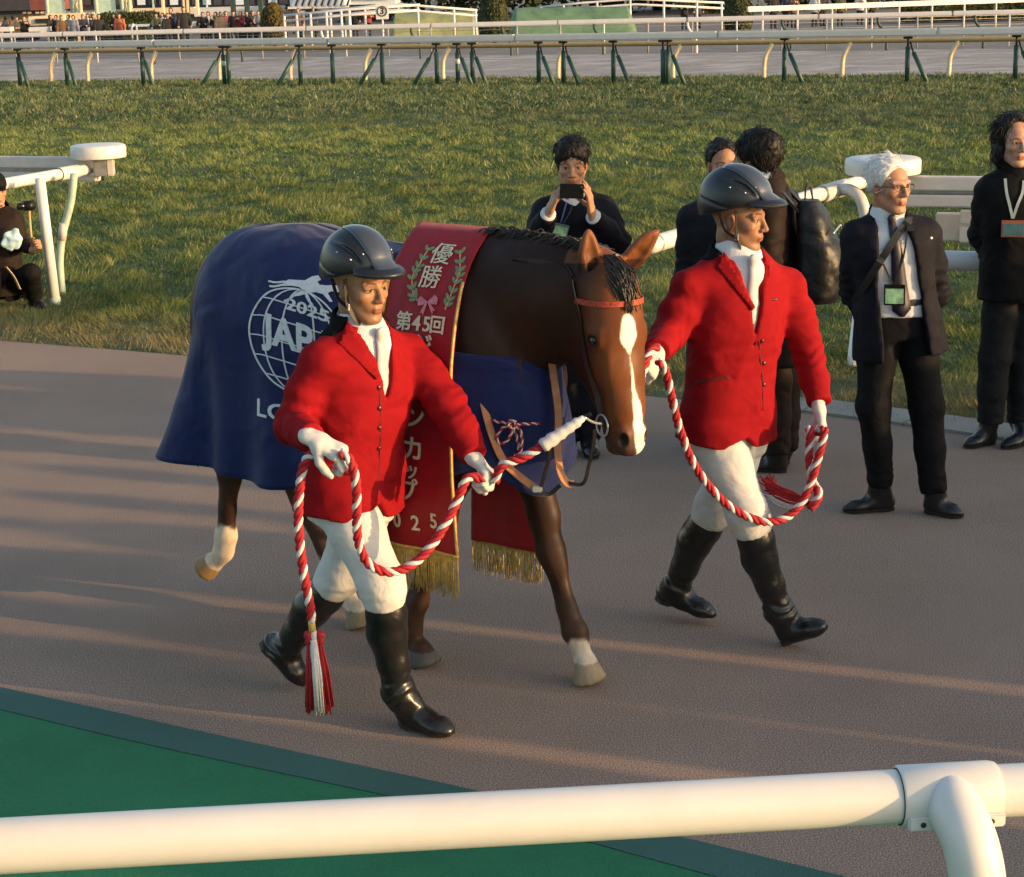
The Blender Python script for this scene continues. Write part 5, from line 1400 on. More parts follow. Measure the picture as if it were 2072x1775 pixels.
def helmet(root, h, style):
    h0 = h; h = Head(h0.c + h0.R[2] * 0.022, h0.R[0], h0.R[2], 1.0)
    lo, hi = h.c - 0.24, h.c + 0.24; v = Vol.box(lo, hi, 0.0042)
    R_ = h.R; ux = unit(A(1, 0, 0.0) @ R_)
    v.ell(h.p(-0.016, 0, 0.050), (0.136, 0.108, 0.122), R_, 0.0)
    v.ell(h.p(-0.045, 0, 0.010), (0.100, 0.096, 0.085), R_, 0.03)
    v.ell(h.p(-0.022, 0, 0.030), (0.112, 0.085, 0.098), R_, 0.004, 'sub')
    v.half(h.p(0.0, 0, 0.022), A(0.30, 0, -1) @ R_, 0.004)
    # brim
    b = Vol.box(lo, hi, 0.0042); b.ell(h.p(0.070, 0, 0.040), (0.108, 0.094, 0.030), R_, 0.0); b.ell(h.p(0.060, 0, 0.022), (0.112, 0.097, 0.030), R_, 0.004, 'sub'); b.half(h.p(0.070, 0, 0), A(-1, 0, 0) @ R_, 0.004)
    kk = 0.006; hh = np.maximum(kk - np.abs(v.F - b.F), 0) / kk; v.F = np.minimum(v.F, b.F) - hh * hh * kk * 0.25
    # vents and seams
    for y in (-1, 1):
        pts = [h.p(*q) for q in ((-0.055, y * 0.085, 0.125), (-0.01, y * 0.088, 0.125), (0.045, y * 0.080, 0.105), (0.080, y * 0.070, 0.075))]
        v.chain(pts, [0.004, 0.0065, 0.007, 0.004], 0.004, 'sub', smooth=3)
        pts = [h.p(*q) for q in ((-0.13, y * 0.065, 0.055), (-0.08, y * 0.098, 0.045), (-0.02, y * 0.108, 0.030), (0.03, y * 0.100, 0.028))]
        v.chain(pts, [0.003] * 4, 0.003, 'sub', smooth=3)
    V, Q = v.mesh(); V = smoothmesh(V, Q, 1, 0.4); o = part('helmet', V, Q, M_HELM, root); tr = bvh(V, Q)
    # glossy crest panel running from the brow over the top
    Pn, Nn = [], []; nu, nv = 9, 18
    for i in range(nu):
        for j in range(nv):
            a = -0.15 + 2.1 * j / (nv - 1); wd = (0.20 + 0.28 * math.sin(math.pi * (j + 2) / (nv + 3))) * (1 if style == 1 else 1.35)
            y = (i / (nu - 1) - 0.5) * 2 * wd
            dv = unit(A(math.cos(a) * math.cos(y), math.sin(y), math.sin(a) * math.cos(y) + 0.10)); wd_ = dv @ R_
            hit = tr.ray_cast(Vector(h.p(-0.016, 0, 0.05) + wd_ * 0.35), Vector(-wd_)); Pn.append(np.array(hit[0]) + wd_ * 0.0035 if hit[0] else h.p(-0.016, 0, 0.05) + wd_ * 0.12); Nn.append(wd_)
    Fc = [(i * nv + j, (i + 1) * nv + j, (i + 1) * nv + j + 1, i * nv + j + 1) for i in range(nu - 1) for j in range(nv - 1)]
    Vp, Fp = shell(np.array(Pn), np.array(Nn), Fc, 0.004); part('crest_panel', Vp, Fp, M_HELMG, root, o)
    v_, f_ = box_geo(h.p(0.118, 0, 0.064), (0.004, 0.017, 0.007), fr(A(1, 0, 0.35) @ R_), 0.002); part('badge', v_, f_, M_BADGE, root, o, False)
    for y in (-1, 1):
        for q in ((0.055, 0.090, 0.085), (0.0, 0.108, 0.105), (0.085, 0.062, 0.105)):
            c_ = h.p(q[0], q[1] * y, q[2]); dv = unit(c_ - h.p(-0.016, 0, 0.05)); hit = tr.ray_cast(Vector(h.p(-0.016, 0, 0.05) + dv * 0.35), Vector(-dv))
            if hit[0]: v_, f_ = lathe_geo([(0.0042, 0), (0.0035, 0.002), (0.001, 0.003)], 8, np.array(hit[0]), fr(A(0.3, 0.5, 0.2), dv)); part('stud', v_, f_, M_BADGE, root, o)
    # chin harness
    h = h0
    for y in (-1, 1):
        pts = [h.p(*q) for q in ((0.020, y * 0.084, 0.038), (0.022, y * 0.079, -0.03), (0.030, y * 0.070, -0.070), (0.040, y * 0.050, -0.108), (0.048, y * 0.020, -0.126), (0.049, 0, -0.128))]
        v_, f_ = tube_geo(catmull(pts, 5), 1, 4, flat=(0.0075, 0.0016), up=h.p(-0.02, 0, 0) - h.p(0.1, 0, 0)); part('chin_strap', v_, f_, M_STRAP, root, o, False)
        pts = [h.p(*q) for q in ((-0.045, y * 0.087, 0.028), (-0.020, y * 0.081, -0.035), (0.026, y * 0.074, -0.062))]
        v_, f_ = tube_geo(catmull(pts, 4), 1, 4, flat=(0.006, 0.0016), up=h.p(-0.02, 0, 0) - h.p(0.1, 0, 0)); part('chin_strap', v_, f_, M_STRAP, root, o, False)
    v_, f_ = box_geo(h.p(0.026, 0.076, -0.058), (0.006, 0.003, 0.011), R_, 0.001); part('buckle', v_, f_, M_BADGE, root, o, False)
    v_, f_ = box_geo(h.p(0.026, -0.076, -0.058), (0.006, 0.003, 0.011), R_, 0.001); part('buckle', v_, f_, M_BADGE, root, o, False)
    return o
def boot(root, K, Ak, heel, toe, name='riding_boot'):
    K, Ak, heel, toe = A(*K), A(*Ak), A(*heel), A(*toe)
    top = K + (Ak - K) * 0.02; d = unit(toe - heel); L = np.linalg.norm(toe - heel); ax = unit(Ak - K)
    upv = unit(A(0, 0, 1) - d * d[2]) if abs(d[2]) < 0.8 else unit(-ax); back = -unit(d - ax * (d @ ax)); sd = np.cross(upv, d)
    lo, hi = hull_box([K, Ak, heel, toe], 0.11); v = Vol.box(lo, hi, 0.0055)
    v.chain([top - ax * 0.02, top + (Ak - top) * 0.18, top + (Ak - top) * 0.38 + back * 0.010, top + (Ak - top) * 0.7 + back * 0.002, Ak], [0.066, 0.066, 0.066, 0.053, 0.047], 0.02)
    h0 = heel + d * 0.036 + upv * 0.040
    v.cone(Ak, h0, 0.047, 0.038, 0.03); v.cone(Ak, heel + d * 0.42 * L + upv * 0.044, 0.043, 0.038, 0.04)
    v.cone(h0, heel + d * 0.45 * L + upv * 0.038, 0.036, 0.036, 0.02)
    v.cone(heel + d * 0.42 * L + upv * 0.036, heel + d * 0.74 * L + upv * 0.028, 0.037, 0.044, 0.03, flat=upv, fs=0.82)
    v.cone(heel + d * 0.72 * L + upv * 0.026, toe - d * 0.026 + upv * 0.020, 0.043, 0.028, 0.02, flat=upv, fs=0.66)
    v.half(heel + upv * 0.018, -upv, lo=heel - 0.30, hi=heel + 0.30) if False else None
    v.half(top - ax * 0.0, -ax, lo=top - 0.12, hi=top + 0.12)
    # creases at the ankle
    sl, (x, y, z) = v.sub(Ak - 0.10, Ak + 0.10)
    r = np.sqrt((x - Ak[0]) ** 2 + (y - Ak[1]) ** 2 + (z - Ak[2]) ** 2); t = (x - Ak[0]) * ax[0] + (y - Ak[1]) * ax[1] + (z - Ak[2]) * ax[2]
    nn = VN(np.broadcast_to(x, r.shape) * 16, np.broadcast_to(y, r.shape) * 16, np.broadcast_to(z, r.shape) * 16)
    v.F[sl] += (0.0045 * np.exp(-(r / 0.075) ** 2) * np.sin(t * 130 + nn * 10)).astype(np.float32)
    V, Q = v.mesh(); V = smoothmesh(V, Q, 1, 0.3); o = part(name, V, Q, M_BOOT, root)
    n = 9; t_ = np.linspace(0, 1, n); ws = np.interp(t_, [0, 0.06, 0.3, 0.5, 0.75, 0.93, 1.0], [0.016, 0.035, 0.036, 0.037, 0.046, 0.032, 0.012])
    up_ = np.array([heel + d * L * t + sd * s for t, s in zip(t_, ws)] + [heel + d * L * t - sd * s for t, s in zip(t_[::-1], ws[::-1])])
    top_ = up_ + upv * 0.020; bot = up_ + upv * np.where(np.concatenate([t_, t_[::-1]]) < 0.32, 0.0, 0.012)[:, None]; m_ = len(up_)
    Fc = [tuple(range(m_))[::-1], tuple(m_ + i for i in range(m_))] + [(i, (i + 1) % m_, m_ + (i + 1) % m_, m_ + i) for i in range(m_)]
    part('sole', np.concatenate([bot, top_]), Fc, M_STRAP, root, o, False)
    # zip strip down the back of the boot
    zp = [top + ax * 0.02 + back * 0.0655, top + (Ak - top) * 0.38 + back * 0.0765, top + (Ak - top) * 0.7 + back * 0.0555, Ak + back * 0.047, h0 + back * 0.034 + upv * 0.02]
    v_, f_ = tube_geo(catmull(zp, 4), 1, 4, flat=(0.006, 0.0025), up=back); part('zip', v_, f_, M_STRAP, root, o, False)
    return o
def rider(label, J, Y0, hdir, style, hands, px, skin, stub):
    root = thing('person', label, 'person', (float(J['P'][0]), float(J['P'][1]), 0), group='horse handlers in red coats')
    h = Head(J['C'], hdir, sc=0.97)
    body(root, J, h, skin=skin, stubble=stub, blush=0.3, brow=(0.035, 0.022, 0.016))
    # shirt with collar
    lo, hi = hull_box([J['N'], J['SR'], J['SL'], J['P']], 0.16); v = Vol.box(lo, hi, 0.009)
    left, fwd, up = torso(v, J, 0.93, 0.93); v.half(J['P'] - A(0, 0, 0.02), (0, 0, -1)); ax = unit(h.p(-0.026, 0, -0.075) - J['N']); v.cone(J['N'] - ax * 0.07, J['N'] + ax * 0.028, 0.088, 0.070, 0.03)
    so, sV, sQ = build(v, 'shirt', M_SHIRT, root)
    lo, hi = hull_box([J['N']], 0.17); nk = h.p(-0.026, 0, -0.075); ax = unit(nk - J['N'])
    v = Vol.box(lo, hi, 0.0042)
    v.cone(J['N'] - ax * 0.05, J['N'] + ax * 0.06, 0.086, 0.067, 0.0); v.cone(J['N'] - ax * 0.08, J['N'] + ax * 0.10, 0.078, 0.058, 0.003, 'sub')
    v.half(J['N'] + ax * 0.038, ax + fwd * 0.65, 0.002); v.half(J['N'] - ax * 0.045, -ax, 0.0)
    v.prism(J['N'], left, up, fwd, [(0.0, 0.0), (0.028, -0.08), (-0.028, -0.08)], 0, 0.3, 0.002)
    build(v, 'shirt_collar', M_SHIRT, root, so, 0)
    # coat
    lo, hi = hull_box([J[k] for k in ('SR', 'SL', 'ER', 'EL', 'WR', 'WL', 'N', 'P')], 0.13); lo[2] = min(lo[2], J['P'][2] - 0.30)
    v = Vol.box(lo, hi, 0.0075)
    left, fwd, up = torso(v, J, 1.02, 1.06, add=0.012, flare=0.022, n=2.3)
    sleeves(v, J, (0.070, 0.060, 0.056, 0.049)); L = np.linalg.norm(J['N'] - J['P'])
    axn = unit(h.p(-0.026, 0, -0.075) - J['N']); v.cone(J['N'] - axn * 0.06 - fwd * 0.012, J['N'] + axn * 0.018 - fwd * 0.016, 0.108, 0.084, 0.03)
    # neck opening down to the top button, and the cutaway skirts
    bo = J['P'] + up * (px['button'] * L)
    zN = L * (1 - px['button'])
    v.prism(bo, left, up, fwd, [(0.004, 0.0), (0.020, zN * 0.42), (0.046, zN * 0.86), (0.056, zN * 1.25), (-0.056, zN * 1.25), (-0.046, zN * 0.86), (-0.012, zN * 0.42)], 0.0, 0.4, 0.006)
    v.cone(J['N'] - axn * 0.03, J['N'] + axn * 0.2, 0.076, 0.076, 0.006, 'sub')
    hb = px['hem']
    for s in 'RL':
        H_, K_ = J['H' + s], J['K' + s]; v.cone(H_ + A(0, 0, 0.06), H_ + (K_ - H_) * 0.22, 0.098, 0.112, 0.05)
    v.half(J['P'] - up * hb, -up + fwd * 0.0, 0.004, lo=J['P'] - A(0.3, 0.3, 0.5), hi=J['P'] + A(0.3, 0.3, 0.05))
    v.prism(J['P'], left, up, fwd, [(0.002, -0.03), (-0.035, -hb * 0.55), (-0.085, -hb * 0.9), (-0.11, -hb - 0.05), (0.05, -hb - 0.05), (0.034, -hb * 0.9), (0.010, -hb * 0.5)], 0.0, 0.4, 0.012)
    elbow_folds(v, J, 0.0045)
    v.wrinkle(0.0075, 6, 6, 13, 5, ridged=False); v.wrinkle(0.0045, 5, 5, 15, 11, ridged=True); v.wrinkle(0.003, 16, 16, 30, 6)
    for s in 'RL':
        H_, K_ = J['H' + s], J['K' + s]; v.cone(H_ + A(0, 0, 0.04), H_ + (K_ - H_) * 0.20, 0.104, 0.110, 0.05) if False else None
    cvol = v
    co, V, Q = build(v, 'coat', M_COATR, root, smooth=1); tr = bvh(V, Q)
    # velvet collar: a second layer of cloth round the neck and over the shoulders, open at the front
    cF = cvol; sl, (x, y, z) = cF.sub(J['N'] - 0.19, J['N'] + 0.19); Nk = J['N']
    cv = Vol(cF.X[sl[0]], cF.Y[sl[1]], cF.Z[sl[2]])
    px_, py_, pz_ = x - Nk[0], y - Nk[1], z - Nk[2]; tu = px_ * up[0] + py_ * up[1] + pz_ * up[2]; tx = px_ * left[0] + py_ * left[1] + pz_ * left[2]; ty = px_ * fwd[0] + py_ * fwd[1] + pz_ * fwd[2]
    rad = np.sqrt(tx ** 2 + (ty + 0.01) ** 2)
    reg = np.maximum(rad - 0.138, -tu - 0.075 - 0.35 * np.minimum(ty, 0) * 0)
    reg = np.maximum(reg, np.maximum(ty - 0.02, 0.050 - np.abs(tx)) * np.where(ty > 0.02, 1, 0) + np.where(ty > 0.02, 0, -1))
    reg = np.maximum(reg, ty - 0.080)
    cv.F = np.maximum(cF.F[sl] - 0.0065, reg).astype(np.float32)
    cV, cQ = cv.mesh(); part('collar', cV, cQ, M_VELVET, root, co)
    for nm, mt, poly, off, t in px['patches']:
        Vp, Fp = patch_px(poly, tr, off, t, 7); part(nm, Vp, Fp, mt, root, co)
    for b in px['buttons']:
        d = unit(ray(*b)); hit = tr.ray_cast(Vector(_c), Vector(d))
        if hit[0]:
            p_, n_ = np.array(hit[0]), np.array(hit[1]); v_, f_ = lathe_geo([(0.0085, -0.002), (0.0085, 0.003), (0.006, 0.005), (0.001, 0.0055)], 14, p_, fr(np.cross(n_, A(0, 0, 1)) + 1e-3, n_)); part('button', v_, f_, M_BUTTON, root, co)
    tie_on(root, bvh(sV, sQ), J, h, left, fwd, up, M_TIE, 0.985, px['button'] - 0.04)
    # breeches
    lo, hi = hull_box([J[k] for k in ('HR', 'HL', 'KR', 'KL', 'P')], 0.13); v = Vol.box(lo, hi, 0.0075)
    J2 = dict(J); J2['AR'] = J['KR'] + unit(J['AR'] - J['KR']) * 0.075; J2['AL'] = J['KL'] + unit(J['AL'] - J['KL']) * 0.075
    limb_pants(v, J2, (0.096, 0.072, 0.066, 0.063), k=0.035)
    for s in 'RL':
        K = J['K' + s]; sl, (x, y, z) = v.sub(K - 0.12, K + 0.12)
        if sl is not None:
            r = np.sqrt((x - K[0]) ** 2 + (y - K[1]) ** 2 + (z - K[2]) ** 2); nn = VN(np.broadcast_to(x, r.shape) * 13, np.broadcast_to(y, r.shape) * 13, np.broadcast_to(z, r.shape) * 13)
            v.F[sl] += (0.0030 * np.exp(-(r / 0.10) ** 2) * np.sin((z - K[2]) * 95 + nn * 10)).astype(np.float32)
    v.wrinkle(0.003, 8, 8, 11, 9)
    build(v, 'breeches', M_BREECH, root)
    for s in 'RL':
        K = J['K' + s] + unit(J['A' + s] - J['K' + s]) * 0.045
        boot(root, K, J['A' + s], J['heel' + s], J['toe' + s])
    for hh in hands: glove(root, **hh)
    helmet(root, h, style)
    return root, h
# ---- handler nearest to the camera
Y1 = 5.83
J1 = jd(Y1, P=(712, 978), N=(733, 664), SR=(651, 728, -0.12), SL=(822, 712, 0.12), ER=(592, 862, -0.15), WR=(632, 886, -0.37), EL=(905, 818, 0.0), WL=(958, 922, -0.14),
        HR=(680, 985, -0.05), HL=(752, 985, 0.05), KR=(772, 1178, -0.20), KL=(690, 1158, 0.10), AR=(806, 1400, -0.17), AL=(574, 1318, 0.22), C=(729, 578, -0.02),
        heelR=(812, 1474, -0.13), toeR=(916, 1486, -0.255), heelL=(528, 1300, 0.26), toeL=(612, 1392, 0.20))
J1['heelR'][2] = 0.006; J1['toeR'][2] = 0.004
fR1 = A(0.75, -0.55, -0.25)
hands1 = [dict(w=at(638, 890, Y1 - 0.39), d=at(690, 918, Y1 - 0.42) - at(638, 890, Y1 - 0.39), n=A(0.1, 0.35, -1.0), side=1, curls=((0.7, 1.1, 0.7), (0.9, 1.1, 0.7), (1.0, 1.1, 0.7), (1.1, 1.1, 0.7)), thumb=(0.6, 0.5, 0.6), sc=1.02),
          dict(w=at(957, 926, Y1 - 0.145), d=at(992, 962, Y1 - 0.20) - at(957, 926, Y1 - 0.145), n=A(-0.75, 0.2, -0.5), side=-1, curls=((1.1, 1.2, 0.7), (1.1, 1.2, 0.7), (1.1, 1.2, 0.7), (1.1, 1.2, 0.7)), thumb=(0.5, 0.5, 0.7), sc=1.0)]
px1 = dict(button=0.555, hem=0.085, patches=[
    ('lapel', M_COATR, [(697, 672), (704, 650), (768, 762), (760, 768), (684, 698)], 0.009, 0.012),
    ('lapel', M_COATR, [(787, 652), (790, 668), (797, 700), (775, 760), (778, 700)], 0.008, 0.011),
    ('pocket_flap', M_COATR, [(650, 935), (712, 948), (713, 962), (652, 950)], 0.006, 0.008),
    ('front_edge', M_DKRED, [(765, 765), (769, 765), (773, 850), (770, 940), (764, 1000), (761, 1000), (766, 940), (768, 850)], 0.001, 0.003)],
    buttons=[(767, 784), (768, 826), (768, 866), (767, 907)])
r1, h1 = rider('handler with red white-tasselled rope in scarlet coat nearest the camera', J1, Y1, (0.70, -0.70, -0.08), 1, hands1, px1, (0.30, 0.155, 0.085), 0.3)
# ---- handler on the far side of the horse's head
Y2 = 6.48
J2 = jd(Y2, P=(1472, 850), N=(1495, 517), SR=(1393, 582, -0.08), SL=(1590, 578, 0.08), ER=(1352, 678, -0.13), WR=(1330, 712, -0.36), EL=(1634, 712, 0.06), WL=(1658, 815, -0.06),
        HR=(1440, 868, -0.04), HL=(1508, 868, 0.04), KR=(1512, 1036, -0.15), KL=(1448, 1020, 0.08), AR=(1576, 1236, -0.13), AL=(1366, 1190, 0.19), C=(1494, 442, 0.0),
        heelR=(1586, 1306, -0.12), toeR=(1676, 1276, -0.22), heelL=(1328, 1212, 0.24), toeL=(1446, 1254, 0.12))
hands2 = [dict(w=at(1329, 716, Y2 - 0.365), d=at(1312, 755, Y2 - 0.43) - at(1330, 714, Y2 - 0.37), n=A(-0.5, 0.5, -0.35), side=1, curls=((1.0, 1.1, 0.7),) * 4, thumb=(0.6, 0.4, 0.6), sc=0.95),
          dict(w=at(1656, 822, Y2 - 0.07), d=at(1664, 862, Y2 - 0.11) - at(1656, 822, Y2 - 0.07), n=A(-0.85, 0.2, -0.2), side=-1, curls=((1.0, 1.2, 0.8),) * 4, thumb=(0.6, 0.4, 0.7), sc=0.98)]
px2 = dict(button=0.50, hem=0.075, patches=[
    ('lapel', M_COATR, [(1464, 508), (1462, 520), (1450, 542), (1520, 628), (1527, 622)], 0.009, 0.012),
    ('lapel', M_COATR, [(1540, 522), (1560, 545), (1552, 580), (1530, 624), (1534, 570)], 0.008, 0.011),
    ('pocket_flap', M_DKRED, [(1404, 772), (1474, 760), (1476, 766), (1406, 778)], 0.004, 0.006),
    ('chest_pocket', M_BUTTON, [(1551, 605), (1574, 603), (1575, 607), (1552, 610)], 0.003, 0.004),
    ('front_edge', M_DKRED, [(1527, 628), (1531, 628), (1539, 700), (1546, 780), (1547, 830), (1543, 830), (1541, 770), (1535, 700)], 0.001, 0.003)],
    buttons=[(1542, 690), (1546, 735), (1546, 778)])
r2, h2 = rider('handler in scarlet coat beside the horse face holding looped rope', J2, Y2, (0.88, -0.47, -0.05), 2, hands2, px2, (0.27, 0.135, 0.075), 0.2)
for J, nm in ((J1, 'h1'), (J2, 'h2')):
    d = lambda a, b: round(float(np.linalg.norm(J[a] - J[b])), 3)
    print(nm, 'arm', d('SR', 'ER'), d('ER', 'WR'), d('SL', 'EL'), d('EL', 'WL'), 'leg', d('HR', 'KR'), d('KR', 'AR'), d('HL', 'KL'), d('KL', 'AL'), 'sh', d('SR', 'SL'), 'trunk', d('P', 'N'), 'foot', d('heelR', 'toeR'), d('heelL', 'toeL'), {k: round(float(J[k][2]), 2) for k in ('P', 'N', 'C', 'KR', 'KL', 'AR', 'AL', 'heelR', 'toeR', 'heelL', 'toeL')})
print('riders', time.time() - T0)
# ---------------------------------------------------------------- bystanders in dark clothes
M_NAVY = mat('dark_navy_suiting', (0.0075, 0.0075, 0.012), rough=0.72, var=0.12, scale=30, bump=0.2, bscale=300, fold=0.012, fscale=9, spec=0.12)
M_GREY = mat('charcoal_suiting', (0.014, 0.015, 0.019), rough=0.75, var=0.12, scale=30, bump=0.2, bscale=300, fold=0.012, fscale=9, spec=0.12)
M_BROWN = mat('dark_brown_suiting', (0.017, 0.011, 0.009), rough=0.7, var=0.12, scale=30, bump=0.2, bscale=300, fold=0.014, fscale=9, spec=0.12)
M_BLACK = mat('black_fabric', (0.0055, 0.0055, 0.006), rough=0.75, var=0.15, scale=30, bump=0.25, bscale=260, fold=0.012, fscale=10, spec=0.12)
M_DENIM = mat('dark_grey_trouser', (0.013, 0.0135, 0.015), rough=0.8, var=0.18, scale=18, bump=0.3, bscale=220, fold=0.016, fscale=10, spec=0.12)
M_SHOE = mat('black_shoe_leather', (0.010, 0.010, 0.011), rough=0.32, var=0.2, scale=20, spec=0.5)
M_WHAIR = mat('white_hair', (0.62, 0.61, 0.60), rough=0.5, var=0.18, scale=70, bump=0.5, bscale=160, stretch=(1, 1, 0.3))
M_DTIE = mat('dark_patterned_tie', (0.012, 0.010, 0.022), rough=0.5, var=0.5, scale=90)
M_LANY = mat('lanyard_cord', (0.02, 0.02, 0.025), rough=0.7)
M_LANYG = mat('pale_lanyard', (0.38, 0.44, 0.40), rough=0.7)
M_CARD = mat('green_pass_card', (0.25, 0.45, 0.25), rough=0.3, var=0.5, scale=30)
M_CARDB = mat('teal_pass_card', (0.06, 0.13, 0.14), rough=0.3, var=0.2, scale=30)
M_ORANGE = mat('orange_pass_border', (0.32, 0.09, 0.04), rough=0.5)
M_PHONE = mat('black_phone_glass', (0.006, 0.006, 0.008), rough=0.15, spec=0.6)
M_GLASS = mat('spectacle_rim', (0.02, 0.018, 0.018), rough=0.3)
M_PACK = mat('black_pack_nylon', (0.010, 0.0095, 0.010), rough=0.42, var=0.2, scale=20, bump=0.25, bscale=240, fold=0.012, fscale=10, spec=0.35)
M_PIN = mat('lapel_pin', (0.7, 0.68, 0.6), rough=0.3, metal=0.5)
def strap_on(root, name, pts, tree, w, m, off=0.006, t=0.003, parent=None, n=6):
    """a band following the picture columns pts, lying on the garment it is worn over"""
    P = catmull(np.array(pts, float), n); W = []
    for u, v in P:
        d = unit(ray(u, v)); h_ = tree.ray_cast(Vector(_c), Vector(d))
        if h_[0] is None: h_ = tree.find_nearest(Vector(_c + d * (np.linalg.norm(W[-1] - _c) if W else 8.0)))
        W.append(np.array(h_[0]) - d * off)
    v, f = tube_geo(np.array(W), 1, 4, flat=(w, t), up=-unit(ray(*P[len(P) // 2]))); return part(name, v, f, m, root, parent, False)
def suit(label, J, hdir, mcoat, mtrous, hands=(), hair=None, skin=SKIN, vneck=0.5, hem=0.30, open_=0.0, collar=True, girth=1.0, shirt=True, tie=None, vs=0.0105, thin=1.0, hsc=1.0, brow=(0.02, 0.015, 0.012), group=None, legs=(0.086, 0.074, 0.068, 0.064), blush=0.3, sleeve=(0.070, 0.060, 0.055, 0.046)):
    root = thing('person', label, 'person', (float(J['P'][0]), float(J['P'][1]), 0), group=group)
    h = Head(J['C'], hdir, sc=hsc)
    body(root, J, h, hands, skin=skin, vs=0.0050, hv_=0.0042, brow=brow, thin=thin, blush=blush)
    so = None
    lo, hi = hull_box([J['N'], J['SR'], J['SL'], J['P']], 0.18)
    left = None
    if shirt:
        v = Vol.box(lo, hi, 0.013); left, fwd, up = torso(v, J, 0.95 * girth, 0.95 * girth); v.half(J['P'] - A(0, 0, 0.02), (0, 0, -1)); ax = unit(h.p(-0.026, 0, -0.075) - J['N']); v.cone(J['N'] - ax * 0.07, J['N'] + ax * 0.022, 0.088, 0.070, 0.03); so, sV, sQ = build(v, 'shirt', M_SHIRT, root); stree = bvh(sV, sQ)
        lo2, hi2 = hull_box([J['N']], 0.17); nk = h.p(-0.026, 0, -0.075); ax = unit(nk - J['N']); v = Vol.box(lo2, hi2, 0.006)
        v.cone(J['N'] - ax * 0.05, J['N'] + ax * 0.06, 0.086, 0.068, 0.0); v.cone(J['N'] - ax * 0.08, J['N'] + ax * 0.10, 0.078, 0.059, 0.003, 'sub')
        v.half(J['N'] + ax * 0.040, ax + fwd * 0.5, 0.002); v.half(J['N'] - ax * 0.045, -ax, 0.0); v.prism(J['N'], left, up, fwd, [(0.0, 0.0), (0.03, -0.08), (-0.03, -0.08)], 0, 0.3, 0.002)
        build(v, 'shirt_collar', M_SHIRT, root, so, 0)
    lo, hi = hull_box([J[k] for k in ('SR', 'SL', 'ER', 'EL', 'WR', 'WL', 'N', 'P')], 0.20); lo[2] = min(lo[2], J['P'][2] - hem - 0.06); v = Vol.box(lo, hi, vs)
    left, fwd, up = torso(v, J, 1.03 * girth, 1.07 * girth, add=0.013, flare=0.012, n=2.4); sleeves(v, J, sleeve); L = np.linalg.norm(J['N'] - J['P'])
    if vneck is not None:
        bo = J['P'] + up * (vneck * L); zN = L * (1 - vneck)
        v.prism(bo, left, up, fwd, [(0.003, 0.0), (0.045, zN * 0.55), (0.062, zN * 0.86), (0.066, zN * 1.25), (-0.066, zN * 1.25), (-0.062, zN * 0.86), (-0.045, zN * 0.55)], 0.0, 0.4, 0.006)
        v.cone(J['N'] - up * 0.02, J['N'] + up * 0.2, 0.072, 0.08, 0.006, 'sub')
    if open_: v.prism(J['P'], left, up, fwd, [(open_ * 1.25, -hem - 0.1), (open_ * 1.1, 0.0), (open_, L * 0.5), (0.062, L * 0.9), (0.06, L * 1.3), (-0.06, L * 1.3), (-0.062, L * 0.9), (-open_, L * 0.5), (-open_ * 1.1, 0.0), (-open_ * 1.25, -hem - 0.1)], 0.0, 0.4, 0.006)
    else: v.prism(J['P'], left, up, fwd, [(0.002, 0.0), (0.03, -hem * 0.8), (0.05, -hem - 0.1), (-0.05, -hem - 0.1), (-0.03, -hem * 0.8), (-0.002, 0.0)], 0.0, 0.4, 0.01) if vneck is not None else None
    v.half(J['P'] - up * hem, -up, 0.004, lo=J['P'] - A(0.35, 0.35, 0.6), hi=J['P'] + A(0.35, 0.35, 0.0))
    elbow_folds(v, J, 0.008); v.wrinkle(0.007, 6, 6, 13, 5); v.wrinkle(0.004, 15, 15, 26, 7)
    co, V, Q = build(v, 'jacket', mcoat, root, smooth=1); tree = bvh(V, Q)
    if collar:
        lo2, hi2 = hull_box([J['N']], 0.19); v = Vol.box(lo2, hi2, 0.0055); bk = J['N'] - fwd * 0.012; ax = unit(h.p(-0.026, 0, -0.075) - J['N'])
        v.cone(bk - ax * 0.065, bk + ax * 0.05, 0.110, 0.080, 0.0); v.cone(bk - ax * 0.12, bk + ax * 0.09, 0.112, 0.068, 0.004, 'sub'); v.half(bk + ax * 0.020, ax + fwd * 0.75, 0.003); v.half(bk - ax * 0.042, -ax - fwd * 0.25, 0.003)
        v.prism(bk, left, up, fwd, [(0.055, -0.2), (0.066, 0.2), (-0.066, 0.2), (-0.055, -0.2)], 0.02, 0.3, 0.003); build(v, 'jacket_collar', mcoat, root, co, 0)
    if tie is not None: tie_on(root, stree, J, h, left, fwd, up, M_DTIE, 0.985, tie, 0.016, 0.044)
    lo, hi = hull_box([J[k] for k in ('HR', 'HL', 'KR', 'KL', 'AR', 'AL', 'P')], 0.17); v = Vol.box(lo, hi, vs); limb_pants(v, J, legs, top=0.14, w=girth); v.wrinkle(0.006, 8, 8, 5, 3)
    for s in 'RL':
        for q, am in ((J['K' + s], 0.003), (J['A' + s] + A(0, 0, 0.05), 0.006)):
            sl, (x, y, z) = v.sub(q - 0.13, q + 0.13)
            if sl is not None:
                r = np.sqrt((x - q[0]) ** 2 + (y - q[1]) ** 2 + (z - q[2]) ** 2); nn = VN(np.broadcast_to(x, r.shape) * 12, np.broadcast_to(y, r.shape) * 12, np.broadcast_to(z, r.shape) * 12)
                v.F[sl] += (am * np.exp(-(r / 0.10) ** 2) * np.sin((z - q[2]) * 70 + nn * 18)).astype(np.float32)
    to, tV, tQ = build(v, 'trousers', mtrous, root)
    both = bvh(np.concatenate([V, sV]), np.concatenate([Q, sQ + len(V)])) if shirt else tree
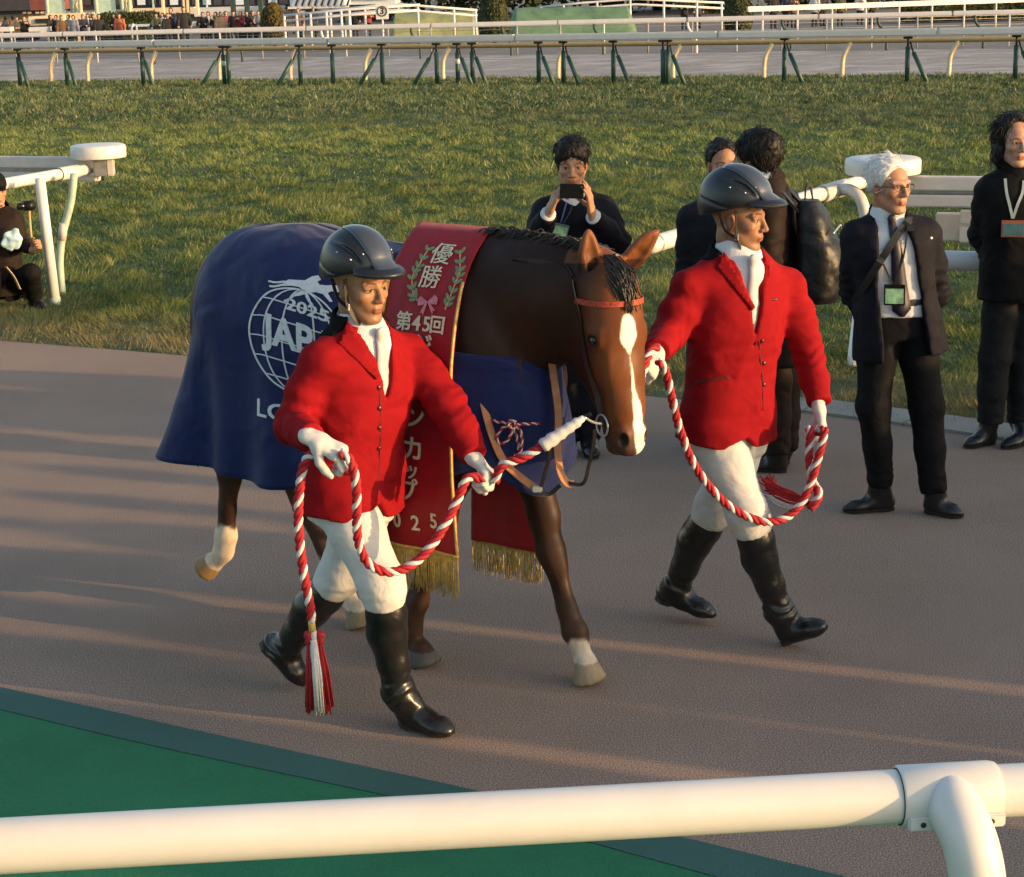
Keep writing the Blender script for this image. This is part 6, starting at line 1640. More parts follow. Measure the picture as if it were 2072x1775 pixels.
    for s in 'RL':
        if 'heel' + s in J: shoe(root, J['A' + s], J['heel' + s], J['toe' + s], M_SHOE, vs=0.007)
    return dict(both=both, root=root, head=h, tree=tree, coat=co, left=left, fwd=fwd, up=up, L=L, J=J, shirt_tree=stree if shirt else None)
def badge(root, px, Y, w, hgt, card, border, tilt=0.0):
    c_ = at(px[0], px[1], Y); n_ = unit(_c - c_); n_ = unit(A(n_[0], n_[1], 0.1)); R_ = fr(n_, A(math.sin(tilt), 0, math.cos(tilt)))
    v, f = box_geo(c_, (0.004, w, hgt), R_, 0.002); b = part('pass_holder', v, f, border, root, smooth=False)
    v, f = box_geo(c_ + n_ * 0.005 - R_[2] * hgt * 0.12, (0.001, w * 0.86, hgt * 0.72), R_, 0.0); part('pass_card', v, f, card, root, b, False); return b
def ground_feet(J, *ks):
    for k in ks: J[k][2] = 0.003
# -- man filming with a phone
YP = 9.32
J = jd(YP, P=(1166, 600), N=(1160, 393), SR=(1106, 424), SL=(1218, 420), ER=(1084, 492, -0.06), WR=(1108, 436, -0.25), EL=(1252, 490, -0.06), WL=(1203, 441, -0.25), HR=(1142, 610), HL=(1188, 610), KR=(1148, 757), KL=(1188, 760),
       AR=(1152, 884), AL=(1192, 886), C=(1157, 333, -0.03), heelR=(1150, 897), toeR=(1140, 925, -0.2), heelL=(1190, 897), toeL=(1200, 928, -0.22)); ground_feet(J, 'heelR', 'toeR', 'heelL', 'toeL')
wr, wl = at(1112, 428, YP - 0.27), at(1197, 432, YP - 0.27)
hp = [dict(w=wr, d=at(1126, 392, YP - 0.30) - wr, n=A(0.75, 0.15, 0.2), side=-1, curls=((0.5, 0.8, 0.3), (0.6, 0.8, 0.4), (0.7, 0.8, 0.4), (0.8, 0.8, 0.4)), thumb=(0.7, 0.2, 0.7), sc=0.95),
      dict(w=wl, d=at(1192, 392, YP - 0.30) - wl, n=A(-0.8, 0.25, 0.1), side=1, curls=((0.25, 0.4, 0.3), (0.15, 0.25, 0.2), (0.10, 0.2, 0.15), (0.05, 0.15, 0.1)), thumb=(0.4, 0.3, 0.9), spread=0.3, sc=0.95)]
pm = suit('man in dark suit holding up a phone behind the horse neck', J, (-0.03, -1, -0.14), M_NAVY, M_NAVY, hp, skin=(0.38, 0.20, 0.12), vneck=0.90)
hair_vol(pm['root'], pm['head'], M_BHAIR, [((0.072, 0, 0.030), (0.9, 0, -0.55)), ((0.0, 0, -0.045), (0.25, 0, -1))], seed=3, comb=(0.55, 0.1, -0.5), vol=(0.112, 0.088, 0.096), n=500)
for s, W, E_ in ((-1, J['WR'], J['ER']), (1, J['WL'], J['EL'])):
    d = unit(W - E_); v, f = tube_geo([W - d * 0.03, W + d * 0.022], [0.041, 0.039], 18); part('shirt_cuff', v, f, M_SHIRT, pm['root'])
pc = at(1157, 387, YP - 0.34)
ph = thing('phone', 'black phone held sideways by the filming man', 'phone', tuple(pc)); R_ = fr(A(0, -1, -0.1), A(0.06, 0, 1))
v, f = box_geo(pc, (0.0045, 0.060, 0.037), R_, 0.003); part('case', v, f, M_PHONE, ph, smooth=False)
v, f = lathe_geo([(0.008, 0), (0.008, 0.003), (0.006, 0.0035)], 14, pc + R_[0] * 0.0045 + R_[1] * 0.045 + R_[2] * 0.022, np.array([R_[1], R_[2], R_[0]])); part('lens', v, f, M_GLASS, ph)
bd = badge(pm['root'], (1133, 467), YP - 0.19, 0.042, 0.036, M_CARD, M_CARDB, 0.25)
strap_on(pm['root'], 'lanyard', [(1150, 398), (1142, 425), (1135, 450)], pm['tree'], 0.004, mat('blue_lanyard', (0.05, 0.10, 0.25), rough=0.6), parent=None)
strap_on(pm['root'], 'lanyard', [(1160, 398), (1155, 425), (1140, 452)], pm['tree'], 0.004, M_LANY)
# -- man in charcoal suit half hidden by the far handler
YG = 9.35
J = jd(YG, P=(1468, 630), N=(1464, 398), SR=(1398, 440), SL=(1530, 440), ER=(1390, 560), WR=(1398, 668, -0.05), EL=(1545, 560), WL=(1540, 665, -0.05), HR=(1440, 640), HL=(1495, 640), KR=(1432, 775), KL=(1500, 775), AR=(1428, 885), AL=(1504, 885), C=(1463, 335, -0.02),
       heelR=(1428, 893), toeR=(1420, 918, -0.2), heelL=(1504, 893), toeL=(1512, 918, -0.2)); ground_feet(J, 'heelR', 'toeR', 'heelL', 'toeL')
gm = suit('man in charcoal suit standing directly behind the far handler', J, (0.10, -1, 0.0), M_GREY, M_GREY, skin=(0.33, 0.17, 0.10), vneck=0.5)
hair_vol(gm['root'], gm['head'], M_BHAIR, [((0.045, 0, 0.06), (0.9, 0, -0.5)), ((0.0, 0, -0.03), (0.45, 0, -1))], seed=5, comb=(-0.5, 0.1, -0.5), vol=(0.104, 0.083, 0.090), n=350)
# -- man with the backpack, seen from behind
YB = 8.85
J = jd(YB, P=(1572, 610), N=(1545, 366), SR=(1590, 408, 0.17), SL=(1560, 412, -0.17), ER=(1600, 520, 0.2), WR=(1575, 600, 0.2), EL=(1552, 530, -0.2), WL=(1530, 610, -0.25), HR=(1580, 620, 0.08), HL=(1565, 620, -0.08), KR=(1588, 770, 0.08), KL=(1572, 770, -0.08), AR=(1590, 905, 0.08), AL=(1575, 915, -0.08), C=(1527, 318, 0.0),
       heelR=(1598, 915, 0.08), toeR=(1525, 922, 0.12), heelL=(1592, 935, -0.08), toeL=(1520, 942, -0.02)); ground_feet(J, 'heelR', 'toeR', 'heelL', 'toeL')
bm_ = suit('man in brown suit seen from behind wearing a black backpack', J, (-0.80, 0.55, 0.0), M_BROWN, M_BROWN, skin=(0.42, 0.24, 0.15), vneck=0.6)
hair_vol(bm_['root'], bm_['head'], M_BHAIR, [((0.070, 0, 0.025), (0.9, 0, -0.55)), ((-0.02, 0, -0.075), (0.3, 0, -1))], seed=8, comb=(-0.3, 0, -0.9), vol=(0.118, 0.094, 0.105), c=(-0.028, 0, 0.040), extra=(((-0.06, 0, -0.01), (0.06, 0.07, 0.07)),), n=700)
pk = thing('backpack', 'slouching black nylon backpack on the back of the brown suited man', 'backpack', tuple(at(1650, 510, YB)))
bx_, bz_ = unit(A(0.93, -0.37, 0)), A(0, 0, 1); by_ = np.cross(bz_, bx_); cP = at(1652, 508, YB - 0.08)
v = Vol.box(cP - 0.36, cP + 0.36, 0.009); Rk = np.array([bx_, by_, bz_])
v.loft(cP - A(0, 0, 0.25), cP + A(0, 0, 0.25), by_, bx_, [0.0, 0.06, 0.3, 0.6, 0.85, 1.0], [0.10, 0.145, 0.155, 0.145, 0.12, 0.07], [0.07, 0.105, 0.115, 0.10, 0.075, 0.045], oy=[0.03, 0.02, 0.015, 0, -0.02, -0.04], n=2.8, k=0.02)
v.ell(cP + bx_ * 0.09 - bz_ * 0.06, (0.05, 0.11, 0.13), Rk, 0.02); v.wrinkle(0.010, 6, 6, 9, 2); v.wrinkle(0.004, 20, 20, 24, 4)
V, Q = v.mesh(); part('pack', V, Q, M_PACK, pk)
hd_ = [cP + bz_ * 0.23 - bx_ * 0.05 + by_ * -0.05, cP + bz_ * 0.31 - bx_ * 0.05 + by_ * -0.03, cP + bz_ * 0.315 - bx_ * 0.04 + by_ * 0.02, cP + bz_ * 0.23 - bx_ * 0.03 + by_ * 0.05]
v, f = tube_geo(catmull(hd_, 5), 1, 4, flat=(0.008, 0.003), up=bx_); part('handle', v, f, M_STRAP, pk, smooth=False)
for s in (-1, 1):
    Sx = J['SL'] if s < 0 else J['SR']
    pts = [cP + bz_ * 0.20 + by_ * 0.08 * s - bx_ * 0.07, Sx * 0.5 + J['N'] * 0.5 + A(0, 0, 0.055), Sx * 0.55 + J['N'] * 0.45 + bm_['fwd'] * 0.10 - A(0, 0, 0.06), Sx * 0.6 + J['P'] * 0.4 + bm_['fwd'] * 0.11, cP - bz_ * 0.17 + by_ * 0.12 * s - bx_ * 0.06]
    v, f = tube_geo(catmull(pts, 6), 1, 4, flat=(0.026, 0.006), up=A(0, 0, 1)); part('shoulder_strap', v, f, M_PACK, pk, smooth=False)
v, f = tube_geo(catmull([cP + bz_ * 0.10 + bx_ * 0.10 - by_ * 0.10, cP + bz_ * 0.13 + bx_ * 0.115, cP + bz_ * 0.10 + bx_ * 0.10 + by_ * 0.10], 5), 0.005, 6); part('zip', v, f, M_BADGE, pk)
# -- white-haired man with spectacles
YW = 8.02
J = jd(YW, P=(1814, 628), N=(1796, 440), SR=(1736, 474), SL=(1872, 470), ER=(1726, 590, 0.10), WR=(1770, 650, 0.24), EL=(1896, 590, 0.10), WL=(1850, 655, 0.24), HR=(1782, 645), HL=(1848, 645), KR=(1766, 822, -0.04), KL=(1874, 822), AR=(1782, 978, 0.02), AL=(1890, 992, -0.04), C=(1799, 377, -0.02),
       heelR=(1808, 1010, 0.05), toeR=(1706, 1027, 0.02), heelL=(1872, 1028, 0.0), toeL=(1948, 1048, -0.12)); ground_feet(J, 'heelR', 'toeR', 'heelL', 'toeL')
wm = suit('white-haired man in spectacles and open dark suit standing on the path', J, (0.52, -0.85, 0.02), M_NAVY, mat('black_trouser', (0.006, 0.006, 0.0075), rough=0.75, var=0.15, scale=20, fold=0.016, fscale=9, bump=0.2, bscale=260, spec=0.12), skin=(0.36, 0.18, 0.11), vneck=None, open_=0.085, hem=0.21, tie=-0.02, brow=(0.30, 0.27, 0.25), thin=0.97, legs=(0.092, 0.076, 0.066, 0.062))
hair_vol(wm['root'], wm['head'], M_WHAIR, [((0.055, 0, 0.062), (0.9, 0, -0.45)), ((0.0, 0, -0.02), (0.5, 0, -1))], seed=9, comb=(-0.5, -0.5, -0.35), vol=(0.104, 0.083, 0.092), n=260, ln=(0.035, 0.06), noise=0.0035)
h = wm['head']
for y in (-1, 1):
    t_ = np.linspace(0, 2 * math.pi, 20)[:-1]; P = [h.p(0.104 - 0.006 * abs(math.cos(a)), y * 0.033 + 0.024 * math.cos(a), 0.000 + 0.0155 * math.sin(a)) for a in t_]; P.append(P[0])
    v, f = tube_geo(P, 0.0016, 6, cap=False); part('spectacle_rim', v, f, M_GLASS, wm['root'])
    v, f = tube_geo([h.p(0.098, y * 0.057, 0.006), h.p(0.05, y * 0.074, 0.006), h.p(-0.005, y * 0.078, 0.004)], 0.0019, 6); part('spectacle_arm', v, f, M_GLASS, wm['root'])
v, f = tube_geo([h.p(0.105, -0.010, 0.002), h.p(0.113, 0, 0.004), h.p(0.105, 0.010, 0.002)], 0.0015, 6); part('spectacle_bridge', v, f, M_GLASS, wm['root'])
badge(wm['root'], (1810, 597), YW - 0.165, 0.046, 0.046, M_CARD, M_BLACK)
strap_on(wm['root'], 'lanyard', [(1768, 455), (1774, 505), (1792, 545), (1806, 575)], wm['shirt_tree'], 0.004, M_LANY, 0.012)
strap_on(wm['root'], 'lanyard', [(1836, 470), (1828, 520), (1815, 560), (1811, 575)], wm['shirt_tree'], 0.004, M_LANY, 0.012)
strap_on(wm['root'], 'shoulder_strap', [(1852, 432), (1820, 470), (1790, 515), (1757, 566), (1728, 610)], wm['both'], 0.017, M_STRAP, 0.014)
v, f = box_geo(J['P'] + A(0, 0, 0.055), (0.10, 0.150, 0.018), np.array([wm['fwd'], wm['left'], wm['up']]), 0.01)
vb = Vol.box(J['P'] - 0.2, J['P'] + 0.25, 0.009); vb.loft(J['P'] + A(0, 0, 0.03), J['P'] + A(0, 0, 0.07), wm['left'], wm['fwd'], [0, 1], [0.158, 0.158], [0.116, 0.116], n=2.4, k=0.0); build(vb, 'belt', M_STRAP, wm['root'])
d = unit(ray(1884, 482)); hit = wm['tree'].ray_cast(Vector(_c), Vector(d))
if hit[0]: v, f = lathe_geo([(0.007, 0), (0.007, 0.003), (0.003, 0.005)], 10, np.array(hit[0]), fr(A(1, 0.2, 0.1), np.array(hit[1]))); part('lapel_pin', v, f, M_PIN, wm['root'])
# -- long-haired man in black at the right edge
YR = 9.2
J = jd(YR, P=(2058, 560), N=(2056, 345), SR=(2006, 380), SL=(2122, 384), ER=(1988, 475, 0.08), WR=(2020, 545, 0.22), EL=(2142, 480, 0.08), WL=(2100, 545, 0.22), HR=(2030, 575), HL=(2090, 575), KR=(2012, 722), KL=(2068, 722, 0.06), AR=(2004, 852), AL=(2062, 852, 0.08), C=(2052, 288, -0.02),
       heelR=(2012, 880, 0.04), toeR=(1952, 896, -0.06), heelL=(2094, 884, 0.04), toeL=(2028, 902, -0.10)); ground_feet(J, 'heelR', 'toeR', 'heelL', 'toeL')
fm = suit('long-haired man in black jacket with pale lanyard at the right edge', J, (0.18, -1, 0.0), M_BLACK, M_DENIM, skin=(0.40, 0.22, 0.145), vneck=None, hem=0.10, collar=False, shirt=False, legs=(0.092, 0.080, 0.072, 0.068), thin=0.95, sleeve=(0.074, 0.066, 0.060, 0.048))
hair_vol(fm['root'], fm['head'], M_BHAIR, [((0.070, 0, 0.030), (0.9, 0, -0.5)), ((0.030, 0, 0), (1.0, 0, -0.15))], seed=12, comb=(-0.1, 0, -1), vol=(0.112, 0.092, 0.100), extra=(((-0.03, 0.062, -0.05), (0.055, 0.034, 0.085)), ((-0.03, -0.062, -0.05), (0.055, 0.034, 0.085)), ((-0.06, 0, -0.05), (0.05, 0.075, 0.085))), ln=(0.05, 0.10), n=700)
v = Vol.box(J['N'] - 0.18, J['N'] + 0.18, 0.007); v.cone(J['N'] - A(0, 0, 0.06), J['N'] + A(0, 0.01, 0.035), 0.105, 0.085, 0.0); v.cone(J['N'] + A(0, 0, 0.0), J['N'] + A(0, 0, 0.12), 0.066, 0.075, 0.006, 'sub'); v.wrinkle(0.008, 14, 14, 20, 3); build(v, 'high_collar', M_BLACK, fm['root'])
badge(fm['root'], (2050, 463), YR - 0.17, 0.058, 0.042, M_CARDB, M_ORANGE)
strap_on(fm['root'], 'lanyard', [(2034, 362), (2037, 390), (2043, 415), (2049, 442)], fm['tree'], 0.007, M_LANYG); strap_on(fm['root'], 'lanyard', [(2072, 366), (2069, 390), (2059, 415), (2050, 442)], fm['tree'], 0.007, M_LANYG)
# -- photographer crouching behind the left rail end
YC = 14.3
J = jd(YC, P=(0, 575), N=(-4, 424), SR=(-32, 442), SL=(26, 440), ER=(-40, 490), WR=(-10, 505, -0.25), EL=(44, 492, -0.03), WL=(66, 505, -0.22), HR=(-14, 580), HL=(16, 580), KR=(-20, 555, -0.35), KL=(62, 552, -0.22), AR=(-22, 590, -0.12), AL=(70, 600, -0.05), C=(-8, 385, -0.06),
       heelR=(-22, 606, 0.0), toeR=(-28, 612, -0.22), heelL=(62, 596, 0.05), toeL=(88, 604, -0.15)); ground_feet(J, 'heelR', 'toeR', 'heelL', 'toeL')
lw = at(66, 505, YC - 0.23)
cm = suit('photographer in dark jacket crouching behind the left white rail post', J, (0.45, -0.85, -0.1), M_BROWN, M_BLACK, [dict(w=lw, d=A(0.5, -0.3, 0.25), n=A(-0.2, -0.8, 0.2), side=1, curl=(0.6, 0.8, 0.5))], skin=(0.38, 0.20, 0.12), vneck=None, hem=0.08, shirt=False, vs=0.012)
hc = cm['head']; v = Vol.box(hc.c - 0.2, hc.c + 0.2, 0.007); v.ell(hc.p(-0.018, 0, 0.048), (0.108, 0.088, 0.100), hc.R, 0.0); v.half(hc.p(0, 0, 0.03), A(0.12, 0, -1) @ hc.R, 0.004); v.cone(hc.p(0.07, 0, 0.040), hc.p(0.14, 0, 0.030), 0.07, 0.05, 0.01, flat=hc.R[2], fs=0.14); build(v, 'cap', M_BLACK, cm['root'])
cmr = thing('camera', 'small black camera on a short grip in the photographer hand', 'camera', tuple(at(58, 418, YC - 0.25)))
c0 = at(58, 416, YC - 0.25); v, f = box_geo(c0, (0.05, 0.04, 0.038), fr(A(0.7, -0.7, 0.1)), 0.01); part('camera_body', v, f, M_PACK, cmr)
v, f = lathe_geo([(0.028, 0), (0.030, 0.03), (0.026, 0.06), (0.02, 0.062)], 16, c0 - A(0.02, 0.03, 0), fr(A(0, 0, 1), A(-0.7, -0.5, 0))); part('lens', v, f, M_PHONE, cmr)
v, f = tube_geo([c0 - A(0, 0, 0.03), at(62, 470, YC - 0.25), at(66, 500, YC - 0.25)], 0.010, 8); part('grip', v, f, M_OCHRE2, cmr)
cl = thing('cloth', 'pale blue cloth in the crouching photographer lap', 'cloth', tuple(at(24, 482, YC - 0.4))); c0 = at(25, 486, YC - 0.42)
v = Vol.box(c0 - 0.16, c0 + 0.16, 0.008); v.ell(c0, (0.075, 0.018, 0.095), fr(A(0.9, 0.3, -0.5), A(0.5, 0, 0.8)), 0.0); v.wrinkle(0.014, 26, 26, 26, 2); build(v, 'folded_cloth', mat('pale_blue_cloth', (0.38, 0.55, 0.62), rough=0.8, fold=0.01), cl)
bg_ = thing('camera_bag', 'dark camera bag with yellow strap beside the crouching photographer', 'bag', tuple(at(40, 590, YC - 0.3))); c0 = ground(48, 602); c0[2] = 0.08
v = Vol.box(c0 - 0.25, c0 + 0.25, 0.010); v.loft(c0 - A(0, 0, 0.07), c0 + A(0, 0, 0.09), A(1, 0, 0), A(0, 1, 0), [0, 0.2, 0.8, 1], [0.14, 0.16, 0.15, 0.10], [0.08, 0.09, 0.085, 0.05], n=3, k=0); v.wrinkle(0.012, 14, 14, 14, 3); build(v, 'bag', M_PACK, bg_)
v, f = tube_geo(catmull([at(12, 540, YC - 0.45), at(28, 560, YC - 0.4), at(40, 585, YC - 0.35)], 5), 1, 4, flat=(0.012, 0.003)); part('strap', v, f, M_OCHRE2, bg_, smooth=False)
print('suits', time.time() - T0)
# ---------------------------------------------------------------- ropes, bridle, reins
M_RRED = mat('red_rope_strand', (0.32, 0.005, 0.013), rough=0.75, var=0.25, scale=90, bump=0.5, bscale=260)
M_RWHITE = mat('white_rope_strand', (0.58, 0.565, 0.555), rough=0.75, var=0.12, scale=90, bump=0.5, bscale=260)
def resample(P, step):
    P = np.asarray(P, float); d = np.concatenate([[0], np.cumsum(np.linalg.norm(np.diff(P, axis=0), axis=1))]); n = max(4, int(d[-1] / step)); s = np.linspace(0, d[-1], n)
    return np.stack([np.interp(s, d, P[:, i]) for i in range(3)], 1), d[-1]
def rope(root, path, R=0.0142, pitch=0.080, cols=('r', 'r', 'w'), parent=None, n=7):
    """laid rope: three strands twisted round each other"""
    P, L = resample(catmull(path, 14), 0.006); T = np.gradient(P, axis=0); T /= np.linalg.norm(T, axis=1)[:, None]; x = unit(np.cross(T[0], A(0.3, 0.5, 0.8))); X = []
    for t in T: x = unit(x - t * (x @ t)); X.append(x)
    X = np.array(X); Yv = np.cross(T, X); s = np.linspace(0, L, len(P)); k = len(cols)
    for i, c in enumerate(cols):
        a = 2 * math.pi * (s / pitch + i / k); q = P + (np.cos(a)[:, None] * X + np.sin(a)[:, None] * Yv) * R * 0.56
        v, f = tube_geo(q, R * (0.60 if c == 'r' else 0.56), n); part('red_strand' if c == 'r' else 'white_strand', v, f, M_RRED if c == 'r' else M_RWHITE, root, parent)
def tassel(root, p0, dirs, ln, seed, rad=0.020, side=None):
    g = np.random.default_rng(seed); d = unit(dirs); x = unit(np.cross(d, A(0.2, 0.9, 0.3))) if side is None else unit(side); y = np.cross(d, x)
    for nm, m, sgn, cx in (('red_tassel', M_RRED, 1, -0.012), ('white_tassel', M_RWHITE, 1, 0.006), ('red_tassel', M_RRED, 1, 0.022)):
        gs = [lathe_geo([(0.004, 0.0), (0.015, 0.006), (0.017, 0.018), (0.012, 0.030), (0.016, 0.04), (0.010, 0.045)], 10, p0 + x * cx, np.array([x, y, d]))]
        p1 = p0 - (y if y[1] > 0 else -y) * (0.012 if nm[0] == 'w' else 0.0)
        for i in range(46):
            a = g.uniform(0, 2 * math.pi); r = rad * 0.8 * math.sqrt(g.random()); e = x * (cx * 1.1 + r * math.cos(a)) + y * r * math.sin(a)
            gs.append(tube_geo([p1 + d * 0.03 + e * 0.6, p1 + d * ln * 0.5 + e + 0.003 * g.standard_normal(3), p1 + d * ln * (0.9 + 0.14 * g.random()) + e * 1.35], [0.0034, 0.0032, 0.0024], 4))
        v, f = merge(gs); part(nm, v, f, m, root)
hR1 = hands1[0]; hL1 = hands1[1]
def hand_c(hh): d = unit(hh['d']); n = A(*hh['n']); n = unit(n - d * (n @ d)); return A(*hh['w']) + d * 0.092 + n * 0.026
cR1, cL1 = hand_c(hR1), hand_c(hL1)
bitR = hw([hd(0.045, -0.062, -0.455)])[0]; bitL = hw([hd(0.055, 0.062, -0.455)])[0]
rp = thing('lead_rope', 'red and white twisted lead rope with tassel in near handler hands', 'rope', (float(cR1[0]), float(cR1[1]), 0))
sl0 = at(1182, 845, 5.62); sl1 = at(1106, 897, 5.60)
rope(rp, [sl1, at(1060, 925, 5.60), at(1015, 943, 5.60), cL1 + A(0.03, -0.01, 0.0)])
rope(rp, [cL1 + A(-0.005, -0.02, 0.012), at(946, 968, Y1 - 0.24), at(920, 1025, Y1 - 0.26), at(880, 1095, Y1 - 0.30), at(835, 1142, Y1 - 0.33), at(788, 1158, Y1 - 0.36), at(745, 1140, Y1 - 0.38), at(724, 1090, Y1 - 0.40), at(722, 1030, Y1 - 0.42), at(720, 975, Y1 - 0.44), at(708, 932, Y1 - 0.45), at(688, 915, Y1 - 0.45)])
rope(rp, [at(660, 918, Y1 - 0.42), at(624, 925, Y1 - 0.40), at(608, 975, Y1 - 0.40), at(604, 1060, Y1 - 0.40), at(613, 1150, Y1 - 0.40), at(626, 1220, Y1 - 0.40), at(631, 1258, Y1 - 0.40)])
pb, pt = at(630, 1254, Y1 - 0.40), at(632, 1276, Y1 - 0.40)
v, f = tube_geo([pb, pt], 0.0115, 14); part('gold_band', v, f, M_GOLD, rp)
tassel(rp, pt, at(643, 1440, Y1 - 0.40) - pt, float(np.linalg.norm(at(643, 1440, Y1 - 0.40) - pt)), 3, side=A(1, 0, 0))
# leather-wrapped end at the bit
v, f = tube_geo(catmull([sl1 + unit(sl1 - sl0) * 0.02, sl1 * 0.7 + sl0 * 0.3, sl0 * 0.7 + sl1 * 0.3, sl0], 5), np.interp(np.linspace(0, 1, 16), [0, 0.1, 0.5, 0.8, 1], [0.020, 0.024, 0.018, 0.016, 0.008]) * (1 + 0.12 * np.sin(np.arange(16) * 2.3)), 14); wr_ = part('white_wrap', v, f, M_GLOVE, rp)
v, f = tube_geo(catmull([sl0, (sl0 + bitR) / 2 + A(0, -0.01, -0.004), bitR], 5), 0.0045, 8); part('clip', v, f, M_BADGE, rp)
rq = thing('lead_rope', 'red and white twisted lead rope in far handler hands hanging in a loop', 'rope', (float(hands2[1]['w'][0]), float(hands2[1]['w'][1]), 0))
cR2, cL2 = hand_c(hands2[0]), hand_c(hands2[1])
e0_ = at(1290, 790, Y2 - 0.56)
rope(rq, [at(1297, 765, Y2 - 0.55), at(1306, 735, Y2 - 0.52), at(1318, 708, Y2 - 0.48), at(1332, 702, Y2 - 0.46)])
v, f = tube_geo([at(1290, 797, Y2 - 0.56), at(1297, 768, Y2 - 0.55), at(1300, 752, Y2 - 0.545)], [0.006, 0.014, 0.014], 12); part('white_wrap', v, f, M_GLOVE, rq)
v, f = tube_geo(catmull([at(1290, 797, Y2 - 0.56), at(1288, 812, Y2 - 0.60), bitL + A(0.01, 0.02, 0.0)], 4), 0.004, 8); part('clip', v, f, M_BADGE, rq)
rope(rq, [at(1332, 730, Y2 - 0.48), at(1346, 750, Y2 - 0.47), at(1358, 800, Y2 - 0.44), at(1376, 870, Y2 - 0.40), at(1410, 950, Y2 - 0.36), at(1470, 1020, Y2 - 0.32), at(1540, 1055, Y2 - 0.28), at(1595, 1045, Y2 - 0.24), at(1632, 1000, Y2 - 0.22), at(1655, 930, Y2 - 0.20), at(1668, 872, Y2 - 0.18), cL2 + A(0, -0.03, 0.0)])
rope(rq, [cL2 + A(-0.03, -0.02, 0.01), at(1641, 872, Y2 - 0.16), at(1637, 920, Y2 - 0.17), at(1642, 965, Y2 - 0.19), at(1650, 985, Y2 - 0.20)])
rope(rq, [at(1652, 985, Y2 - 0.215), at(1656, 1005, Y2 - 0.22), at(1640, 1030, Y2 - 0.22)], R=0.016)
gq = np.random.default_rng(4)
for nm, m, du in (('red_tassel', M_RRED, 0), ('white_tassel', M_RWHITE, 9), ('red_tassel', M_RRED, -6)):
    gs = []
    for i in range(40):
        j = gq.standard_normal(2) * 4; k_ = gq.standard_normal(2) * 7
        gs.append(tube_geo(catmull([at(1640 + j[0] * 0.3, 1022 + j[1] * 0.3 + du * 0.3, Y2 - 0.20), at(1605 + j[0], 1012 + j[1] + du, Y2 - 0.16), at(1575 + j[0], 1000 + j[1] + du, Y2 - 0.13), at(1553 + k_[0], 984 + k_[1] + du * 1.8, Y2 - 0.10)], 3), 0.0030, 4))
    v, f = merge(gs); part(nm, v, f, m, rq)
# bridle
M_LEATH = mat('black_bridle_leather', (0.012, 0.010, 0.009), rough=0.45, var=0.3, scale=40)
M_TAN = mat('tan_rein_leather', (0.36, 0.145, 0.055), rough=0.55, var=0.22, scale=30, bump=0.2, bscale=200)
M_BROW = mat('red_browband', (0.30, 0.04, 0.02), rough=0.5, var=0.6, scale=120)
bri = thing('bridle', 'black leather bridle with red browband on the horse head', 'bridle', tuple(hw([HP])[0]))
def on_head(pts, off=0.004):
    out = []
    for p in catmull(np.array(pts, float), 6):
        c_ = hd(p[0], p[1], p[2]); ctr = hd(0.0, 0, p[2]); d = unit(c_ - ctr); hit = htree.ray_cast(Vector(ctr + d * 0.5), Vector(-d)); q_ = np.array(hit[0]) + d * off if hit[0] else c_; out.append(q_)
    return hw(np.array(out))
def hstrap(name, pts, w, m, off=0.004, parent=None, wrap=True):
    P = on_head(pts, off) if wrap else hw(catmull(np.array([hd(*p) for p in pts]), 6))
    ctr = hw([hd(0, 0, -0.2)])[0]
    Vv, Ff = [], []
    T = np.gradient(P, axis=0)
    for i, p in enumerate(P):
        o_ = unit(p - A(ctr[0], ctr[1], p[2])); s_ = unit(np.cross(T[i], o_))
        for a, b in ((1, 1), (1, -1), (-1, -1), (-1, 1)): Vv.append(p + s_ * w * a + o_ * 0.0018 * b)
    for i in range(len(P) - 1):
        for j in range(4): Ff.append((i * 4 + j, i * 4 + (j + 1) % 4, (i + 1) * 4 + (j + 1) % 4, (i + 1) * 4 + j))
    Ff += [(3, 2, 1, 0), tuple((len(P) - 1) * 4 + j for j in range(4))]
    return part(name, Vv, Ff, m, bri, parent, False)
for s in (-1, 1):
    hstrap('cheek_strap', [(-0.02, s * 0.09, 0.02), (-0.01, s * 0.1, -0.06), (-0.005, s * 0.1, -0.16), (0.010, s * 0.09, -0.28), (0.030, s * 0.075, -0.38), (0.045, s * 0.07, -0.45)], 0.011, M_LEATH)
    hstrap('throat_lash', [(-0.03, s * 0.098, 0.0), (-0.075, s * 0.108, -0.06), (-0.115, s * 0.102, -0.13), (-0.15, s * 0.075, -0.20), (-0.165, 0.0, -0.235)], 0.006, M_LEATH, wrap=False)
    bt = hw([hd(0.040, s * 0.066, -0.46)])[0]; t_ = np.linspace(0, 2 * math.pi, 22); R3_ = HRm @ HR
    P = np.array([bt + 0.036 * (math.cos(a) * R3_[0] + math.sin(a) * R3_[2]) for a in t_]); v, f = tube_geo(P, 0.0038, 8, cap=False); part('bit_ring', v, f, M_BADGE, bri)
hstrap('crown_piece', [(-0.02, -0.085, 0.03), (-0.035, -0.05, 0.075), (-0.04, 0, 0.09), (-0.035, 0.05, 0.075), (-0.02, 0.085, 0.03)], 0.010, M_LEATH)
hstrap('browband', [(-0.01, -0.09, -0.045), (0.05, -0.08, -0.052), (0.09, -0.03, -0.056), (0.09, 0.03, -0.056), (0.05, 0.08, -0.052), (-0.01, 0.09, -0.045)], 0.009, M_BROW, 0.006)
v, f = tube_geo(catmull([bitR, hw([hd(-0.02, 0, -0.50)])[0], bitL], 5), 1, 4, flat=(0.006, 0.002)); part('chin_strap', v, f, M_LEATH, bri, smooth=False)
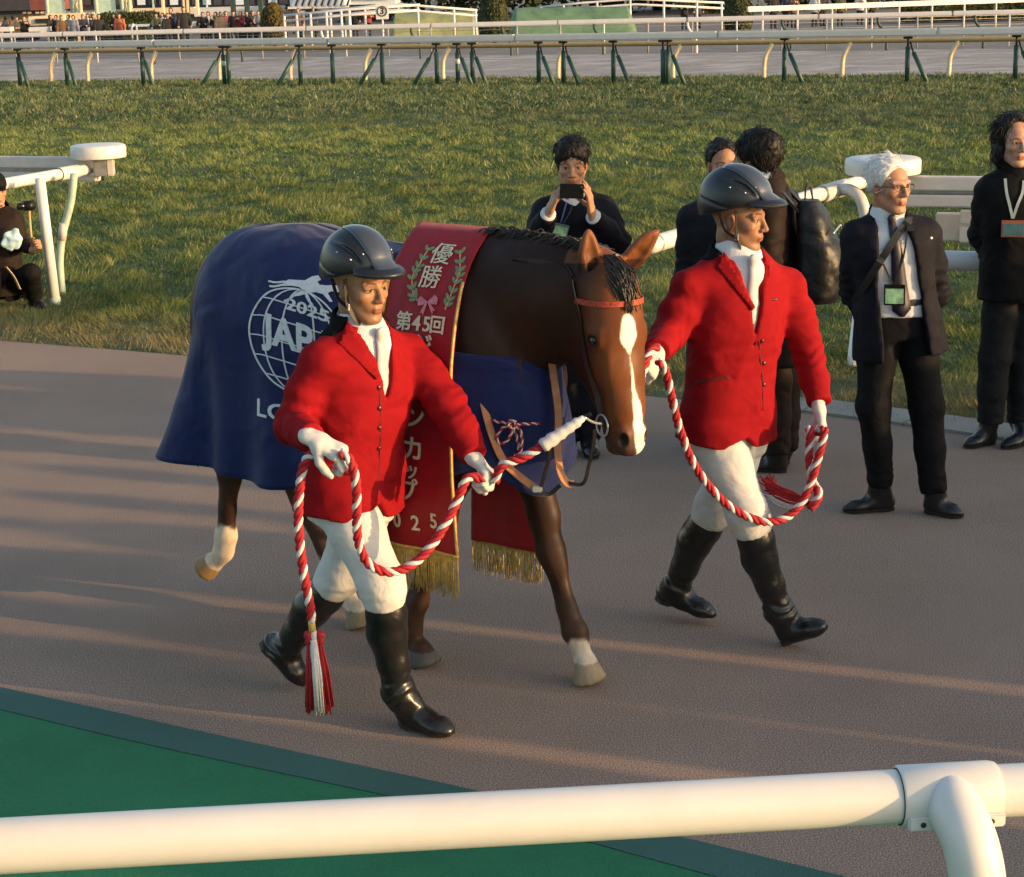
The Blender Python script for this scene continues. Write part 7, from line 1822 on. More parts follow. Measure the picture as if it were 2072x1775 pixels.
# hanging reins: a tan strap down each side of the chest meeting black ends
rn = thing('reins', 'tan leather reins hanging in two loops below the horse neck', 'reins', tuple(hw([A(0.8, 0, 1.0)])[0]))
def strap(root, pts, w, t, m, name, up=A(0.3, -0.9, 0.2)):
    v, f = tube_geo(catmull(pts, 8), 1, 4, flat=(w, t), up=up); return part(name, v, f, m, root, smooth=False)
YN = 5.98
strap(rn, [at(960, 650, YN + 0.40), at(963, 690, YN + 0.16), at(967, 740, YN + 0.02), at(977, 810, YN - 0.06), at(997, 885, YN - 0.10), at(1025, 940, YN - 0.12), at(1072, 980, YN - 0.14), at(1090, 990, YN - 0.14)], 0.0125, 0.0025, M_TAN, 'rein')
strap(rn, [at(1100, 655, 6.25), at(1110, 695, 6.02), at(1120, 760, 5.90), at(1130, 840, 5.86), at(1128, 900, 5.82), at(1133, 950, 5.80), at(1146, 976, 5.80), at(1160, 980, 5.80)], 0.0125, 0.0025, M_TAN, 'rein')
strap(rn, [at(1084, 988, YN - 0.14), at(1110, 1000, YN - 0.15), at(1134, 982, YN - 0.16)], 0.007, 0.0025, M_LEATH, 'rein_end')
strap(rn, [at(1150, 978, 5.80), at(1180, 978, 5.78), at(1192, 940, 5.76), at(1200, 905, 5.72), at(1204, 870, 5.68)], 0.006, 0.0022, M_LEATH, 'rein_end')
strap(rn, [at(1095, 985, YN - 0.16), at(1110, 930, YN - 0.2), at(1120, 890, YN - 0.24), at(1160, 855, YN - 0.30), at(1196, 838, 5.66)], 0.006, 0.0022, M_LEATH, 'rein_end')
v, f = box_geo(at(1087, 989, YN - 0.15), (0.018, 0.008, 0.012), None, 0.004); part('buckle', v, f, M_BADGE, rn, smooth=False)
# twisted cord tying the sash across the chest
cd_ = thing('sash_cord', 'thin red and white cord tied in a bow across the horse chest', 'cord', tuple(hw([A(0.8, -0.1, 1.0)])[0]))
YS = 6.02
k1, k2, k3 = at(931, 822, YS + 0.03), at(1036, 858, YS - 0.16), at(1110, 856, YS - 0.10)
rope(cd_, [k1, at(965, 838, YS - 0.06), at(1000, 852, YS - 0.13), k2], 0.0055, 0.032, ('r', 'w'), n=6)
rope(cd_, [k2, at(1070, 858, YS - 0.15), k3], 0.0055, 0.032, ('r', 'w'), n=6)
for kk, rr_ in ((k1, 0.020), (k2, 0.013)):
    for q in range(3):
        t_ = np.linspace(0, 2 * math.pi, 9); a_ = unit(np.cross(A(0.2, -1, 0.1), A(math.cos(q), 0.3, math.sin(q)))); b_ = np.cross(unit(A(0.2 * q, -1, 0.1)), a_)
        rope(cd_, [kk + rr_ * (math.cos(t) * a_ + math.sin(t) * b_) + A(0, -0.006 * q, 0) for t in t_], 0.0055, 0.030, ('r', 'w'), n=5)
rope(cd_, [k2, at(1052, 870, YS - 0.17), at(1056, 895, YS - 0.17), at(1052, 918, YS - 0.165), at(1040, 920, YS - 0.165)], 0.0055, 0.032, ('r', 'w'), n=6)
rope(cd_, [k2, at(1046, 885, YS - 0.16), at(1050, 912, YS - 0.155)], 0.0055, 0.032, ('r', 'w'), n=6)
rope(cd_, [k2, at(1015, 868, YS - 0.15), at(1005, 888, YS - 0.145), at(1018, 898, YS - 0.15), at(1034, 880, YS - 0.16), k2], 0.0055, 0.032, ('r', 'w'), n=6)
rope(cd_, [k3, at(1106, 885, YS - 0.10), at(1103, 925, YS - 0.09)], 0.0055, 0.032, ('r', 'w'), n=6)
print('tack', time.time() - T0)
# ================================================================ INFIELD BACKGROUND
def xcol(u, D, z=0.0):
    lo, hi = -200.0, 200.0
    for _ in range(46):
        m_ = (lo + hi) / 2
        if proj((m_, D, z))[0] < u: lo = m_
        else: hi = m_
    return m_
def zrow(u, v, D): return at(u, v, D)[2]
def bbox(name, u0, u1, v0, v1, D, dep, m, root, parent=None, bev=0.0):
    """box spanning picture columns u0..u1 and rows v0 (top)..v1 (bottom; None = ground) at distance D, dep metres deep"""
    x0, x1 = xcol(u0, D), xcol(u1, D); zt = zrow((u0 + u1) / 2, v0, D); zb = -0.1 if v1 is None else zrow((u0 + u1) / 2, v1, D)
    v, f = box_geo(((x0 + x1) / 2, D + dep / 2, (zt + zb) / 2), ((x1 - x0) / 2, dep / 2, (zt - zb) / 2), None, bev); return part(name, v, f, m, root, parent, False)
def bar(name, p, q, r, m, root, parent=None, n=8):
    v, f = tube_geo([p, q], r, n); return part(name, v, f, m, root, parent)
def pt(u, v, D): return at(u, v, D)
M_BWHITE = mat('far_white_paint', (0.56, 0.56, 0.58), rough=0.5, var=0.06, scale=2)
M_CREAM = mat('far_cream_wall', (0.62, 0.52, 0.38), rough=0.8, var=0.1, scale=1.5)
M_SLATE = mat('far_slate_roof', (0.035, 0.035, 0.05), rough=0.7, var=0.2, scale=2)
M_RROOF = mat('far_red_roof', (0.17, 0.05, 0.045), rough=0.7, var=0.2, scale=2)
M_DGLASS = mat('far_dark_glass', (0.015, 0.022, 0.035), rough=0.2, var=0.3, scale=1.2)
M_TEAL = mat('far_pale_teal_steel', (0.36, 0.50, 0.46), rough=0.5, var=0.15, scale=3)
M_YSTEEL = mat('far_cream_steel', (0.66, 0.60, 0.42), rough=0.5, var=0.1, scale=3)
M_DGREEN = mat('far_dark_green_post', (0.022, 0.05, 0.045), rough=0.6, var=0.2, scale=3)
M_BLUEW = mat('far_pale_blue_sheet', (0.50, 0.58, 0.70), rough=0.4, var=0.08, scale=1.5)
M_COVER = mat('green_ground_cover_cloth', (0.11, 0.20, 0.11), rough=0.7, var=0.25, scale=1.5, fold=0.05, fscale=1.5)
M_COVERY = mat('olive_ground_cover_cloth', (0.26, 0.28, 0.12), rough=0.7, var=0.25, scale=1.5, fold=0.05, fscale=1.5)
M_WIRE = mat('fence_wire', (0.30, 0.28, 0.26), rough=0.6)
# ---- outer rail of the sand track
def rail_line(uL, vL, uR, vR, z): return ground(uL, vL, z), ground(uR, vR, z)
b0, b1 = rail_line(0, 72, 2072, 24, 1.05); bd_ = unit(b1 - b0); bn_ = A(-bd_[1], bd_[0], 0)
rb = thing('sand_track_rail', 'white rail on dark curved posts beyond the sand track', 'rail', (float(b0[0]), float(b0[1]), 0))
Lb = float(np.linalg.norm(b1 - b0)); 
for k in range(9):
    c_ = b0 + bd_ * (-2 + (k + 0.5) * (Lb + 4) / 9); v, f = box_geo(c_, ((Lb + 4) / 18 - 0.012, 0.08, 0.075), np.array([bd_, bn_, UZ]), 0.025); o = part('beam', v, f, M_BWHITE, rb); autosmooth(o, 40)
for i, s in enumerate(np.arange(-1.0, Lb + 1, 3.05)):
    p = b0 + bd_ * s; p = A(p[0], p[1], 0)
    v, f = tube_geo(catmull([p + A(0, 0, 0.98), p + A(0, 0, 0.75) + bd_ * 0.05, p + A(0, 0, 0.5) + bd_ * 0.25, p + A(0, 0, 0.25) + bd_ * 0.30, p + A(0, 0, -0.1) + bd_ * 0.30], 4), 0.045, 8); part('curved_post', v, f, M_DGREEN if i % 4 else M_BWHITE, rb)
# low wire fence behind it
wf = thing('wire_fence', 'low grey wire fence just behind the sand track rail', 'fence', (float(b0[0]), float(b0[1] + 2.5), 0))
wo = bn_ * 2.5
for i, s in enumerate(np.arange(-2.0, Lb + 2, 1.5)):
    p = b0 + bd_ * s + wo; bar('fence_post', A(p[0], p[1], 0.92), A(p[0], p[1], -0.1), 0.03, M_BWHITE if i % 3 == 0 else M_WIRE, wf, n=6)
for z_ in (0.2, 0.4, 0.6, 0.8, 0.9):
    p, q_ = b0 - bd_ * 2 + wo, b1 + bd_ * 2 + wo; bar('wire', A(p[0], p[1], z_), A(q_[0], q_[1], z_), 0.008, M_WIRE, wf, n=4)
# ---- white crowd rail at the right
c0_, c1_ = ground(1512, 19, 1.1), ground(2090, -1, 1.1)
cw = thing('crowd_rail_far', 'thin white crowd rail at the upper right behind the dark posts', 'rail', (float(c0_[0]), float(c0_[1]), 0)); cwd = unit(c1_ - c0_)
v, f = box_geo((c0_ + c1_) / 2, (float(np.linalg.norm(c1_ - c0_)) / 2, 0.07, 0.10), np.array([cwd, np.cross(UZ, cwd), UZ]), 0.02); part('beam', v, f, M_BWHITE, cw, smooth=False)
for t in np.linspace(0.05, 0.98, 9): p = c0_ + (c1_ - c0_) * t; bar('post', A(p[0], p[1], 1.05), A(p[0], p[1], -0.1), 0.045, M_BWHITE, cw, n=6)
# ---- far people: one body shared by all, coat colour per person
def crowd_mesh(var):
    g = np.random.default_rng(var); v = Vol.box((-0.36, -0.34, -0.02), (0.36, 0.34, 1.80), 0.024)
    sw = (0.05, -0.04, 0.02)[var % 3]
    for s in (-1, 1):
        v.chain([(0, s * 0.09, 0.88), (0.02 * s, s * 0.10, 0.48), (-0.02 * s, s * 0.10, 0.06)], [0.10, 0.075, 0.06], 0.03); v.cone((-0.03, s * 0.10, 0.03), (0.13, s * 0.11, 0.03), 0.04, 0.035, 0.02)
        e = (0.10 + sw, s * 0.26, 1.10); w_ = ((0.28, s * 0.14, 1.12), (0.05, s * 0.26, 0.86), (0.25, s * 0.05, 1.38))[var % 3]
        v.chain([(0, s * 0.18, 1.40), e, w_], [0.08, 0.068, 0.05], 0.04); v.ell((w_[0] + 0.03, w_[1], w_[2]), (0.05, 0.035, 0.045), None, 0.02)
    v.loft((0, 0, 0.75), (0, 0, 1.45), (0, 1, 0), (1, 0, 0), [0, 0.4, 0.75, 1.0], [0.20, 0.19, 0.21, 0.12], [0.15, 0.14, 0.14, 0.09], n=2.4, k=0.04)
    v.cone((0, 0, 1.42), (0.01, 0, 1.55), 0.06, 0.06, 0.03); v.ell((0.015, 0, 1.60), (0.10, 0.08, 0.125), None, 0.02); v.ell((-0.015, 0, 1.63), (0.11, 0.095, 0.115), None, 0.02); v.ell((0.115, 0, 1.585), (0.02, 0.018, 0.025), None, 0.01)
    v.wrinkle(0.012, 7, 7, 9, var + 1); V, Q = v.mesh(); me = mesh('person', V, Q)
    x, y, z = V.T; skin = ((z > 1.47) & (x > 0.045) & (z < 1.68)); hair = (z > 1.5) & ~skin; w0 = np.array([w_[0] + 0.03, 0, w_[2]])
    hand = (np.abs(z - w0[2]) < 0.06) & (np.abs(x - w0[0]) < 0.06) & (np.abs(np.abs(y) - abs(w_[1])) < 0.06)
    shoe_ = z < 0.075; leg_ = (z < 0.78) & ~shoe_
    col = np.tile(A(0, 0, 0), (len(V), 1)); msk = np.ones(len(V))
    for m_, c_ in ((skin | hand, (0.45, 0.26, 0.17)), (hair, (0.010, 0.008, 0.008)), (leg_, (0.020, 0.020, 0.026)), (shoe_, (0.02, 0.02, 0.02))): col[m_] = c_; msk[m_] = 0
    a_ = me.color_attributes.new('Col', 'FLOAT_COLOR', 'POINT'); c4 = np.ones((len(V), 4), np.float32); c4[:, :3] = col; c4[:, 3] = msk; a_.data.foreach_set('color', c4.ravel())
    return me
mc, ntc, bc = nodes('far_person_clothes'); at_n = N(ntc, 'ShaderNodeAttribute'); at_n.attribute_name = 'Col'; oi = N(ntc, 'ShaderNodeObjectInfo'); mxn = N(ntc, 'ShaderNodeMix', data_type='RGBA')
nzn = N(ntc, 'ShaderNodeTexNoise', Scale=9.0, Detail=3.0); tcn = N(ntc, 'ShaderNodeTexCoord'); ntc.links.new(tcn.outputs['Object'], nzn.inputs['Vector']); hsn = N(ntc, 'ShaderNodeHueSaturation'); mrn = N(ntc, 'ShaderNodeMapRange'); mrn.inputs[3].default_value = 0.6; mrn.inputs[4].default_value = 1.4
ntc.links.new(nzn.outputs[0], mrn.inputs[0]); ntc.links.new(mrn.outputs[0], hsn.inputs['Value']); ntc.links.new(at_n.outputs['Alpha'], mxn.inputs[0]); ntc.links.new(at_n.outputs['Color'], mxn.inputs[6]); ntc.links.new(oi.outputs['Color'], mxn.inputs[7]); ntc.links.new(mxn.outputs[2], hsn.inputs['Color']); ntc.links.new(hsn.outputs[0], bc.inputs['Base Color']); bc.inputs['Roughness'].default_value = 0.85
CM = [crowd_mesh(i) for i in range(3)]
for me in CM: me.materials.append(mc)
BK, GYc, OR, BR, WH, NV, RD, GN, BG = (0.012, 0.012, 0.014), (0.20, 0.21, 0.24), (0.42, 0.12, 0.06), (0.10, 0.06, 0.035), (0.50, 0.50, 0.52), (0.02, 0.025, 0.05), (0.22, 0.03, 0.03), (0.05, 0.06, 0.04), (0.34, 0.22, 0.13)
PL = [ # column, distance, height row of head top, coat, mesh, heading, label
 (16, 84, 35, NV, 0, 1.2, 'dark-coated spectator leftmost of the far crowd'), (31, 85, 36, BR, 1, 0.8, 'spectator in brown second from the left edge of far crowd'),
 (41, 82, 40, BG, 0, 2.2, 'spectator in beige coat near the left end of far crowd'), (53, 82, 38, BK, 2, 3.3, 'spectator in black beside the beige coat, left end of far crowd'),
 (107, 83, 33, BK, 1, 3.6, 'tall spectator in black below the left lattice tower'), (118, 83, 36, NV, 0, 2.4, 'hooded spectator in navy below the left lattice tower'),
 (129, 81, 34, BR, 1, 3.0, 'spectator in dark brown coat and pale trousers under left tower'), (143, 83, 31, GYc, 2, 2.0, 'spectator in grey raising arms beside the left lattice tower'),
 (153, 81, 35, GYc, 1, 2.5, 'spectator in light grey carrying a white bag in far crowd'), (172, 83, 35, NV, 0, 2.9, 'spectator in navy left of the right lattice tower'),
 (182, 85, 37, WH, 1, 2.4, 'spectator in white top partly hidden between the two lattice towers'), (193, 82, 39, BK, 0, 3.5, 'short spectator in black under the right lattice tower'),
 (204, 81, 28, BK, 1, 3.1, 'tallest spectator in black under the right lattice tower'), (236, 83, 35, BK, 0, 2.0, 'spectator in black left of the coral coat before dark hedge'),
 (246, 82, 37, OR, 1, 2.6, 'spectator in coral orange coat before the dark hedge'), (320, 80, 27, GN, 0, 2.8, 'spectator in dark green left of the cream pillars'),
 (333, 81, 26, WH, 2, 2.2, 'spectator in white raising a camera left of the cream pillars'), (343, 79, 27, BK, 1, 3.0, 'spectator in black left of cream pillars with arms down'),
 (350, 82, 15, NV, 2, 2.5, 'tall spectator in navy with raised arms beside cream pillars'), (364, 80, 25, NV, 0, 3.3, 'spectator in navy in front of the cream pillars'),
 (376, 79, 13, BK, 1, 2.9, 'tallest spectator in black in front of the cream pillars'), (414, 80, 24, BK, 0, 2.7, 'long-haired spectator in black right of the cream pillars'),
 (425, 81, 27, WH, 1, 2.4, 'spectator in white half hidden right of the cream pillars'), (440, 80, 25, BR, 2, 2.0, 'spectator in brown with raised hands between the green pillars'),
 (450, 79, 27, BG, 1, 2.8, 'spectator in tan between the green pillars'), (460, 81, 24, RD, 0, 3.2, 'spectator in dark red between the green pillars'),
 (476, 80, 22, BK, 1, 2.6, 'blond spectator in black left of the round bush'), (490, 79, 25, RD, 2, 2.2, 'spectator in red top left of the round bush'),
 (502, 79, 30, BK, 0, 3.0, 'short spectator in black near the round bush'), (514, 80, 27, BK, 1, 3.4, 'spectator in black hood beside the round bush'),
 (526, 80, 27, GYc, 0, 2.6, 'spectator in grey closest to the left round bush'), (606, 84, 30, BR, 1, 2.6, 'spectator in brown under the white ramp railing'),
 (636, 86, 30, NV, 0, 3.0, 'spectator in navy behind the white ramp railing'), (720, 88, 18, BK, 1, 2.6, 'spectator in black left of the numbered sign'),
 (746, 88, 18, RD, 0, 2.8, 'spectator in red beside the numbered sign'), (1565, 84, -12, BK, 1, 2.8, 'spectator in black with pale scarf right of the right bush'),
 (1590, 86, -10, NV, 0, 2.5, 'spectator in navy second right of the right bush'), (1606, 84, -8, BR, 2, 2.9, 'spectator in brown third right of the right bush'),
 (1648, 85, -12, WH, 1, 2.3, 'spectator in white top at the upper right crowd'), (1664, 86, -14, BK, 0, 3.1, 'spectator in black right of the white top, upper right'),
 (1700, 85, -13, GN, 1, 2.7, 'spectator in dark green in upper right crowd'), (1740, 86, -16, WH, 2, 2.5, 'spectator in white raising arms in upper right crowd'),
 (1764, 86, -15, BK, 1, 2.9, 'spectator in black at the right end of upper right crowd'), (1385, 86, -8, BK, 0, 2.6, 'spectator in black left of the right bush'), (1412, 87, -8, NV, 1, 2.9, 'spectator in navy left of the right bush')]
for u, D, vt, colr, mi, hd0, lb in PL:
    x = xcol(u, D); o = bpy.data.objects.new('person', CM[mi]); C.objects.link(o); z_t = np.clip(zrow(u, vt, D), 1.45, 1.85); sc = z_t / 1.745
    o.location = (x, D, 0); o.scale = (sc * 1.05, sc * 1.05, sc); o.rotation_euler = (0, 0, -math.pi / 2 + (hd0 - 2.7) * 1.1); o.color = (*colr, 1); tag(o, lb, 'person', 'far spectators in the infield')
# ---- round clipped bushes
def leaf_cloud(P, Nn, size, seed):
    g = np.random.default_rng(seed); n = len(P); a = Nn + 0.6 * g.standard_normal((n, 3)); a /= np.linalg.norm(a, axis=1)[:, None]
    t = np.cross(a, g.standard_normal((n, 3))); t /= np.linalg.norm(t, axis=1)[:, None]; b = np.cross(a, t); s = size * (0.6 + 0.8 * g.random((n, 1)))
    return np.stack([P - t * s * 0.5, P + b * s * 0.45, P + t * s * 0.5, P - b * s * 0.45], 1).reshape(-1, 3), np.arange(4 * n).reshape(-1, 4)
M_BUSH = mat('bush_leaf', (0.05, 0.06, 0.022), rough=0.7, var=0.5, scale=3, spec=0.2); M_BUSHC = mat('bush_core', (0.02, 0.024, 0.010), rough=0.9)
M_BTRUNK = mat('bark', (0.06, 0.045, 0.03), rough=0.9, var=0.3, scale=8)
def bush(label, u, u_half, vtop, D, mleaf, seed, cone=1.0, n=2600, size=0.10):
    x = xcol(u, D); r = xcol(u + u_half, D) - x; zt = zrow(u, vtop, D); root = thing('clipped_bush', label, 'bush', (x, D, 0)); g = np.random.default_rng(seed)
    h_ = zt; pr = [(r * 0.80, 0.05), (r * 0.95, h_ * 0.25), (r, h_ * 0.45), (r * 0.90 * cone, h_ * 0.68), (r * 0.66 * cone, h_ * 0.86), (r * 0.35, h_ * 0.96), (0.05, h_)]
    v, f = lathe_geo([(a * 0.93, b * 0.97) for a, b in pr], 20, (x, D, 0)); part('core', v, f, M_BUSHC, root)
    t = g.random(n); zz = np.interp(t, np.linspace(0, 1, len(pr)), [q[1] for q in pr]); rr_ = np.interp(t, np.linspace(0, 1, len(pr)), [q[0] for q in pr]); a = g.uniform(0, 2 * math.pi, n)
    rr_ = rr_ * (1 + 0.10 * VN(np.cos(a) * 3, np.sin(a) * 3, zz * 3)); P = np.stack([x + rr_ * np.cos(a), D + rr_ * np.sin(a), zz], 1); Nn = np.stack([np.cos(a), np.sin(a), np.full(n, 0.35)], 1)
    v, f = leaf_cloud(P, Nn, size, seed); o = part('crown', v, f, mleaf, root, smooth=False); bar('trunk', A(x, D, 0.3), A(x, D, -0.1), 0.08, M_BTRUNK, root); return root
M_BUSH2 = mat('rusty_bush_leaf', (0.10, 0.075, 0.022), rough=0.7, var=0.5, scale=3, spec=0.2)
bush('clipped rust-topped round bush at the left beside the crowd', 556, 27, 6, 78, M_BUSH2, 1); bush('clipped dark dome bush right of the numbered sign', 1001, 32, -14, 76, M_BUSH, 2, 0.95); bush('clipped dark dome bush at the upper right', 1494, 29, -22, 78, M_BUSH, 3, 0.95)
# ---- hedge at the left, dark hedge at the right
def hedge(label, u0, u1, vt, D, dep, n, seed):
    x0, x1 = xcol(u0, D), xcol(u1, D); zt = zrow((u0 + u1) / 2, vt, D); root = thing('hedge', label, 'hedge', ((x0 + x1) / 2, D, 0)); g = np.random.default_rng(seed)
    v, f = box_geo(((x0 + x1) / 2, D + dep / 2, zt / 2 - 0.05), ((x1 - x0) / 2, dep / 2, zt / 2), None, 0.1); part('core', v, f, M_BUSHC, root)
    P = np.stack([g.uniform(x0, x1, n), np.where(g.random(n) < 0.6, D - 0.03, D + dep * g.random(n)), np.zeros(n)], 1); P[:, 2] = np.where(P[:, 1] < D, g.uniform(0, zt, n), zt + 0.06 * g.standard_normal(n)); Nn = np.tile(A(0, -0.8, 0.5), (n, 1))
    v, f = leaf_cloud(P, Nn, 0.12, seed); part('crown', v, f, M_BUSH, root, smooth=False)
hedge('dark clipped hedge behind the coral coat at the left', 205, 318, 30, 92, 1.2, 3000, 5); hedge('long dark hedge at the upper right edge', 1830, 2100, -2, 90, 1.5, 5000, 6)
# ---- low buildings and lattice towers (top left)
bA = thing('pavilion', 'low pavilion with slate and red roofs at the top left', 'building', (xcol(50, 108), 108, 0))
bbox('wall', -20, 135, 28, None, 108, 4, M_CREAM, bA); bbox('slate_roof', -30, 66, -30, 22, 106.5, 6, M_SLATE, bA); bbox('red_roof', 62, 104, -30, 21, 106.7, 5.6, M_RROOF, bA); bbox('eave_shadow', -30, 106, 22, 29, 107, 4, M_DGLASS, bA)  # dark strip below the roofs is the eave's shadow, painted in
for u in (50, 60, 76, 86, 95): bbox('window', u, u + 7, 23, 27.5, 106.95, 0.05, M_CREAM, bA)
vn = thing('van', 'cream low service van behind the spectators at the left', 'van', (xcol(95, 95), 95, 0)); bbox('body', 58, 131, 33, 51, 95, 2, M_CREAM, vn, bev=0.08); bbox('window', 75, 112, 38, 46, 94.9, 0.05, M_DGLASS, vn); bbox('skirt', 60, 129, 51, 58, 95.05, 1.8, M_DGLASS, vn)
for i, u in enumerate((70, 118)):
    c_ = pt(u, 60, 94.95); v, f = lathe_geo([(0.05, 0), (0.32, 0), (0.32, 0.2), (0.05, 0.2)], 16, A(c_[0], c_[1], 0.34), fr(A(0, 0, 1), A(0, -1, 0))); part('wheel', v, f, M_DGLASS, vn)
for label, us in (('left teal and cream lattice tower foot behind the crowd', (101, 138, 168)), ('right teal and cream lattice tower foot behind the crowd', (200, 240, 267))):
    D = 98; tw = thing('lattice_tower', label, 'tower', (xcol(us[1], D), D, 0)); ps = []
    for i, u in enumerate(us):
        p = A(xcol(u, D), D + (0.0, 1.5, 0.0)[i], 0); ps.append(p); bar('leg', p + A(0, 0, 9.0), p - A(0, 0, 0.1), 0.11, M_TEAL if i < 2 else M_YSTEEL, tw)
    for z0 in (0.9, 2.6, 4.3, 6.0):
        for a, b in ((0, 1), (1, 2)):
            bar('brace', ps[a] + A(0, 0, z0), ps[b] + A(0, 0, z0 + 1.7), 0.06, M_YSTEEL if b == 2 else M_TEAL, tw); bar('brace', ps[b] + A(0, 0, z0), ps[a] + A(0, 0, z0 + 1.7), 0.06, M_YSTEEL if b == 2 else M_TEAL, tw); bar('girt', ps[a] + A(0, 0, z0), ps[b] + A(0, 0, z0), 0.06, M_YSTEEL, tw)
    bbox('screen', us[0] + 2, us[1] - 2, -10, 27, D + 0.3, 0.1, M_TEAL, tw); bbox('footing', us[0] - 4, us[2] + 4, 27, None, D - 0.4, 3, M_CREAM, tw)
bB = thing('stand_building', 'long dark glass stand with cream sill behind the far crowd', 'building', (xcol(330, 112), 112, 0))
bbox('glass_front', 140, 600, -40, 16, 112, 6, M_DGLASS, bB); bbox('cream_sill', 266, 395, 16, 30, 110.5, 5, M_CREAM, bB); bbox('white_sill', 395, 545, 14, 32, 110.5, 5, M_BWHITE, bB); bbox('base', 140, 600, 30, None, 111, 5, M_INF, bB)
for u in (268, 312, 420, 560): bbox('mullion', u, u + 3, -40, 16, 111.8, 0.2, M_TEAL, bB)
for u in np.arange(150, 590, 22): bbox('pane', u, u + 16, -6, 10, 111.9, 0.05, M_BLUEW if int(u) % 3 == 0 else M_SLATE, bB)
for u in (331, 374, 381, 400): bbox('cream_pillar', u, u + 4, -40, 30, 100, 0.5, M_CREAM, thing('pillar', '%s cream pillar before the far glass stand' % {331: 'leftmost', 374: 'second from left', 381: 'third from left', 400: 'rightmost'}[u], 'pillar', (xcol(u, 100), 100, 0), group='cream pillars'))
for u, w_ in ((470, 'left'), (498, 'middle'), (526, 'right')): bbox('shaft', u, u + 8, -40, 40, 96, 0.5, M_DGREEN, thing('pillar', '%s dark green pillar beside the round bush' % w_, 'pillar', (xcol(u, 96), 96, 0), group='dark green pillars'))
# ---- pale barrier and table among the crowd
br_ = thing('barrier', 'pale blue folding barrier before the dark hedge', 'barrier', (xcol(290, 82), 82, 0)); bbox('rail', 264, 312, 49, 54, 82, 0.2, M_BLUEW, br_); D = 82
for a, b, c_, d_ in ((264, 62, 270, 48), (312, 56, 318, 36), (306, 60, 314, 38)): bar('stay', pt(a, b, D), pt(c_, d_, D), 0.05, M_BLUEW, br_)
for u in (266, 276, 308): p = pt(u, 52, D); bar('leg', p, A(p[0], p[1], -0.1), 0.04, M_BLUEW, br_)
for u0, u1, vt, lb in ((0, 24, 55, 'white table at the left edge of the far crowd'), (62, 100, 55, 'white table between two groups of far spectators'), (384, 406, 44, 'pale table in front of the cream pillars')):
    tb = thing('table', lb, 'table', (xcol(u0, 81), 81, 0)); bbox('top', u0, u1, vt, vt + 9, 81, 0.7, M_BWHITE, tb)
    for u in (u0 + 2, u1 - 2): p = pt(u, vt + 8, 81.3); bar('leg', p, A(p[0], p[1], -0.1), 0.03, M_BWHITE, tb)
# ---- tents, ramp railings and the numbered sign
tn = thing('tent', 'pale blue and white canopy tent behind the ramp railing', 'tent', (xcol(630, 100), 100, 0)); bbox('roof', 590, 700, -30, 12, 100, 6, M_BLUEW, tn); bbox('fascia', 585, 705, 12, 17, 99.8, 0.2, M_BWHITE, tn)
for k, u in enumerate(np.arange(598, 705, 13)): bar('strut', pt(u, 12, 99.7), pt(u + 9, -14, 99.7), 0.05, M_SLATE, tn)
for u in (592, 640, 698): p = pt(u, 14, 100); bar('pole', p, A(p[0], p[1], -0.1), 0.06, M_DGREEN, tn)
t2 = thing('tent', 'pale blue rounded canopy left of the numbered sign', 'tent', (xcol(750, 104), 104, 0)); bbox('roof', 698, 812, -30, 9, 104, 6, M_BLUEW, t2, bev=0.3); 
for u in (704, 806): p = pt(u, 8, 104.2); bar('pole', p, A(p[0], p[1], -0.1), 0.06, M_BWHITE, t2)
def railing(label, P, D, posts, m=M_BWHITE, gap=11, r=0.05):
    root = thing('ramp_railing', label, 'railing', (xcol(P[0][0], D), D, 0))
    for k, dv in enumerate((0, gap)):
        Q = [pt(u, v + dv, D) for u, v in P]
        v, f = tube_geo(Q, r, 8); part('rail', v, f, m, root)
    for u in posts:
        v_ = float(np.interp(u, [p[0] for p in P], [p[1] for p in P])); p = pt(u, v_, D); bar('post', p, A(p[0], p[1], -0.1), r * 1.1, m, root)
    return root
railing('white ramp railing rising right of the left round bush', [(573, 32), (680, 22), (700, 20), (850, 10)], 74, (575, 600, 628, 660, 690, 706))
railing('white ramp railing left of the dark dome bush', [(655, 22), (760, 12), (810, 9), (966, 21)], 78, (668, 707, 738, 845, 918, 962))
railing('white ramp railing above the green covered bank', [(1092, 15), (1180, 6), (1285, -2), (1465, 6)], 84, (1095, 1140, 1208, 1275, 1343, 1410, 1460))
sg = thing('distance_sign', 'square white sign with circled number three on a post', 'sign', (xcol(773, 72), 72, 0)); D = 72
cS = pt(773, 23, D); hs_ = float(np.linalg.norm(pt(786, 23, D) - cS)); v, f = box_geo(cS, (hs_, 0.03, hs_ * 1.22), None, 0.01); pl0 = part('plate', v, f, M_BWHITE, sg, smooth=False)
bar('post', cS - A(0, -0.06, 0), A(cS[0], cS[1] + 0.06, -0.1), 0.04, M_BWHITE, sg)
t_ = np.linspace(0, 2 * math.pi, 33); P = [cS + A(hs_ * 0.72 * math.cos(a), -0.04, hs_ * 0.72 * math.sin(a)) for a in t_]; v, f = tube_geo(P, hs_ * 0.085, 6, cap=False); part('ring', v, f, M_DARK, sg, pl0)
V3, F3 = text_geo('3', 1.0, 0.035); v = np.stack([cS[0] + V3[:, 0] * hs_ * 1.35, np.full(len(V3), cS[1] - 0.036), cS[2] + V3[:, 1] * hs_ * 1.35], 1); part('numeral', v, F3, M_DARK, sg, pl0, False)
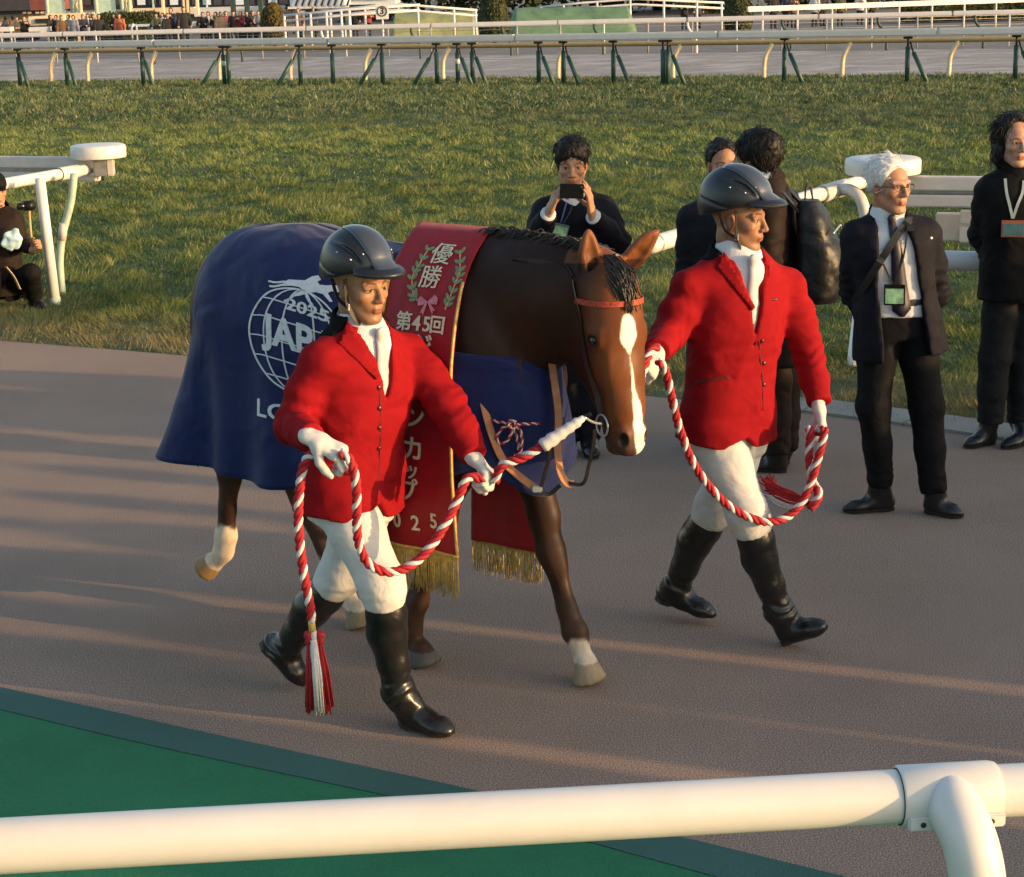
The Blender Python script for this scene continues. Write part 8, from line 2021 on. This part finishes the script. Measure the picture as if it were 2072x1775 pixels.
# ---- cloth-covered banks
def bank(label, u0, u1, vt, D, dep, m, seed):
    x0, x1 = xcol(u0, D), xcol(u1, D); zt = zrow((u0 + u1) / 2, vt, D); n, k = 60, 12; V = []
    for i in range(n):
        for j in range(k):
            t = j / (k - 1); pr = math.sin(min(1, t * 1.6) * math.pi / 2); x = x0 + (x1 - x0) * i / (n - 1); e = min(1, min(i, n - 1 - i) / 3.0)
            V.append((x, D + dep * t, -0.1 + (zt + 0.1) * pr * (0.35 + 0.65 * e) + 0.08 * float(VN(x * 1.4, t * 4, seed))))
    Fc = [(i * k + j, (i + 1) * k + j, (i + 1) * k + j + 1, i * k + j + 1) for i in range(n - 1) for j in range(k - 1)]
    root = thing('covered_bank', label, 'bank', ((x0 + x1) / 2, D, 0)); part('cover', V, Fc, m, root); return root
bank('olive cloth-covered bank left of the dark dome bush', 786, 968, 27, 80, 3, M_COVERY, 1); bank('green cloth-covered bank right of the dark dome bush', 1030, 1290, 16, 82, 3, M_COVER, 2)
# ---- trees beyond the infield
def tree(label, u, D, r, hgt, seed, m, n=5200):
    x = xcol(u, D); root = thing('tree', label, 'tree', (x, D, 0), group='trees beyond the infield'); g = np.random.default_rng(seed)
    v, f = tube_geo([(x, D, -0.1), (x + 0.2, D, hgt * 0.35), (x, D, hgt * 0.7)], [0.35, 0.26, 0.1], 8); part('trunk', v, f, M_BTRUNK, root)
    cl = [(x + g.normal(0, r * 0.5), D + g.normal(0, r * 0.4), g.uniform(0.2, 0.9) * hgt, r * g.uniform(0.35, 0.6)) for _ in range(16)]; P, Nn = [], []
    for cx, cy, cz, cr in cl:
        d = g.standard_normal((n // 16, 3)); d /= np.linalg.norm(d, axis=1)[:, None]; P.append(A(cx, cy, cz) + d * cr * (0.7 + 0.35 * g.random((n // 16, 1)))); Nn.append(d)
    v, f = leaf_cloud(np.concatenate(P), np.concatenate(Nn), 0.42, seed); part('crown', v, f, m, root, smooth=False)
M_TR = mat('tree_leaf', (0.035, 0.048, 0.020), rough=0.75, var=0.5, scale=1.2, spec=0.15)
for k, (u, lb) in enumerate(((700, 'first tree from the left behind the tents'), (850, 'dark tree behind the ramp railing'), (930, 'dark tree just left of the dark dome bush'), (1075, 'tree right of the dark dome bush'), (1200, 'tree behind the green bank'), (1330, 'tree at the right end of the green bank'), (1450, 'tree left of the right bush'), (1580, 'tree behind the upper right crowd'), (1720, 'tree at the middle of the upper right'), (1870, 'tree above the long dark hedge'), (2030, 'rightmost tree above the long dark hedge'))):
    tree(lb, u, 128 + 7 * (k % 3), 5.5, 8.0, 40 + k, M_TR)
print('background', time.time() - T0)
